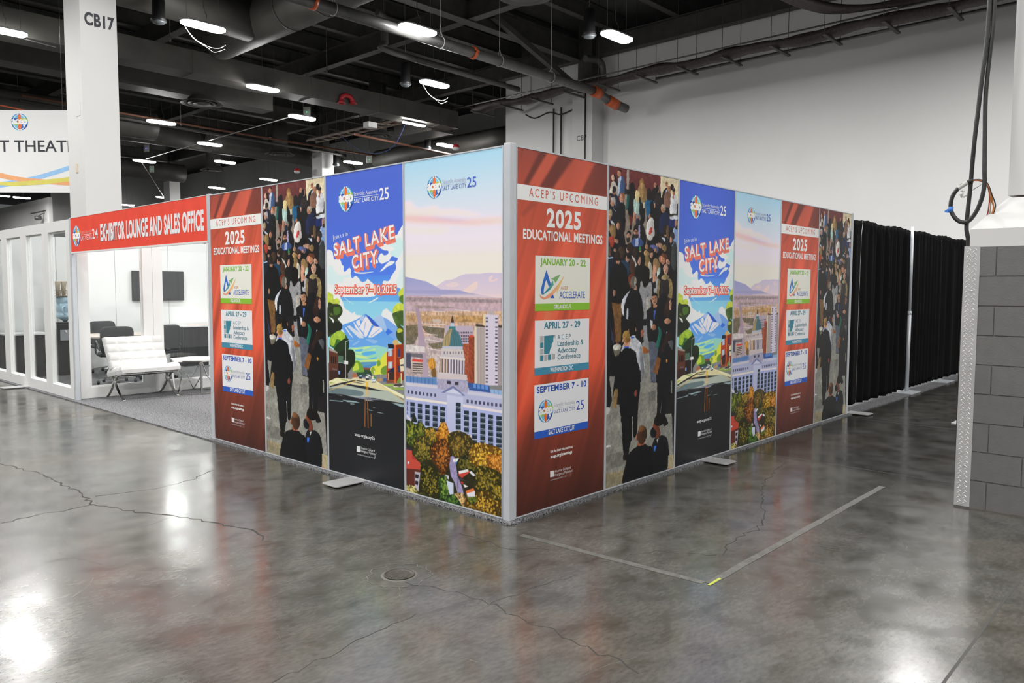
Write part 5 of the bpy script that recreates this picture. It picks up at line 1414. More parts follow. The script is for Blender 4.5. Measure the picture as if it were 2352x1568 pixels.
 ('R',[-3,45,95,52,143,-14,-4,-20],'4a4a20','a89a50','e8d890',60,16),
 ('P','c4443a',[575,240,667,272,690,256,610,203,575,217],0,1,0,0,0),
 ('P','e6e6ec',[575,247,667,274,678,260,582,227],0,1,0,0,0),
 ('P','dfe0e8',[704,268,750,243,722,235,685,255],0,1,0,0,0),
 ('P','e0743a',[646,117,724,152,739,133,657,101],0,1,0,0,0),
 ('P','e3dfe6',[657,102,739,133,743,95,667,81],0,1,0,0,0),
 ('P','c9d0e6',[454,159,522,151,522,74,485,60,456,126],0,1,0,0,0),
 ('P','e8e8f0',[623,162,674,155,639,140],0,1,0,0,0),
 ('P','c03a34',[599,178,624,176,620,158,603,162],0,1,0,0,0),
 ('P','3a3040',[572,207,629,196,610,183,572,193],0,1,0,0,0),
 ('P','e8ecf4',[520,325,582,338,553,303,520,305],0,1,0,0,0),
 ('P','3a6aa8',[534,300,563,312,553,287],0,1,0,0,0),
 ('L','6a4632',3,[537,514,540,301],1),
 ('L','8a4a30',4,[652,121,648,-16],1),
 ('L','5a4a4a',3,[563,232,564,112],1),
 ('L','5a4640',3,[622,195,624,116],1),
 ('L','5a4a48',3,[591,193,648,190],1),
 ('L','3a3434',1,[563,305,667,275],1),
 ('L','3a3434',2,[572,213,732,168,786,142],1),
 ('L','4a4040',1,[275,267,476,275],1),
]
def graphic(kd):
    p = Paint('808080'); ex = []
    rr = random.Random(5)
    for c in ART[kd]:
        k = c[0]
        if k == 'P' and kd == 'B' and c[5] and not c[6]: p.shade(c[2], c[1], .80, 1.14, smooth=True)
        elif k == 'P': p.fill(c[2], c[1], c[3] or None, c[4], bool(c[5]), c[6] or None, bool(c[7]))
        elif k == 'E':
            u, v, a, b = c[2]; t = np.linspace(0, 2*np.pi, 28, endpoint=False); q = np.stack([u+a*np.cos(t), v+b*np.sin(t)], 1)
            p.shade(q, c[1])
            if kd == 'B' and p.c(c[1]).sum() > 1.3 and a > 14:      # a face: brow, eyes, mouth
                d = ''.join('%02x' % int(x*255*.5) for x in p.c(c[1]))
                for s_ in (-.42, .38): p.ell(u+a*s_, v+b*.10, a*.20, b*.055, d)
                p.ell(u, v-b*.52, a*.32, b*.05, d); p.ell(u+a*.02, v-b*.15, a*.10, b*.18, d, alpha=.35)
        elif k == 'L': p.line(c[3], c[2], c[1], c[4])
        elif k == 'S': ex.append((c[1], list(zip(c[2][::2], c[2][1::2])), c[3]))
        elif k == 'T' and c[8] == 0:
            for col, q, l in text_shapes(c[1], c[2], c[3], c[4], c[5], c[6], c[7], 0, hv=c[9] or None): p.fill(q, col)
        elif k == 'T': ex += text_shapes(c[1], c[2], c[3], c[4], c[5], c[6], c[7], c[8], hv=c[9] or None)
        elif k == 'B': p.blur(c[1], c[2], c[3])
        elif k == 'G': ex += [(a, b, 2+l) for a, b, l in LOGO_SHAPES(c[1], c[2], c[3], True)]
        elif k == 'R':                      # foliage: a dark mass flecked with lighter leaf clumps
            P_ = np.array(c[1], float).reshape(-1, 2); p.fill(c[1], c[2], None, 1, True, (14, .35))
            x0, y0 = P_.min(0); x1, y1 = P_.max(0); ctr = P_.mean(0); Q = P_/[UMM, VMM]*[p.w, p.h]
            n = 0
            for _ in range(int(c[5]*4)):
                t = rr.random(); x, y = ctr+(P_[rr.randrange(len(P_))]*t+P_[rr.randrange(len(P_))]*(1-t)-ctr)*rr.uniform(.2, 1.02)
                hi = (y-y0)/(y1-y0+1); sz = c[6]*rr.uniform(.25, .7)
                p.ell(x, y, sz*.9, sz*.75, c[4] if rr.random() < .25+.45*hi else (c[3] if rr.random() < .7 else c[2]), rr.uniform(0, 3), alpha=.75)
        elif k == 'Y':                      # slanted light rays of the red poster
            Y, X = np.mgrid[0:p.h, 0:p.w]; u, v = X/p.w*UMM, Y/p.h*VMM; s = (u-v*.42); f = 0
            for w, am in ((210, .5), (83, .3), (31, .17), (12, .12)):
                q = (s/w) % 96; i = q.astype(int) % 96; t = q-np.floor(q); t = t*t*(3-2*t); f = f+am*(_NZ[5+int(w) % 60, i]*(1-t)+_NZ[5+int(w) % 60, (i+1) % 96]*t)
            f = (f-.55); band = np.clip(np.exp(-((v-900-.5*u)/520)**2)*1.5+.45, 0, 1.6)
            p.a = np.clip(p.a*(1+f*.75*band)[..., None]+np.array([.10, .02, .01])*np.clip(f*band, 0, 1)[..., None]*2.0, 0, 1).astype(np.float32)
    if kd == 'A': p.blur(0, 9, 9); p.a = (p.a*.95+.03).astype(np.float32)
    if kd == 'B':
        p.warp(7, 42); p.warp(3.5, 11); p.mottle((46, .12), (15, .12), (6, .10))
    return print_mesh('graphic', p.done(), ex, GAIN[kd])
GAIN = {'A': 1.5, 'B': 1.12, 'C': 1.25, 'D': 1.15}
# cracks and saw joints of the floor
CRACKS = [
    (0.01, [(-1.78, 4.39), (-1.66, 3.79), (-1.65, 3.36), (-1.65, 2.88), (-1.7, 2.44), (-1.6, 2.12), (-1.43, 1.75), (-1.34, 1.5), (-1.29, 1.25), (-1.22, 1.1), (-1.28, 0.86)]),
    (0.007, [(-2.27, 2.42), (-2.02, 2.44), (-1.7, 2.44)]),
    (0.005, [(-1.62, 2.67), (-1.21, 2.56), (-0.9, 2.63), (-0.64, 2.83)]),
    (0.006, [(-1.13, -0.33), (-1.03, -0.6), (-1.02, -0.81), (-1.06, -0.96), (-1.03, -1.2), (-1.08, -1.46), (-1.08, -1.73)]),
    (0.004, [(-1.02, -0.81), (-0.86, -0.83), (-0.64, -0.85), (-0.46, -0.88)]),
    (0.004, [(-1.34, -0.66), (-1.75, -0.68), (-2.03, -0.72), (-2.18, -0.72)]),
    (0.006, [(2.99, -0.55), (2.15, -0.76), (1.55, -1.02), (1.26, -1.18), (0.94, -1.25), (0.74, -1.23), (0.38, -1.3)]),
    (0.004, [(0.38, -1.3), (0.18, -0.98), (-0.18, -0.87)]),
    (0.004, [(-0.37, 0.08), (-0.37, -0.34), (-0.21, -0.51)]),
]
JOINTS = [(.012, [(3.24, -.06), (3.2, -2.0)]), (.010, [(5.89, -.06), (5.93, -2.6)]), (.006, [(-9, 6.8), (-1.2, 6.6), (-.06, 6.53)]), (.012, [(-8, -2.64), (2.46, -2.655)])]
# ------------------------------------------------------------------ the hall
a0 = 0.0589; PW = 1.0011; HT = 2.45
mb = MB(); mb.box(-22, -18, -0.2, 70, 110, 0.0); mb.k = 1
def ribbon(mb, pts, w, z, jit=0.0, dens=0.05, even=False):
    P = []
    for (x0, y0), (x1, y1) in zip(pts[:-1], pts[1:]):
        n = max(1, int(math.hypot(x1-x0, y1-y0)/dens)) if jit else 1
        for i in range(n): P.append((x0+(x1-x0)*i/n, y0+(y1-y0)*i/n))
    P.append(pts[-1])
    if jit: P = [(x+random.gauss(0, jit), y+random.gauss(0, jit)) for x, y in P]
    vs = []
    for i, (x, y) in enumerate(P):
        q0, q1 = P[max(i-1, 0)], P[min(i+1, len(P)-1)]
        dx, dy = q1[0]-q0[0], q1[1]-q0[1]; l = math.hypot(dx, dy) or 1
        ww = w*(random.uniform(0.35, 1.25) if jit and not even else random.uniform(.92, 1.05) if jit else 1)/2
        vs += [(x-dy/l*ww, y+dx/l*ww, z), (x+dy/l*ww, y-dx/l*ww, z)]
    mb.add(vs, [(2*i, 2*i+1, 2*i+3, 2*i+2) for i in range(len(P)-1)])
for c in CRACKS: ribbon(mb, c[1], c[0]*1.3, 0.0006, 0.012)
mb.k = 2
for w, c in JOINTS: ribbon(mb, c, w, 0.0005)
mb.k = 3; rs = random.Random(31)
for i in range(48):                        # pale scratches and scuffs worn into the polish
    x, y = rs.uniform(-3.2, 3.0), rs.uniform(-3.0, 3.6)
    if (x > -.1 and y > -.1) or (x > 2.2 and y < -1.9): continue
    a = rs.choice((.3, .9, 1.7, 2.4))+rs.gauss(0, .25); l = rs.uniform(.04, .32)
    ribbon(mb, [(x, y), (x+l*.5*math.cos(a), y+l*.5*math.sin(a)), (x+l*math.cos(a+.1), y+l*math.sin(a+.1))], rs.uniform(.001, .0035), .0004, .003, .03)
mb.k = 2
for i in range(14):                        # short dark drag marks beside the long tape strip
    x, y = .62+i*.055+rs.uniform(-.02, .02), -1.70+rs.uniform(-.05, .05)
    ribbon(mb, [(x, y), (x+.03, y-.10)], .012, .0005, .004, .02)
struct(mb.build('floor', [M['floor'], M['crack'], M['joint'], M['scuff']]))
mb = MB(); mb.box(-22, -18, 11.9, 70, 110, 12.1)
struct(mb.build('ceiling', M['black_ceiling']))
mb = MB(); mb.box(21.66, -18, 0, 22.0, 20.4, 11.4)
struct(mb.build('wall_back', M['white_wall_lit']))
mb = MB(); mb.box(27.5, 20.4, 0, 28, 70, 11.4)
struct(mb.build('wall_far', M['grey_wall']))
mb = MB(); mb.box(21.9, 20.3, 0, 28, 20.4, 11.4)
struct(mb.build('wall_return', M['grey_wall']))
mb = MB(); mb.box(18.0, 68.0, 0, 28, 68.4, 11.4)
struct(mb.build('wall_end', M['grey_wall']))
mb = MB(); mb.box(17.7, 68.0, 0, 18.0, 110, 8.9)
struct(mb.build('wall_left', M['white_wall']))

def letters(s, at, ux, uz, h, m, parent, name='lettering', bold=0.02, spacing=1.0, w=None, centre=False):
    """Lettering as a thin mesh on a face: ux runs along the line, uz up the letters, h the cap height."""
    v, f, x0, x1 = text_tris(s, bold, spacing); k = h/CAPH; kx = (w/(x1-x0)) if w else k
    ux, uz, at = Vector(ux), Vector(uz), Vector(at); nrm = ux.cross(uz)
    off = -(x1-x0)/2*kx if centre else 0
    mb = MB()
    for j, t in enumerate(f): mb.add([at+ux*((v[i][0]-x0)*kx+off)+uz*(v[i][1]*k)+nrm*(0.0006+4e-6*j) for i in t], [tuple(range(len(t)))])
    return mb.build(name, m, parent)
_v, _q, _w, _e = text_tris('H'); CAPH = max(y for x, y in _v)

def column(x, y, sx=0.76, sy=0.98, ztop=12.0, zw=None):
    o = bpy.data.objects.new('column', None); C.objects.link(o); o.location = (x+sx/2, y+sy/2, 0); struct(o)
    mb = MB(); mb.box(x, y, 0, x+sx, y+sy, zw or ztop); mb.build('shaft', M['white_wall'], o)
    if zw:
        mb = MB(); mb.box(x+0.15, y+0.15, zw, x+sx-0.15, y+sy-0.15, ztop); mb.build('steel_core', M['steel_dark'], o)
    return o
c = column(2.63, 15.16); c['label'] = 'white square column lettered CB17 behind the red header sign'
letters('CB17', (2.72, 15.16, 7.25), (1, 0, 0), (0, 0, 1), 0.25, M['ink'], c, bold=0.04, spacing=1.08, w=.62)
mb = MB(); mb.rbox(2.605, 15.55, 4.09, 2.63, 15.66, 4.28, 0.01); mb.build('sensor_box', M['beige'], c)
mb = MB(); mb.box(2.622, 15.3, 5.3, 2.63, 15.55, 5.6); mb.build('access_cover', M['white_wall'], c)
c = column(20.9, 15.10, 0.80, 0.98, zw=9.2); c['label'] = 'white column lettered CB7 standing against the back wall'
letters('CB7', (20.9, 15.85, 7.36), (0, -1, 0), (0, 0, 1), 0.19, M['ink_grey'], c, bold=0.02, spacing=1.05)
mb = MB(); mb.tube([(20.87, 15.42, 9.2), (20.87, 15.41, 6), (20.87, 15.36, 2.5), (20.87, 15.36, 0.0)], 0.025, 8); mb.build('conduit', M['rubber'], c)
c = column(21.33, 34.12, zw=9.15); c['label'] = 'white column topped in black steel far behind the poster wall'
c = column(20.9, 52.6, 0.76, 0.98, zw=9.15); c['label'] = 'farthest white column, above the red header sign'

# column at the right with its block base, plate and cable
bx = 2.47
c = bpy.data.objects.new('column', None); C.objects.link(c); c.location = (2.9, -2.6, 0); struct(c, 'white column with a sloped shoulder on a grey block base')
ye, yo = -2.03, -3.25
mb = MB(); mb.box(2.78, -3.1, 2.2, 3.5, -2.215, 12.0); mb.build('shaft', M['white_wall'], c)
mb = MB(); x1, y1 = 2.49, -2.053
A = [(x1, y1), (3.7, y1), (3.7, -3.22), (x1, -3.22)]; B = [(2.78, -2.215), (3.5, -2.215), (3.5, -3.1), (2.78, -3.1)]
v = [(x, y, 1.83) for x, y in A]+[(x, y, 1.955) for x, y in A]+[(x, y, 2.185) for x, y in B]
mb.add(v, [(0, 1, 5, 4), (1, 2, 6, 5), (2, 3, 7, 6), (3, 0, 4, 7), (4, 5, 9, 8), (5, 6, 10, 9), (6, 7, 11, 10), (7, 4, 8, 11), (8, 9, 10, 11)])
mb.build('shoulder', M['white_wall'], c)
mb = MB(); hC = 0.2035; g = 0.005
mb.k = 1; mb.box(bx+0.007, yo, 0, 3.72, ye-0.007, 1.832); mb.k = 0
for k in range(9):
    z0, z1 = k*hC+(g if k else 0), (k+1)*hC-(g if k < 8 else 0)
    off = -2.222 if k % 2 == 0 else -2.025
    ys = [ye]+[off-0.4*i for i in range(0 if k % 2 == 0 else 1, 4)]+[yo]
    ys = [y for y in ys if y >= yo]
    for y0, y1 in zip(ys[:-1], ys[1:]):
        if y0-y1 < 0.03: continue
        mb.box(bx+random.uniform(-0.0006, 0.0006), y1+(g*0.7), z0, bx+0.19, y0-(g*0.7 if y0 < ye else 0), z1)
    xs = [bx+0.19]+[bx+0.19+0.4*i+(0 if k % 2 else 0.2) for i in range(1, 4)]
    for xa, xb in zip(xs[:-1], xs[1:]):
        if xb < 3.72: mb.box(xa+g, ye-0.19, z0, xb-g, ye, z1)
mb.build('block_base', [M['cmu'], M['mortar']], c)
mb = MB(); w = 0.094; t = 0.004
mb.box(bx-t, ye-w, 0.012, bx, ye+t, 1.838); mb.box(bx, ye, 0.012, bx+w, ye+t, 1.838)
def lens(mb, cy, cz, ang, L=0.026, wd=0.0065, h=0.0032, side=0):
    ca, sa = math.cos(ang), math.sin(ang); pts = []
    for s_, e in ((-1, 0), (-0.5, 0.8), (0, 1), (0.5, 0.8), (1, 0), (0.5, -0.8), (0, -1), (-0.5, -0.8)):
        pts.append((cy+s_*L/2*ca-e*wd/2*sa, cz+s_*L/2*sa+e*wd/2*ca))
    if side: f3 = lambda p, d: (p[0], ye+t+d, p[1])
    else: f3 = lambda p, d: (bx-t-d, p[0], p[1])
    v = [f3(p, 0) for p in pts]+[f3((cy-L/4*ca, cz-L/4*sa), h), f3((cy, cz), h*1.2), f3((cy+L/4*ca, cz+L/4*sa), h)]
    fs = [(0, 1, 8), (0, 8, 7), (1, 2, 9, 8), (2, 3, 10, 9), (3, 4, 10), (4, 5, 10), (5, 6, 9, 10), (6, 7, 8, 9)]
    mb.add(v, fs)
z = 0.035; k = 0
while z < 1.83:
    for i in range(3):
        y = ye-0.018-0.036*i-(0.012 if k % 2 else 0)
        if y-0.012 > ye-w: lens(mb, y, z, math.radians(42 if k % 2 else -42))
        lens(mb, bx+0.018+0.034*i, z, math.radians(42 if k % 2 else -42), side=1)
    z += 0.0173; k += 1
for (y, zz) in ((ye-0.052, 1.53), (ye-0.058, 0.30)):
    mb.lathe([(0.006, 0), (0.006, 0.004), (0.004, 0.0055)], (bx-t-0.0055, y, zz), 10, 'x')
mb.build('corner_guard', M['diamond'], c)
mb = MB()
for i in range(14):
    y0 = -2.13-i*0.08; mb.box(bx-random.uniform(0.004, 0.011), y0-0.08, 0, bx+0.002, y0, random.uniform(0.006, 0.014))
mb.build('mortar_bead', M['grout'], c)

# hanging cable with a loop beside the column
cb = thing('hanging_power_cable', (2.6, -2.03, 1.85), 'thick black cable hanging in a loop above the diamond plate corner', 'cable')
mb = MB(); X = 2.6
A = spline([(X+0.02, -2.10, 11.9), (X, -2.095, 5.0), (X, -2.088, 3.5), (X-.01, -2.058, 2.95), (X-.01, -2.032, 2.56), (X+.005, -2.018, 2.30), (X, -2.008, 2.10), (X, -2.004, 1.97), (X+.005, -2.018, 1.86), (X+.01, -2.01, 1.6), (X+.06, -1.99, 0.9), (X+.1, -1.99, 0.02)], 8)
mb.tube(A, 0.0145, 12); mb.build('cable', M['rubber'], cb)
mb = MB()
A = spline([(X+.05, -2.13, 11.9), (X+.02, -2.125, 5.0), (X+.015, -2.113, 3.5), (X+.015, -2.100, 3.2), (X+.012, -2.085, 2.9), (X+.005, -2.092, 2.62), (X-.015, -2.103, 2.38), (X-.02, -2.108, 2.27), (X-.02, -2.094, 2.17), (X-.02, -2.060, 2.075), (X-.02, -2.010, 2.015), (X-.02, -1.950, 2.03), (X-.02, -1.906, 2.10), (X-.02, -1.908, 2.19), (X-.015, -1.945, 2.255), (X-.01, -2.005, 2.295), (X-.01, -2.035, 2.302)], 8)
mb.tube(A, 0.0145, 12); mb.build('cable_loop', M['rubber'], cb)
for nm, mm, off in (('wire_red', 'wire_red', 0.0), ('wire_orange', 'wire_orange', 0.012), ('wire_tan', 'wire_tan', 0.006), ('wire_black', 'rubber', 0.018), ('wire_amber', 'wire_orange', 0.003)):
    e = {'wire_red': (-2.125, 2.07), 'wire_orange': (-2.158, 2.10), 'wire_tan': (-2.14, 2.085), 'wire_black': (-2.17, 2.115), 'wire_amber': (-2.162, 2.09)}[nm]
    mb = MB(); mb.tube(spline([(X-.01, -2.03, 2.302+off*.3), (X-.005, -2.075, 2.298+off*.4), (X+.01, -2.118, 2.262+off), (X+.02, -2.133-off*.8, 2.19+off*.5), (X+.03, e[0], e[1]), (X+.03, e[0]+.03, e[1]-.1)], 6), 0.0042, 8)
    mb.build(nm, M[mm], cb)
mb = MB(); mb.tube([(X-.02, -1.904, 2.088), (X-.02, -1.905, 2.128)], 0.0165, 12)
mb.add([(X-.03, -1.89, 2.085), (X-.03, -1.865, 2.092), (X-.028, -1.868, 2.104), (X-.03, -1.892, 2.115)], [(0, 1, 2, 3)])
mb.build('blue_tape', M['blue_tape'], cb)
mb = MB()
for i in range(9):
    mb.lathe([(0.001, -0.010), (random.uniform(.006, .014), 0), (0.001, 0.010)], (X-.03+random.uniform(-.008, .008), -1.985+random.uniform(-.025, .02), 2.215+random.uniform(-.022, .022)), 6)
mb.tube(spline([(X-.015, -1.945, 2.256), (X-.012, -1.98, 2.28), (X-.01, -2.0, 2.294)], 4), 0.0158, 10)
mb.build('clear_tape', M['clear_tape'], cb)
mb = MB(); mb.tube([(X-.005, -2.03, 2.235), (X-.012, -2.085, 2.268)], 0.002, 6); mb.build('cable_tie', M['black_plastic'], cb)

# ------------------------------------------------------------------ carpet, curtains
mb = MB()
v = []; x1, y1 = 15.5, 12.6; n = 240
def edge(t): return random.uniform(-0.005, 0.005)
loop = [(-0.052+edge(0), -0.048+y1*i/n) for i in range(n, 0, -1)]+[(-0.05+x1*i/n, -0.05+edge(0)) for i in range(n+1)]
loop = loop+[(x1, y1)]
mb.prism(loop, 0.0, 0.012)
tag(mb.build('carpet', M['carpet']), 'grey flecked carpet under the booth walls and lounge', 'carpet')

def drape(name, x0, x1, label, seed, zb=0.03, folds=None):
    rr = random.Random(seed); n = int((x1-x0)*90); L = x1-x0
    ph = [(rr.uniform(6, 8)*k, rr.uniform(0, 6.3), rr.uniform(.4, 1)/k**.6) for k in (1, 1.55, 2.1)]
    def f(u, v):
        x = x0+L*u; z = 2.44-(2.44-zb)*v
        gather = 0.35 if v < 0.05 else 1.0
        spread = 0.55+0.45*min(1, v*1.6)
        y = sum(a*math.sin(2*math.pi*fr*x/2.0+p+0.25*math.sin(3*v+p)+.8*math.sin(x*2.3+p)) for fr, p, a in ph)*0.026*spread*gather
        if v < 0.06: y += 0.006*math.sin(90*x)
        return (x+0.01*math.sin(7*v+x*3)*v, 0.20+y, z+0.004*math.sin(23*x+seed)*(1-v)-0.012*math.sin(5*x)*(1-v)*(1-v))
    mb = MB(); mb.grid(f, n, 36)
    o = mb.build(name, M['drape']); tag(o, label, 'curtain', 'black drapes behind the poster wall')
    s = o.modifiers.new('cloth', 'SOLIDIFY'); s.thickness = 0.004
    return o
drape('drape', 6.20, 7.02, 'black pleated drape touching the end post of the poster wall', 3)
drape('drape', 7.04, 8.865, 'black pleated drape just left of the white upright pole', 5)
drape('drape', 8.875, 10.81, 'black pleated drape just right of the white upright pole', 8)
drape('drape', 10.82, 15.2, 'black pleated drape running behind the grey block base', 11)
def upright(x, label, yp=.105):
    t = thing('curtain_upright', (x, 0.17, 0.012), label, 'pole', 'uprights of the drape line')
    mb = MB(); mb.box(x-.30, -.05, 0.0125, x+.18, 0.40, 0.020); mb.build('base_plate', M['silver'], t)
    mb = MB(); mb.cyl((x, yp, 0.02), (x, yp, 1.2), 0.027); mb.cyl((x, yp, 1.2), (x, yp, 2.42 if yp > .2 else 2.47), 0.022); mb.build('pole', M['silver'], t)
    mb = MB(); mb.lathe([(.030, 0), (.030, .05)], (x, yp, 1.17)); mb.obox((x-.035, yp, 1.19), (.02, .012, .03), Matrix.Identity(3)); mb.build('lock_collar', M['silver'], t)
    return t
upright(8.87, 'white upright pole standing between two black drapes')
upright(10.80, 'curtain upright hidden by drapes, only its base showing', .33)
for x0, x1, lab in ((6.1, 8.87, 'drape rod over the drapes next to the poster wall'), (8.87, 10.8, 'drape rod over the drape right of the white pole'), (10.8, 15.2, 'drape rod over the farthest black drape')):
    mb = MB(); mb.cyl((x0+.03, .255, 2.425), (x1-.03, .255, 2.425), 0.011, 8); tag(mb.build('drape_rod', M['silver']), lab, 'rod', 'drape rods')

# ------------------------------------------------------------------ booth posts and poster panels
def post(name, x0, y0, label, s=0.0589, zt=2.455):
    t = thing(name, (x0+s/2, y0+s/2, 0.012), label, 'post', 'aluminium booth posts')
    mb = MB(); mb.rbox(x0, y0, 0.012, x0+s, y0+s, zt, 0.005, 3); mb.build('profile', M['silver'], t)
    mb = MB(); mb.rbox(x0, y0, zt, x0+s, y0+s, zt+0.006, 0.005, 3); mb.build('end_cap', M['white_plastic'], t)
    return t
post('booth_post', 0.0, 0.0, 'aluminium corner post where the two poster walls meet')
yl = a0+4*PW; xr = a0+6*PW
post('booth_post', 0.0, yl+0.004, 'aluminium post between the red poster and the header sign')
post('booth_post', xr+0.003, 0.0, 'aluminium end post beside the black drapes')
yh = 8.0
t = post('booth_post', 0.0, yh, 'grooved aluminium post carrying the left end of the header sign')
mb = MB(); mb.box(0.059, yh+0.012, 0.012, 0.066, yh+0.022, 2.45); mb.box(0.059, yh+0.037, 0.012, 0.066, yh+0.047, 2.45); mb.build('channel', M['alu_dark'], t)

def panel(kind, wall, i, label):
    """A 1 m wall panel; local x runs along the viewed face from left to right, the print faces local -y."""
    ttl = {'A': 'red', 'B': 'crowd', 'C': 'street', 'D': 'city'}[kind]
    t = bpy.data.objects.new('poster_panel', None); C.objects.link(t)
    tag(t, label, 'poster panel', {'A': 'red meetings posters', 'B': 'crowd photo posters', 'C': 'illustrated street posters', 'D': 'city view posters'}[kind])
    if wall == 'R': t.location = (a0+i*PW, 0, 0.015)
    else: t.location = (0, a0+(i+1)*PW, 0.015); t.rotation_euler = (0, 0, -math.pi/2)
    for o in PARTS[kind]:
        q = o.copy(); C.objects.link(q); q.parent = t
def frame_mesh():
    mb = MB(); w, h, b, d = PW-0.003, HT-0.015, 0.009, 0.05
    for x0, z0, x1, z1 in ((0, 0, b, h), (w-b, 0, w, h), (b, 0, w-b, b), (b, h-b, w-b, h)): mb.box(x0, 0.0, z0, x1, d, z1)
    o = mb.build('frame', M['silver']); return o
def back_mesh():
    mb = MB(); mb.box(0.009, 0.012, 0.009, PW-0.01, 0.04, HT-0.024); return mb.build('backing_board', M['white_panel'])
PARTS = {}
_fr, _bk = frame_mesh(), back_mesh()
for kd in 'ABCD': PARTS[kd] = [_fr, _bk, graphic(kd)]
panel('D', 'L', 0, 'city view poster left of the corner post, large and nearest')
panel('C', 'L', 1, 'illustrated street poster above the foot plate on the left wall')
panel('B', 'L', 2, 'crowd photo poster on the left wall, beside its red poster')
panel('A', 'L', 3, 'red meetings poster beside the lounge header sign')
panel('A', 'R', 0, 'red meetings poster right of the corner post, large and nearest')
panel('B', 'R', 1, 'crowd photo poster between the large red poster and street poster')
panel('C', 'R', 2, 'illustrated street poster above the foot plate on the right wall')
panel('D', 'R', 3, 'small city view poster, fourth panel right of the corner post')
panel('A', 'R', 4, 'small red meetings poster, second from the black drapes')
panel('B', 'R', 5, 'narrow looking crowd photo poster next to the black drapes')
for kd in 'ABCD':
    for o in PARTS[kd]:
        if o.name in bpy.data.objects and o.parent is None:
            try: C.objects.unlink(o)
            except RuntimeError: pass

def foot_plate(p, label, z=0.0125):
    mb = MB(); mb.prism(p, z, z+0.008); tag(mb.build('foot_plate', M['steel_plate'], bevel=0.002), label, 'foot plate', 'steel foot plates')
def rc(x0, y0, x1, y1, side, r=0.02):
    if side == 'L': return [(x1, y0), (x1, y1), (x0+r, y1), (x0, y1-r), (x0, y0+r), (x0+r, y0)]
    return [(x0, y1), (x0, y0+r), (x0+r, y0), (x1-r, y0), (x1, y0+r), (x1, y1)]
foot_plate(rc(-.285, 1.535, 0.04, 1.745, 'L'), 'steel foot plate under the left wall street poster')
foot_plate(rc(2.485, -.262, 2.685, 0.04, 'R'), 'steel foot plate under the right wall street poster')
foot_plate(rc(6.13, -.24, 6.34, 0.04, 'R'), 'steel foot plate at the post beside the drapes')
foot_plate(rc(-.33, 10.05, 0.04, 10.28, 'L'), 'steel foot plate under the white windowed partition')
foot_plate(rc(6.30, -1.4, 6.55, -1.10, 'R'), 'foot plate lying in the aisle behind the block base', 0.001)

# ------------------------------------------------------------------ header sign over the lounge entrance
y0, y1 = yl+0.064, yh
t = thing('header_sign', (0, (y0+y1)/2, 2.0), 'red header sign reading EXHIBITOR LOUNGE AND SALES OFFICE', 'sign')
mb = MB(); mb.box(0.002, y0, 2.005, 0.03, y1, 2.45); mb.build('board', M['header_red'], t)
mb = MB(); mb.box(-0.0005, y0, 1.985, 0.034, y1, 2.005); mb.box(0, y0, 2.45, 0.03, y1, 2.456); mb.build('rail', M['white_frame'], t)
letters('EXHIBITOR LOUNGE AND SALES OFFICE', (0.0012, 6.945, 2.118), (0, -1, 0), (0, 0, 1), 0.188, M['letter_white'], t, bold=0.04, w=6.945-4.19, spacing=1.04)
letters('24', (0.0012, 7.225, 2.15), (0, -1, 0), (0, 0, 1), 0.122, M['letter_white'], t, 'lettering', bold=0.004, w=0.19)
letters('LAS VEGAS', (0.0012, 7.625, 2.145), (0, -1, 0), (0, 0, 1), 0.055, M['letter_white'], t, 'lettering', bold=0.0, w=0.385, spacing=1.2)
letters('Scientific Assembly', (0.0012, 7.63, 2.226), (0, -1, 0), (0, 0, 1), 0.045, M['letter_pale'], t, 'lettering', bold=0.0, w=0.38)
mb = MB(); mb.box(0.0012, 7.245, 2.212, 0.002, 7.63, 2.217); mb.build('divider_line', M['letter_white'], t)
ink_mesh('globe_logo', LOGO_SHAPES(0, 0, 0.135, True), t, lambda u, v, k: (0.0014-0.0003*k, 7.79-u, 2.208+v))

# ------------------------------------------------------------------ white partitions with windows
def window_panel(name, w, label, mirror=False):
    """Local x along the face, print side local -y; returns the root."""
    t = bpy.data.objects.new(name, None); C.objects.link(t); tag(t, label, 'partition panel', 'white windowed partition panels')
    s, d, h, b, tp = 0.135, 0.06, 2.43, 0.145, 0.14
    mb = MB(); w -= 0.004
    def quad3(P, y0, y1): mb.add([(x, y0, z) for x, z in P]+[(x, y1, z) for x, z in P], [(0, 1, 2, 3), (7, 6, 5, 4)]+[(i, i+4, (i+1) % 4+4, (i+1) % 4) for i in range(4)])
    g = 0.0012
    quad3([(0, 0), (s, b), (s, h-tp), (0, h)], 0, d); quad3([(w-s, b), (w, 0), (w, h), (w-s, h-tp)], 0, d)
    quad3([(g, 0), (w-g, 0), (w-s-g, b), (s+g, b)], 0, d); quad3([(s+g, h-tp), (w-s-g, h-tp), (w-g, h), (g, h)], 0, d)
    fr = mb.build('frame', M['white_frame'], t)
    mb = MB(); q = 0.02
    for x0, z0, x1, z1 in ((s, b, s+q, h-tp), (w-s-q, b, w-s, h-tp), (s+q, b, w-s-q, b+q), (s+q, h-tp-q, w-s-q, h-tp)): mb.box(x0, 0.028, z0, x1, d-0.004, z1)
    mb.build('glazing_bead', M['white_panel'], t)
    mb = MB(); mb.box(s+0.004, 0.036, b+0.004, w-s-0.004, 0.041, h-tp-0.004); mb.build('pane', M['glass'], t)
    return t
for i, lab in enumerate(['white windowed partition touching the grooved post, water bottle behind it', 'white windowed partition second from the grooved post',
                         'white windowed partition third from the grooved post', 'white windowed partition cut by the edge of the photo']):
    p = window_panel('window_partition', PW, lab); p.location = (0.0, yh+0.062+(i+1)*PW, 0.015); p.rotation_euler = (0, 0, -math.pi/2)
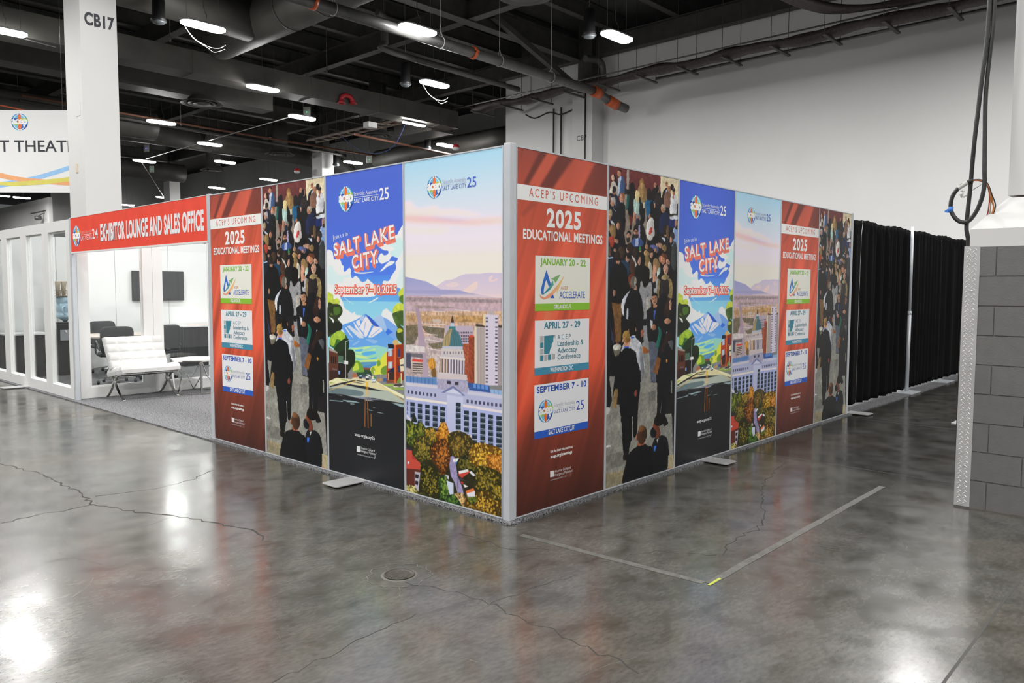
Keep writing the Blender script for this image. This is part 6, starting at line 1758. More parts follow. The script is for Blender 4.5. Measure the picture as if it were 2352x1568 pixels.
for i, lab in enumerate(['white windowed partition inside the lounge, left behind the white chair', 'white windowed partition inside the lounge, right behind the white chair',
                         'white windowed partition inside the lounge hidden by the poster wall']):
    p = window_panel('window_partition', PW, lab); p.location = (0.08+i*PW, yh+0.062, 0.015)
yb = 12.1
for i in range(4):
    t = thing('white_partition', (0.06+(i+0.5)*PW, yb, 0.015), ['white infill panel of the office back wall at its left end', 'white infill panel of the office back wall left of the television',
              'white infill panel of the office back wall behind the television', 'white infill panel of the office back wall above the skirted table'][i], 'partition panel', 'white office back wall panels')
    x0 = 0.06+i*PW
    mb = MB(); mb.box(x0+0.004, yb, 0.015, x0+PW-0.004, yb+0.04, 2.44); mb.build('infill', M['white_panel'], t)
    mb = MB(); mb.box(x0+PW-0.004, yb+0.002, 0.015, x0+PW+0.004, yb+0.04, 2.44); mb.build('joint_strip', M['seam'], t)
for i in range(8):
    y0_ = 4.2+i*PW
    if y0_+PW > 12.2: break
    mb = MB(); mb.box(4.10, y0_+0.003, 0.015, 4.14, y0_+PW-0.003, 2.44)
    tag(mb.build('white_partition', M['white_panel']), 'white infill panel closing the right side of the lounge', 'partition panel', 'white lounge side wall panels')

# ------------------------------------------------------------------ television, tables, water
t = thing('television', (2.85, 12.05, 1.57), 'flat black television hanging on the white office wall', 'television')
mb = MB(); mb.box(2.35, 12.045, 1.285, 3.35, 12.085, 1.86); mb.build('case', M['black_plastic'], t, 0.004)
mb = MB(); mb.box(2.362, 12.043, 1.30, 3.338, 12.046, 1.848); mb.build('screen', M['screen'], t)
mb = MB(); mb.box(2.7, 12.085, 1.45, 3.0, 12.10, 1.7); mb.build('wall_bracket', M['black_plastic'], t)
def skirted_table(x0, x1, y0, y1, h, label):
    t = thing('skirted_table', ((x0+x1)/2, (y0+y1)/2, 0.012), label, 'table', 'tables with black skirts')
    mb = MB(); mb.box(x0-.01, y0-.01, h-.03, x1+.01, y1, h); mb.build('tabletop', M['table_white'], t, 0.004)
    def f(u, v):
        per = 2*(x1-x0+y1-y0-.02); s = u*per; r = 0.010*math.sin(s*42)+0.006*math.sin(s*17+1)
        a, b = x1-x0, y1-y0-.02
        if s < a: p = (x0+s, y0-r)
        elif s < a+b: p = (x1+r, y0+s-a)
        elif s < 2*a+b: p = (x1-(s-a-b), y1-.02)
        else: p = (x0-r, y1-.02-(s-2*a-b))
        return (p[0], p[1], h-.03-(h-.045)*v)
    mb = MB(); mb.grid(f, 260, 4); mb.build('skirt', M['skirt'], t)
    return t
skirted_table(0.08, 0.72, 11.42, 12.05, 0.76, 'black skirted table with white top seen through the partition windows')
skirted_table(3.05, 4.05, 11.45, 12.05, 0.80, 'black skirted table with white top under papers, right of the television')
mb = MB(); mb.obox((3.45, 11.7, 0.8045), (.35, .22, .006), Euler((0, 0, .2)).to_matrix()); tag(mb.build('paper_sheet', M['paper']), 'pinkish sheets of paper lying on the right skirted table', 'paper')
mb = MB(); mb.obox((3.85, 11.72, 0.8065), (.28, .21, .010), Euler((0, 0, -.1)).to_matrix()); tag(mb.build('paper_stack', M['table_white']), 'white stack of paper lying beside the pinkish sheets', 'paper')
t = thing('water_dispenser', (1.02, 11.6, 0.012), 'black water dispenser standing under a blue bottle', 'water dispenser')
mb = MB(); mb.rbox(.84, 11.42, .015, 1.20, 11.78, .90, .04); mb.build('cabinet', M['black_plastic'], t, .006)
mb = MB(); mb.box(.88, 11.405, .62, 1.16, 11.42, .80); mb.build('tap_recess', M['alu_dark'], t)
for dx in (-.06, .06):
    mb = MB(); mb.tube([(1.02+dx, 11.405, .78), (1.02+dx, 11.37, .78), (1.02+dx, 11.36, .75)], .012, 8); mb.build('tap', M['white_plastic'], t)
mb = MB(); mb.lathe([(.10, .90), (.155, .905), (.155, .93), (.06, .935)], (1.02, 11.6, 0), 24); mb.build('bottle_collar', M['black_plastic'], t)
t = thing('water_bottle', (1.02, 11.6, 0.936), 'blue ribbed water bottle upside down on the dispenser', 'bottle')
pr = [(.03, 0.0), (.05, .03), (.125, .07), (.135, .09), (.135, .13), (.126, .14), (.126, .18), (.135, .19), (.135, .30), (.126, .31), (.126, .33), (.135, .34), (.135, .42), (.12, .44), (.05, .445)]
mb = MB(); mb.lathe([(r, z) for r, z in pr], (1.02, 11.6, .936), 28); mb.build('body', M['water'], t)
mb = MB(); mb.tube(spline([(.985, 11.462, 1.08), (.94, 11.43, 1.10), (.93, 11.43, 1.18), (.985, 11.462, 1.21)], 5), .014, 8); mb.build('grip', M['water'], t)
t = thing('wire_basket', (1.02, 11.62, 1.384), 'brown wire basket holding beige cups above the blue bottle', 'basket')
mb = MB(); zb_ = 1.385
for z in (zb_, zb_+.05, zb_+.10):
    for p, q in (((.85, 11.46), (1.19, 11.46)), ((1.19, 11.46), (1.19, 11.78)), ((1.19, 11.78), (.85, 11.78)), ((.85, 11.78), (.85, 11.46))): mb.bar((*p, z), (*q, z), .010, .010)
for i in range(7):
    x = .85+.34*i/6; mb.bar((x, 11.46, zb_), (x, 11.46, zb_+.10), .008, .008); mb.bar((x, 11.78, zb_), (x, 11.78, zb_+.10), .008, .008)
mb.box(.85, 11.46, zb_, 1.19, 11.78, zb_+.005); mb.build('wire_frame', M['brown'], t)
for i in range(3):
    mb = MB(); x = .92+.10*i; mb.lathe([(.028, zb_+.006), (.045, zb_+.25), (.047, zb_+.255), (.02, zb_+.252)], (x, 11.6+.02*i, 0), 16)
    tag(mb.build('cup_stack', M['beige']), 'beige stack of cups standing in the brown wire basket', 'cups', 'stacks of beige cups')
t = thing('meeting_table', (1.65, 10.55, 0.012), 'pale topped meeting table between charcoal office chairs', 'table')
mb = MB(); mb.rbox(.95, 10.05, .715, 2.35, 11.05, .74, .06); mb.build('tabletop', M['wood_table'], t)
mb = MB(); mb.cyl((1.65, 10.55, .03), (1.65, 10.55, .715), .05); mb.build('pedestal', M['chrome'], t)
mb = MB(); mb.lathe([(.36, .013), (.36, .02), (.06, .05)], (1.65, 10.55, 0)); mb.build('base', M['black_plastic'], t)
def office_chair(name, x, y, rz, label, proto=None):
    if proto:
        t = copy_tree(proto); t.location = (x, y, 0.012); t.rotation_euler = (0, 0, rz); t['label'] = label; return t
    t = thing(name, (0, 0, 0.0), label, 'chair', 'charcoal office chairs around the meeting table')
    def pad(cx, cy, cz, sx, sy, sz, tilt):
        R = Euler((tilt, 0, 0)).to_matrix()
        def f(u, v):
            a = 2*math.pi*u; b = math.pi*(v-.5); e = .35
            sg = lambda q, p: math.copysign(abs(q)**p, q)
            q = Vector((sx/2*sg(math.cos(b), e)*sg(math.cos(a), e), sy/2*sg(math.cos(b), e)*sg(math.sin(a), e), sz/2*sg(math.sin(b), .6)))
            return Vector((cx, cy, cz))+R @ q
        m_ = MB(); m_.grid(f, 32, 14); return m_
    pad(0, 0, .47, .50, .48, .08, 0).build('seat', M['charcoal'], t)
    pad(0, .235, .70, .48, .44, .07, math.radians(83)).build('backrest', M['charcoal'], t)
    for s in (-1, 1):
        mb = MB(); mb.tube(spline([(s*.25, .25, .55), (s*.27, .10, .66), (s*.27, -.12, .66), (s*.265, -.15, .48), (s*.2, -.02, .43)], 5), .014, 8); mb.build('armrest', M['black_plastic'], t)
    mb = MB(); mb.bar((0, .26, .52), (0, .18, .43), .08, .02); mb.bar((0, .18, .43), (0, 0, .43), .08, .02); mb.build('back_bracket', M['black_plastic'], t)
    mb = MB(); mb.cyl((0, 0, .10), (0, 0, .43), .025); mb.build('gas_column', M['black_plastic'], t)
    mb = MB()
    for k in range(5):
        a = 2*math.pi*k/5+.3; mb.bar((0, 0, .11), (.28*math.cos(a), .28*math.sin(a), .075), .04, .025)
    mb.build('star_base', M['chrome'], t)
    for k in range(5):
        a = 2*math.pi*k/5+.3; mb = MB(); cx, cy = .28*math.cos(a), .28*math.sin(a)
        mb.lathe([(.028, -.02), (.03, -.012), (.03, .012), (.028, .02)], (cx, cy, .031), 14, 'x'); mb.build('caster', M['black_plastic'], t)
    t.location = (x, y, 0.012); t.rotation_euler = (0, 0, rz); return t
ch = office_chair('office_chair', 1.12, 9.62, math.pi-.25, 'charcoal office chair right behind the white tufted chair')
office_chair('office_chair', 1.80, 9.65, math.pi+.25, 'charcoal office chair seen between partition stile and side table', ch)
office_chair('office_chair', 1.66, 11.38, .1, 'charcoal office chair on the far side of the meeting table', ch)

# ------------------------------------------------------------------ white tufted lounge chair
t = thing('lounge_chair', (0.78, 7.78, 0.012), 'white tufted leather chair on crossed chrome legs', 'chair')
cx, cy, cz = 0.78, 7.78, 0.015
def cushion(y0, z0, y1, z1, w, th, nu, nv, name):
    d = Vector((0, y1-y0, z1-z0)); L = d.length; d.normalize(); nrm = Vector((0, -d.z, d.y))
    if nrm.z < 0 and abs(d.z) < .7: nrm = -nrm
    if abs(d.z) >= .7: nrm = Vector((0, -d.z, d.y))
    nx, ny = 72, 60
    def h(u, v):
        a = abs(math.sin(math.pi*nu*u)); b = abs(math.sin(math.pi*nv*v))
        return 0.030*(a*b)**0.45
    def top(u, v):
        e = min(u, 1-u, v, 1-v); ed = min(1, e/0.03)
        return Vector((cx-w/2+w*u, cy+y0, cz+z0))+d*(L*v)+nrm*(th*(0.55+.45*math.sqrt(max(0, 1-(1-ed)**2)))+h(u, v)*ed)
    mb = MB(); mb.grid(top, nx, ny)
    def edge_pt(i):  # perimeter
        return None
    def bot(u, v): return Vector((cx-w/2+w*(.01+.98*u), cy+y0, cz+z0))+d*(L*(.01+.98*v))
    mb.grid(lambda u, v: bot(1-u, v), 2, 2, False)
    per = [(i/nx, 0) for i in range(nx)]+[(1, j/ny) for j in range(ny)]+[(1-i/nx, 1) for i in range(nx)]+[(0, 1-j/ny) for j in range(ny)]
    vs = []; 
    for u, v in per: vs += [top(u, v), bot(u, v)]
    n = len(per); mb.add(vs, [(2*i, 2*i+1, 2*((i+1) % n)+1, 2*((i+1) % n)) for i in range(n)], True)
    o = mb.build(name, M['leather'], t)
    mb = MB()
    for i in range(1, nu):
        for j in range(1, nv):
            p = top(i/nu, j/nv); mb.lathe([(.001, .004), (.008, .002), (.010, -.002)], p, 8)
    mb.build('tuft_button', M['leather'], o)
    return o
cushion(-.36, .375, .17, .285, .80, .085, 5, 4, 'seat_cushion')
cushion(.09, .37, .335, .80, .80, .075, 5, 4, 'back_cushion')
for s, nm in ((-1, 'leg_frame'), (1, 'leg_frame')):
    x = cx+s*.365
    for pts in ([(.37, .80), (.26, .62), (.15, .44), (.04, .28), (-.10, .13), (-.22, .045), (-.30, .0), (-.33, .001)],
                [(-.37, .36), (-.28, .355), (-.14, .315), (0.0, .22), (.10, .12), (.19, .045), (.27, .0), (.31, .001)]):
        P = spline([(x, cy+y, cz+z) for y, z in pts], 7); mb = MB()
        vs = []
        for i, p in enumerate(P):
            tt = (P[min(i+1, len(P)-1)]-P[max(i-1, 0)]).normalized(); nn = Vector((0, -tt.z, tt.y))
            for dx, dn in ((-.017, -.006), (.017, -.006), (.017, .006), (-.017, .006)): vs.append(p+Vector((dx, 0, 0))+nn*dn+Vector((0, 0, .006)))
        m_ = len(P); mb.add(vs, [(4*i+k, 4*i+(k+1) % 4, 4*i+4+(k+1) % 4, 4*i+4+k) for i in range(m_-1) for k in range(4)]+[(3, 2, 1, 0), (4*m_-4, 4*m_-3, 4*m_-2, 4*m_-1)])
        mb.build('leg', M['chrome'], t)
mb = MB()
for y, z in ((-.33, .355), (.06, .30), (.35, .78)): mb.bar((cx-.365, cy+y, cz+z), (cx+.365, cy+y, cz+z), .03, .012)
mb.build('cross_rail', M['chrome'], t)
for i in range(8):
    x = cx-.29+.58*i/7; mb = MB(); mb.bar((x, cy-.33, cz+.348), (x, cy+.06, cz+.293), .035, .006); mb.build('seat_strap', M['strap'], t)
for i in range(8):
    x = cx-.29+.58*i/7; mb = MB(); mb.bar((x, cy+.11, cz+.345), (x, cy+.345, cz+.765), .035, .005, (0, 1, 0)); mb.build('back_strap', M['strap'], t)

# ------------------------------------------------------------------ chrome side table
t = thing('side_table', (1.55, 7.72, 0.012), 'faceted chrome side table beside the white tufted chair', 'table')
def hexa(r, z, a0_=0.25, sx=1.0): return [(1.52+r*sx*math.cos(a0_+k*math.pi/3), 7.66+r*math.sin(a0_+k*math.pi/3), z) for k in range(6)]
H1, H0, Hm = hexa(.38, .50), hexa(.33, .022), hexa(.21, .26, .25+math.pi/6)
mb = MB(); mb.prism([(x, y) for x, y, z in H1], .498, .510); mb.build('tabletop', M['table_white'], t)
mb = MB()
for k in range(6):
    j = (k+1) % 6
    mb.bar(H1[k][:2]+(.49,), H1[j][:2]+(.49,), .016, .016); mb.bar(H0[k], H0[j], .013, .013)
    if k % 2 == 0: mb.bar(H0[k], H1[k], .022, .022); mb.bar(H1[k], Hm[k], .012, .012); mb.bar(H0[j], Hm[k], .012, .012)
    else: mb.bar(H0[k], Hm[k], .012, .012); mb.bar(H1[j], Hm[k], .012, .012)
mb.build('frame', M['chrome'], t)

# ------------------------------------------------------------------ floor marks: tape, drain
mb = MB(); ribbon(mb, [(-.05, -1.474), (2.70, -1.473)], .047, .0014, .0012, .08, True)
tag(mb.build('tape_strip', M['tape']), 'worn clear tape strip running from the yellow mark toward the block base', 'tape')
mb = MB(); ribbon(mb, [(-.13, -.22), (-.06, -1.45)], .047, .0012, .0012, .08, True)
tag(mb.build('tape_strip', M['tape']), 'worn clear tape strip running from the corner post to the yellow mark', 'tape')
mb = MB(); ribbon(mb, [(-.075, -1.485), (.055, -1.482)], .016, .0022); tag(mb.build('tape_mark', M['tape_yellow']), 'small yellow green tape mark where two tape strips meet', 'tape')
t = thing('floor_drain', (-1.08, -.20, 0), 'round cast iron drain cover set in a grout ring in the floor', 'drain cover')
mb = MB(); rr = random.Random(2)
P = [(-1.08+(.165+rr.uniform(-.022, .022))*math.cos(a*math.pi/20), -.20+(.165+rr.uniform(-.022, .022))*math.sin(a*math.pi/20)) for a in range(41)]
P[-1] = P[0]; ribbon(mb, P, .007, .0010, .002, .02); mb.lathe([(.098, .0004), (.094, .0018), (.081, .0018)], (-1.08, -.20, 0), 40, cap=False); mb.build('grout_ring', M['grout'], t)
mb = MB(); mb.lathe([(.080, .0012), (.080, .005), (.074, .005), (.073, .003), (.001, .003)], (-1.08, -.20, 0), 40)
for i in range(-4, 5):
    l = math.sqrt(.062**2-(i*.014)**2); mb.box(-1.08-l, -.20+i*.014-.003, .003, -1.08+l, -.20+i*.014+.003, .0042)
mb.build('lid', M['iron'], t)
mb = MB(); mb.tube(spline([(-1.08+.079*math.cos(a*math.pi/12), -.20+.079*math.sin(a*math.pi/12), .005) for a in range(24)], 2, True), .004, 6, closed=True); mb.build('rim', M['iron'], t)
# ------------------------------------------------------------------ strip lights
def strip_light(x, y, label, z=8.5, proto=None, rod=True, slim=False):
    if proto:
        t = copy_tree(proto); t.location = (x, y, z); t['label'] = label; return t
    t = thing('strip_light', (0, 0, 0), label, 'light', 'lit hall strip lights')
    L, w = 0.61, (0.08 if slim else 0.235)
    def st(r, L_): return [(L_-r+r*math.cos(a), r*math.sin(a)) for a in [math.radians(-90+15*i) for i in range(13)]]+[(-L_+r+r*math.cos(a), r*math.sin(a)) for a in [math.radians(90+15*i) for i in range(13)]]
    mb = MB(); mb.prism(st(w, L), .035, .075); mb.build('housing', M['housing'], t)
    mb = MB(); p0, p1, n = st(w*.96, L*.985), st(w*.80, L*.93), 26
    v = [(a, b, .035) for a, b in p0]+[(a, b, 0.0) for a, b in p0]+[(a, b, -.02) for a, b in p1]
    mb.add(v, [(i, n+i, n+(i+1) % n, (i+1) % n) for i in range(n)]+[(n+i, 2*n+i, 2*n+(i+1) % n, n+(i+1) % n) for i in range(n)]+[tuple(range(2*n, 3*n))])
    mb.build('diffuser', M['diffuser'], t)
    for s in (-1, 1):
        mb = MB(); mb.cyl((s*.45, 0, .075), (s*.45, 0, .115 if slim else 3.4), .004, 6); mb.build('hanger_wire', M['pipe'], t)
    if not slim:
        mb = MB(); mb.tube(spline([(.05, .02, .075), (.12, .05, .35), (.05, .1, .8), (.0, .1, 3.4)], 5), .008, 6); mb.build('power_cord', M['pipe'], t)
    t.location = (x, y, z); return t
LIGHTS = [(6.365, 17.144, 'lit strip light nearest the CB17 column, with loose white cables below it'), (10.41, 13.10, 'lit strip light crossed by the long grey pipe'),
 (14.50, 9.45, 'lit strip light hanging in front of the white back wall'), (2.83, 21.57, 'lit strip light cut by the photo edge, above the theater banner'),
 (10.783, 21.86, 'lit strip light against the long dark duct, left of the red ceiling piece'), (14.425, 16.95, 'lit strip light with loose cables, nearest the left edge of the back wall'),
 (10.80, 30.19, 'lit strip light below the largest round ceiling diffuser'), (14.282, 24.93, 'lit strip light with a white wireless box right above it, nearest'),
 (22.457, 25.11, 'lit strip light just above the city view poster'), (14.531, 33.48, 'lit strip light at the end of a thin conduit, mid hall'),
 (14.512, 41.11, 'lit strip light right of the CB17 column, with a wireless box above it'), (17.638, 38.03, 'lit strip light over the header sign, beneath a round diffuser'),
 (22.473, 32.81, 'lit strip light right of the far white column'), (22.888, 42.53, 'lit strip light just above the crowd poster on the left wall'),
 (22.645, 49.04, 'lit strip light just above the red poster on the left wall'), (22.684, 57.67, 'lit strip light partly hidden by the farthest white column'),
 (22.905, 65.53, 'lit strip light touching the edge of the CB17 column'), (13.9, 66.1, 'far lit strip light below the theater banner, the left of two'),
 (15.35, 66.3, 'far lit strip light below the theater banner, the right of two')]
pl = None
for x, y, lab in LIGHTS:
    o = strip_light(x, y, lab, proto=pl); pl = pl or o
strip_light(18.18, 22.49, 'slim lit tube light beside the pinkish cable tray', slim=True)

# ------------------------------------------------------------------ structure overhead
def beam(x0, y0, z0, x1, y1, z1, m='steel_dark'):
    mb = MB(); mb.box(x0, y0, z0, x1, y1, z1); struct(mb.build('beam', M[m]))
def ibeam(axis, c, z0, z1, a, b, w=.22):
    mb = MB(); h = .03
    for (u0, u1, v0, v1) in ((-w/2, w/2, z0, z0+h), (-w/2, w/2, z1-h, z1), (-.012, .012, z0+h, z1-h)):
        if axis == 'x': mb.box(a, c+u0, v0, b, c+u1, v1)
        else: mb.box(c+u0, a, v0, c+u1, b, v1)
    struct(mb.build('beam', M['steel_dark']))
for i in range(16): ibeam('x', 9.0+i*2.6, 11.25, 11.85, -6, 21.6 if 9.0+i*2.6 < 20 else 27.4, .26)
for x in (2.9, 9.0, 15.1, 21.3): ibeam('y', x, 10.55, 11.25, -2, 68, .34)
for y in (16.0, 34.6, 53): ibeam('x', y, 10.5, 11.25, -4, 21.3, .4)
mb = MB()
for (p, q) in (((16.0, 15.7, 10.9), (20.9, 15.7, 9.3)), ): mb.bar(p, q, .2, .2)
struct(mb.build('beam', M['steel_dark']))
# round ducts
t = thing('round_duct', (8.9, 15, 9.6), 'large dark round duct crossing behind the grey pipe, with a branch', 'duct')
mb = MB(); mb.tube([(8.9, y, 9.60) for y in (8.0, 11.6, 11.62, 15.0, 18.4, 21.2)], .62, 36); mb.build('main_run', M['duct'], t)
for y in (11.6, 15.2, 16.9):
    mb = MB(); mb.tube([(8.9, y-.03, 9.6), (8.9, y+.03, 9.6)], .635, 36); mb.build('joint_band', M['duct'], t)
mb = MB(); mb.tube([(x, 18.75, 9.6) for x in (-2, 2, 4, 6, 8.6)], [.55, .55, .55, .55, .62], 32); mb.build('branch', M['duct'], t)
for x in (3.6, 6.9):
    mb = MB(); mb.tube([(x-.03, 18.75, 9.6), (x+.03, 18.75, 9.6)], .565, 32); mb.build('joint_band', M['duct'], t)
t = thing('flat_duct', (12, 22.4, 8.9), 'long dark flat duct running across the hall behind the strip lights', 'duct')
mb = MB(); mb.box(-2, 22.1, 8.62, 20.4, 23.0, 9.35); mb.build('duct_run', M['duct'], t)
for x in (2, 5.2, 8.4, 12.9, 16.1, 19.3):
    mb = MB(); mb.box(x, 22.085, 8.605, x+.05, 23.0, 9.365); mb.build('flange', M['duct'], t)
t = thing('flat_duct', (19.9, 25, 9), 'dark flat duct turning toward the back wall edge', 'duct')
mb = MB(); mb.box(19.6, 23.0, 8.55, 20.9, 25.6, 9.3); mb.build('duct_run', M['duct'], t)
t = thing('flat_duct', (8, 27, 9.2), 'dark flat duct above the largest round ceiling diffuser', 'duct')
mb = MB(); mb.box(-1, 26.7, 9.0, 14.0, 27.6, 9.75); mb.build('duct_run', M['duct'], t)
def rduct(name, pts, r, lab, n=24):
    q = spline(pts, 5); t = thing(name, pts[len(pts)//2], lab, 'duct')
    mb = MB(); mb.tube(q, r, n); mb.build('duct_run', M['duct'], t)
    for i in (len(q)//5, 3*len(q)//5):
        mb = MB(); mb.cyl(q[i], (q[i].x, q[i].y, 11.9), .012, 6); mb.build('hanger_rod', M['steel_dark'], t)
rduct('round_duct', [(16, 36.5, 9.2), (21, 36.5, 9.2), (23.2, 36.4, 9.0), (24.2, 36, 8.6), (24.4, 35.8, 7.9)], .55, 'dark round duct bending down right of the far white column')
rduct('round_duct', [(2, 49.5, 9.3), (12, 49.5, 9.3), (20.5, 49.5, 9.3)], .6, 'far dark round duct above the farthest white column')
rduct('round_duct', [(1.2, 33.0, 8.6), (4.0, 33.6, 8.9), (7.2, 33.7, 9.0), (12, 33.8, 9.0)], .62, 'dark round duct above the theater banner')
rduct('round_duct', [(24.4, 22, 8.9), (24.4, 33, 8.9)], .55, 'dark round duct near the far grey wall')
rduct('round_duct', [(-2, 38.6, 9.6), (17, 38.6, 9.6)], .55, 'dark round duct in the middle of the hall ceiling')
rduct('drain_pipe', [(12.2, 17.2, 10.4), (12.6, 17.3, 10.3), (12.7, 17.4, 9.6), (13.0, 17.4, 9.35), (19.2, 17.4, 9.3)], .10, 'dark drain pipe with a bend above the second row of lights', 12)
# round diffusers
def round_diffuser(x, y, z, r, label, nk=1.65):
    t = thing('round_diffuser', (x, y, z), label, 'ceiling diffuser', 'round ceiling diffusers')
    mb = MB(); mb.lathe([(r*.62, .25), (r*.70, .10), (r, 0), (r*.98, -.02), (r*.70, .05)], (x, y, z), 36, cap=False); mb.build('outer_ring', M['duct'], t)
    mb = MB(); mb.lathe([(r*.58, .05), (r*.66, -.02), (r*.46, .02)], (x, y, z), 32, cap=False); mb.lathe([(r*.36, .03), (r*.42, -.03), (r*.20, .0), (r*.02, -.01)], (x, y, z), 28, cap=False); mb.build('cone', M['duct'], t)
    mb = MB(); mb.cyl((x, y, z+.1), (x, y, z+nk), r*.55, 24); mb.build('neck', M['steel_dark'], t)
round_diffuser(10.97, 26.83, 8.8, .80, 'largest round ceiling diffuser right of the CB17 column', .15)
round_diffuser(19.27, 35.05, 8.8, .78, 'round ceiling diffuser left of the far white column')
round_diffuser(19.52, 43.2, 8.8, .78, 'faint round ceiling diffuser over the red header sign', 2.45)
round_diffuser(19.69, 26.95, 8.8, .75, 'round ceiling diffuser behind the pinkish cable tray', 2.45)
round_diffuser(11.06, 9.80, 8.8, .72, 'round ceiling diffuser cut by the top edge of the photo')
# long grey pipe
t = thing('hung_pipe', (12, 13.68, 8.6), 'long grey pipe with orange couplings running to the back wall', 'pipe')
mb = MB(); mb.cyl((3.0, 13.66, 8.6), (19.05, 13.66, 8.6), .155, 24); mb.build('straight_run', M['pipe'], t)
mb = MB(); mb.tube(spline([(19.35, 13.66, 8.56), (19.7, 13.6, 8.44), (20.05, 13.5, 8.30)], 5), .155, 20); mb.build('bend', M['pipe'], t)
mb = MB(); mb.cyl((20.05, 13.5, 8.30), (20.75, 13.42, 8.22), .16, 20); mb.build('end_stub', M['pipe'], t)
for p, q in (((19.02, 13.66, 8.6), (19.42, 13.66, 8.55)), ((19.82, 13.57, 8.40), (20.22, 13.46, 8.26))):
    mb = MB(); mb.cyl(p, q, .19, 20); mb.build('coupling', M['orange'], t)
for x in (7.5, 13.05):
    mb = MB(); mb.cyl((x-.05, 13.66, 8.6), (x+.05, 13.66, 8.6), .185, 20); mb.obox((x, 13.47, 8.6), (.10, .08, .05), Matrix.Identity(3)); mb.obox((x, 13.85, 8.6), (.10, .08, .05), Matrix.Identity(3)); mb.build('coupling', M['orange'], t)
for x in (5.2, 8.1, 11.75, 14.2, 16.7):
    mb = MB(); mb.tube([(x, 13.66+.165*math.sin(a*math.pi/10), 8.6+.165*math.cos(a*math.pi/10)) for a in range(20)], .014, 6, closed=True)
    mb.bar((x, 13.66-.07, 8.75), (x, 13.66, 8.95), .02, .012); mb.bar((x, 13.66+.07, 8.75), (x, 13.66, 8.95), .02, .012)
    mb.cyl((x, 13.66, 8.95), (x, 13.66, 11.9), .011, 6); mb.build('clevis_hanger', M['housing'], t)
# thin pipes and conduits
def line(name, pts, r, m, label, cat='pipe'):
    mb = MB(); mb.tube(pts, r, 8); tag(mb.build(name, M[m]), label, cat)
line('sprinkler_pipe', [(6, 31.6, 9.0), (14, 32.2, 9.0), (22, 32.4, 9.0), (23.7, 32.4, 9.0)], .05, 'rust_pipe', 'rusty brown sprinkler pipe passing below the largest diffuser')
line('sprinkler_pipe', [(6, 31.9, 8.85), (14, 32.5, 8.85), (22, 32.8, 8.85)], .07, 'steel_dark', 'dark pipe right beneath the rusty brown sprinkler pipe')
line('sprinkler_pipe', [(16.5, 24.4, 8.1), (24, 25.2, 8.1)], .05, 'rust_pipe', 'rusty brown sprinkler pipe over the street poster of the left wall')
line('conduit', [(14.2, 25.4, 8.65), (14.5, 41.0, 8.62)], .022, 'housing', 'pale straight conduit linking three strip lights')
line('conduit', [(14.2, 41, 8.6), (22.6, 57.6, 8.6)], .025, 'housing', 'pale conduit ending behind the farthest white column')
line('conduit', [(1.0, 21.7, 8.6), (4.4, 22.4, 8.6)], .016, 'housing', 'pale conduit above the light at the photo edge')
line('sprinkler_pipe', [(-2, 26.5, 7.9), (7, 28.5, 7.7)], .03, 'orange', 'thin orange pipe between banner and CB17 column')
line('sprinkler_pipe', [(-2, 26.0, 7.6), (7, 27.5, 7.3)], .045, 'steel_dark', 'dark thin pipe just above the theater banner')
# cable trays
def tray(name, p0, p1, w, n, m, label, rods=True):
    t = thing(name, ((p0[0]+p1[0])/2, (p0[1]+p1[1])/2, p0[2]), label, 'cable tray', 'overhead cable trays')
    p0, p1 = Vector(p0), Vector(p1); d = (p1-p0).normalized(); s = Vector((d.y, -d.x, 0))*w/2
    mb = MB(); mb.bar(p0+s, p1+s, .03, .09); mb.bar(p0-s, p1-s, .03, .09); mb.build('side_rail', M[m], t)
    for i in range(n):
        q = p0+(p1-p0)*(i+.5)/n; mb = MB(); mb.bar(q+s*1.15, q-s*1.15, .14, .03); mb.build('rung', M[m], t)
        if rods and i % 2 == 0:
            for k in (-1, 1):
                mb = MB(); mb.cyl(q+s*1.05*k, Vector(((q+s*1.05*k).x, (q+s*1.05*k).y, 11.9)), .008, 6); mb.build('hanger_rod', M['steel_dark'], t)
    return t
t = tray('cable_tray', (18.75, 23.2, 8.95), (18.75, 31.2, 8.95), .55, 11, 'tray_pink', 'dusty pinkish cable tray hanging above the poster wall')
for k, (dx, m) in enumerate(((-.2, 'cable_bundle'), (-.05, 'pipe'), (.1, 'cable_bundle'), (.2, 'rust_pipe'))):
    mb = MB(); rr = random.Random(k); mb.tube(spline([(18.75+dx+rr.uniform(-.08, .08), 23.15+i*.9, 9.02+rr.uniform(-.02, .06)) for i in range(10)], 4), .03, 7); mb.build('cable_run', M[m], t)
mb = MB(); mb.tube(spline([(18.8, 28.8, 8.97), (18.7, 27.2, 8.1), (18.6, 25.6, 7.7), (18.5, 24.2, 7.9), (18.6, 23.4, 8.97)], 6), .014, 6); tag(mb.build('blue_cable', mat('blue_cable_jacket', (.05, .08, .25), .5)), 'thin blue cable drooping below the pinkish cable tray', 'cable')
t = thing('junction_box', (17.74, 24.95, 8.62), 'white box fixed beside the pinkish cable tray', 'box')
mb = MB(); mb.box(17.5, 24.75, 8.62, 17.98, 25.15, 8.86); mb.build('case', M['white_plastic'], t, .01)
mb = MB(); mb.box(17.6, 24.9, 8.86, 18.49, 25.0, 8.90); mb.build('bracket', M['tray_pink'], t)
t = thing('wall_cable_tray', (19.9, 10, 9.1), 'long dark cable bundle hung along the white back wall', 'cable tray', 'overhead cable trays')
rr = random.Random(4); ys = [20.6-i*1.3 for i in range(18)]
mb = MB(); P = spline([(19.95, y, 9.12+.05*math.sin(y*1.7)) for y in ys], 4); n = 10
vs = []
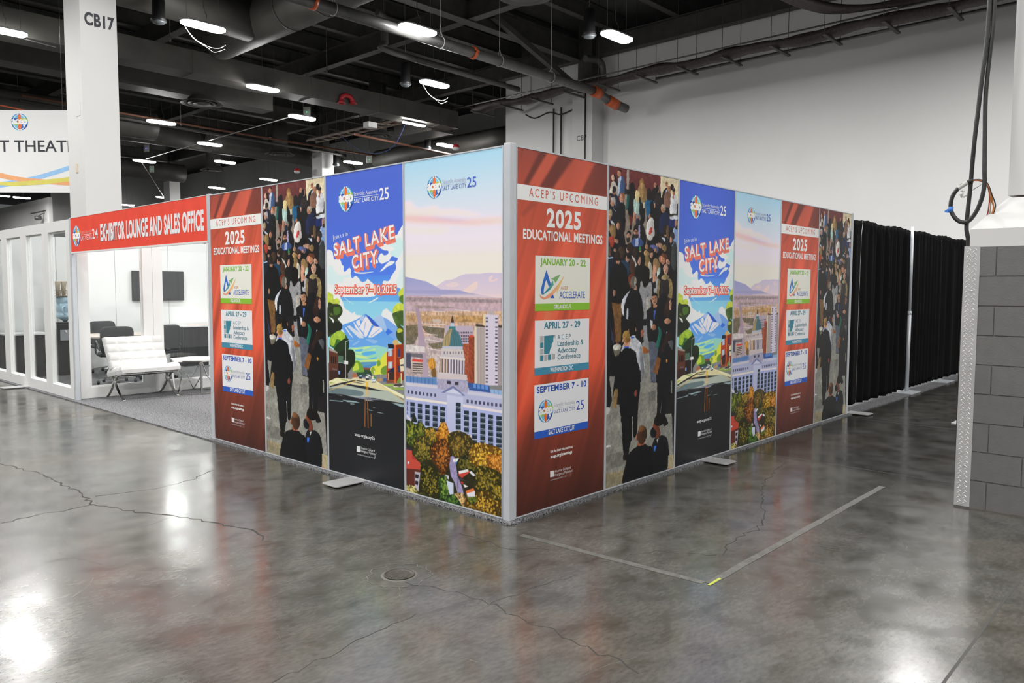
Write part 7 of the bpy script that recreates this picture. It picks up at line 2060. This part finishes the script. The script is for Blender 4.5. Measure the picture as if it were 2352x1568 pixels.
for i, p in enumerate(P):
    w_, h_ = .24, .15+.025*math.sin(p.y*2.3)+.02*math.sin(p.y*5.1)
    for k in range(n):
        a = 2*math.pi*k/n; vs.append((p.x+w_*math.cos(a), p.y, p.z+h_*math.sin(a)*(1 if math.sin(a) > 0 else 1.1)))
mb.add(vs, [(i*n+k, i*n+(k+1) % n, (i+1)*n+(k+1) % n, (i+1)*n+k) for i in range(len(P)-1) for k in range(n)], True)
mb.build('cable_bundle', M['cable_bundle'], t)
for i, y in enumerate([20.2-1.62*k for k in range(14)]):
    mb = MB(); mb.bar((19.35, y, 8.93), (20.75, y, 8.93), .10, .05); mb.build('support_channel', M['steel_dark'], t)
    for x in (19.42, 20.66):
        mb = MB(); mb.cyl((x, y, 8.93), (x, y, 11.9), .010, 6); mb.build('hanger_rod', M['steel_dark'], t)
mb = MB(); mb.cyl((19.5, 21.5, 9.22), (19.5, 1.0, 9.22), .028, 8); mb.build('conduit', M['pipe'], t)
mb = MB(); mb.cyl((20.55, 12.0, 9.02), (20.55, -4.0, 9.02), .05, 8); mb.build('conduit', M['pipe'], t)
t = thing('cable_bundle_branch', (19, 5, 9.4), 'dark cable branch curving down to the wall tray near the hanging cable', 'cable tray', 'overhead cable trays')
mb = MB()
for k in range(5): mb.tube(spline([(13.5+.1*k, 5.9+.07*k, 9.75), (16.5+.1*k, 5.95+.08*k, 9.7), (18.6+.06*k, 5.6+.08*k, 9.62), (19.6, 4.6+.1*k, 9.5), (19.85, 2.6, 9.4+.03*k), (19.9, -2, 9.4+.03*k)], 6), .085, 8)
mb.build('cable_bundle', M['cable_bundle'], t)
for p in ((15.5, 5.9), (17.2, 5.9)):
    mb = MB(); mb.bar((p[0], p[1]-.55, 9.6), (p[0], p[1]+.7, 9.6), .08, .06); mb.build('support_channel', M['steel_dark'], t)
    for k in (-.5, .65):
        mb = MB(); mb.cyl((p[0], p[1]+k, 9.6), (p[0], p[1]+k, 11.9), .012, 6); mb.build('hanger_rod', M['steel_dark'], t)
for x0, lab in ((21.63, 'left of two grey conduits running down the back wall'), (21.63, 'right of two grey conduits running down the back wall')):
    y = 17.62 if 'left' in lab else 17.22
    mb = MB(); mb.tube([(x0-.03, y, 9.0), (x0-.03, y, 0.0)], .032, 8); tag(mb.build('wall_conduit', M['pipe']), lab, 'conduit', 'conduits on the back wall')
mb = MB(); mb.tube(spline([(20.95, 18.6, 8.80), (21.1, 18.2, 8.62), (21.3, 17.6, 8.8), (21.55, 17.2, 8.7), (21.62, 16.5, 8.85)], 6), .03, 7); tag(mb.build('slack_cable', M['rubber']), 'slack black cable drooping under the wall tray beside the conduits', 'cable')
t = thing('pipe_riser', (21.3, 14.6, 10), 'grey pipe riser with an elbow on the back wall above CB7', 'pipe')
mb = MB(); mb.tube(spline([(20.3, 15.0, 10.25), (20.9, 14.9, 10.3), (21.2, 14.85, 10.1), (21.25, 14.85, 9.2)], 6), .13, 14); mb.build('pipe', M['pipe'], t)
# pendant fixtures, strobes, wireless boxes
def pendant(x, y, z, label, r=.2):
    t = thing('unlit_pendant_lamp', (x, y, z), label, 'lamp', 'unlit pendant lamps')
    mb = MB(); mb.lathe([(r*.4, .75), (r*.8, .70), (r*.85, .10), (r*1.05, .0), (r, -.01)], (x, y, z), 24); mb.build('shade', M['black_plastic'], t)
    mb = MB(); mb.lathe([(r*.95, -.012), (r*.7, -.07), (r*.2, -.09)], (x, y, z), 20); mb.build('lens', M['dull_glass'], t)
    mb = MB(); mb.cyl((x, y, z+.75), (x, y, 11.9), .012, 6); mb.build('stem', M['steel_dark'], t)
pendant(5.55, 18.0, 8.65, 'unlit round lamp hanging left of the light nearest CB17', .2)
pendant(14.1, 18.1, 8.65, 'unlit black lamp hanging left of the light by the back wall edge')
pendant(14.35, 10.3, 8.7, 'unlit black lamp hanging beside the light before the back wall')
pendant(21.9, 25.9, 8.4, 'unlit black lamp hanging left of the light over the city poster')
pendant(21.9, 33.6, 8.4, 'unlit black lamp hanging right of the far white column')
def strobe(x, y, z, label):
    t = thing('alarm_strobe', (x, y, z), label, 'alarm', 'hanging red and white alarms')
    mb = MB(); mb.lathe([(.04, .22), (.13, .18), (.15, .08), (.15, .05)], (x, y, z), 18); mb.build('body', M['red'], t)
    mb = MB(); mb.lathe([(.17, .05), (.17, .0), (.11, -.06), (.02, -.08)], (x, y, z), 18); mb.build('dome', M['white_plastic'], t)
    mb = MB(); mb.cyl((x, y, z+.22), (x, y, 11.9), .012, 6); mb.build('stem', M['steel_dark'], t)
strobe(7.2, 26.0, 8.45, 'red and white alarm hanging right of CB17 under the flat duct')
strobe(21.0, 22.9, 7.9, 'red and white alarm hanging near the left edge of the back wall')
strobe(20.6, 35.5, 8.05, 'red and white alarm hanging left of the far white column')
def wifi(x, y, z, label, led='led_green'):
    t = thing('wireless_box', (x, y, z), label, 'wireless box', 'white wireless boxes')
    mb = MB(); mb.obox((x, y, z), (.05, .30, .42), Euler((0, 0, .75)).to_matrix()); mb.build('box', M['white_plastic'], t, .02)
    mb = MB(); mb.lathe([(.02, 0), (.018, .02)], (x-.055, y-.06, z-.02), 10, 'x'); mb.build('led', M[led], t)
    mb = MB(); mb.cyl((x, y, z+.2), (x, y, 11.9), .010, 6); mb.build('stem', M['steel_dark'], t)
wifi(14.55, 25.0, 8.8, 'white wireless box with green led, directly above a strip light')
wifi(14.75, 41.4, 9.3, 'white wireless box with blue led right of the CB17 column', 'led_blue')
wifi(22.9, 31.9, 8.65, 'white wireless box with green led over the street poster')
wifi(17.6, 47.6, 9.1, 'faint white wireless box over the header sign light')
# red piece on the duct
t = thing('red_horns', (14.4, 21.98, 8.80), 'glossy red pair of bent horns fixed to the long flat duct', 'horns')
mb = MB(); mb.tube(spline([(14.14, 21.98, 8.72), (14.16, 21.95, 8.84), (14.28, 21.93, 8.92), (14.48, 21.93, 8.92), (14.60, 21.95, 8.84), (14.64, 21.98, 8.76)], 5), .085, 12); mb.cyl((14.38, 21.95, 8.92), (14.38, 22.095, 8.92), .05, 10); mb.build('yoke', M['red'], t)
for x, z, h in ((14.13, 8.70, 1.0), (14.67, 8.76, .8)):
    mb = MB(); mb.lathe([(.07, .06*h), (.09, .0), (.15, -.11*h), (.13, -.11*h), (.05, -.02)], (x, 21.96, z), 18, cap=False); mb.build('horn', M['red'], t)
# loose white cables below two lights
for (x, y, lab) in ((6.365, 17.144, 'loose white cables looping below the light nearest CB17'), (14.425, 16.95, 'loose white cables looping below the light by the wall edge')):
    mb = MB(); mb.tube(spline([(x-.57, y+.05, 8.545), (x-.3, y, 8.15), (x+.1, y, 7.98), (x+.3, y, 7.90), (x+.6, y, 8.05)], 5), .007, 6)
    mb.tube(spline([(x-.55, y+.1, 8.545), (x-.25, y+.05, 8.17), (x+.15, y+.05, 8.03), (x+.45, y+.05, 8.05), (x+.62, y, 8.16)], 5), .007, 6)
    tag(mb.build('loose_cable', M['housing']), lab, 'cable', 'loose white cables')
# theater banner behind the column, wall devices
ux = _r.copy(); ux.z = 0; ux.normalize(); bc = Vector((3.05, 20.35, 0))
t = thing('hanging_banner', (bc.x, bc.y, 5.2), 'white hanging banner reading RT THEATER with globe logo, behind column CB17', 'banner')
nb = Vector((ux.y, -ux.x, 0)).normalized()
if nb.dot(Vector((-3.67, -3.4, 0))-bc) < 0: nb = -nb
def bp_(s, z, d=0.0): return bc+ux*s+nb*d+Vector((0, 0, z))
BZ0, BZ1, S0, S1 = 4.07, 6.24, -2.2, 1.6
mb = MB(); mb.add([bp_(S0, BZ0, -.02), bp_(S1, BZ0, -.02), bp_(S1, BZ1, -.02), bp_(S0, BZ1, -.02), bp_(S0, BZ0), bp_(S1, BZ0), bp_(S1, BZ1), bp_(S0, BZ1)], [(3, 2, 1, 0), (4, 5, 6, 7), (0, 1, 5, 4), (1, 2, 6, 5), (2, 3, 7, 6), (3, 0, 4, 7)])
mb.build('banner_sheet', M['banner'], t)
letters('RT THEATER', bp_(-1.06, 5.155, .001), ux, (0, 0, 1), 0.29, M['ink'], t, bold=0.012, w=2.55)
bw = [('9ccbf5', [(-2.2, 4.12, .05), (-1.5, 4.17, .06), (-.83, 4.27, .07), (-.3, 4.36, .07), (.1, 4.45, .06), (.6, 4.59, .06), (1.04, 4.73, .06), (1.6, 4.9, .06)]),
      ('f7b27e', [(-2.2, 4.85, .10), (-1.5, 4.70, .09), (-.83, 4.53, .07), (-.35, 4.43, .06), (.25, 4.38, .05), (.7, 4.34, .06), (1.6, 4.30, .08)]),
      ('e3d96a', [(-1.2, 4.33, .02), (-.6, 4.30, .05), (.2, 4.34, .06), (.8, 4.40, .06), (1.6, 4.50, .06)])]
for k, (cl, ps) in enumerate(bw):
    P = spline([(a, b, 0) for a, b, w_ in ps], 8); Wd = spline([(w_, 0, 0) for a, b, w_ in ps], 8); vs = []
    for p, w_ in zip(P, Wd): vs += [bp_(p.x, p.y+w_.x, .003+.001*k), bp_(p.x, p.y-w_.x, .003+.001*k)]
    mb = MB(); mb.add(vs, [(2*i, 2*i+1, 2*i+3, 2*i+2) for i in range(len(P)-1)]); mb.build('swoosh', mat('swoosh_ink_'+cl, cl, .5), t)
ink_mesh('globe_logo', LOGO_SHAPES(0, 0, .225, True), t, lambda u, v, k: bp_(-.25+u, 5.93+v, .004+.001*k))
for s in (-1.6, .9):
    mb = MB(); mb.cyl(bp_(s, BZ1, -.01), bp_(s, 11.9, -.01), .006, 6); mb.build('hanging_wire', M['pipe'], t)
t = thing('security_camera', (17.55, 68.4, 7.3), 'small grey camera on an arm on the far left wall', 'camera')
mb = MB(); mb.lathe([(.17, -.22), (.19, 0), (.17, .22)], (17.2, 69.0, 7.25), 16, 'x'); mb.build('camera_body', M['pipe'], t)
mb = MB(); mb.bar((17.69, 69.0, 7.7), (17.2, 69.0, 7.4), .07, .07); mb.bar((17.66, 72.5, 7.85), (17.66, 68.6, 7.85), .07, .07); mb.build('arm', M['pipe'], t)
# random rods and drops between the lights
rr = random.Random(12)
for i, (x, y, l) in enumerate([(7.0, 20.6, 1.6), (12.5, 20.5, 1.4), (16.3, 28, 1.2), (12, 31, 1.9), (15.2, 36, 1.6), (9.9, 24.5, 1.2), (17.3, 33, 1.5), (20.5, 29.5, 1.4)]):
    mb = MB(); mb.cyl((x, y, 11.9), (x, y, 11.9-l-1.2), .012, 6); mb.cyl((x, y, 11.9-l-1.2), (x, y, 11.9-l-1.32), .03, 8)
    tag(mb.build('sprinkler_drop', M['steel_dark']), 'thin dark sprinkler drop hanging from the black ceiling', 'sprinkler', 'sprinkler drops under the black ceiling')
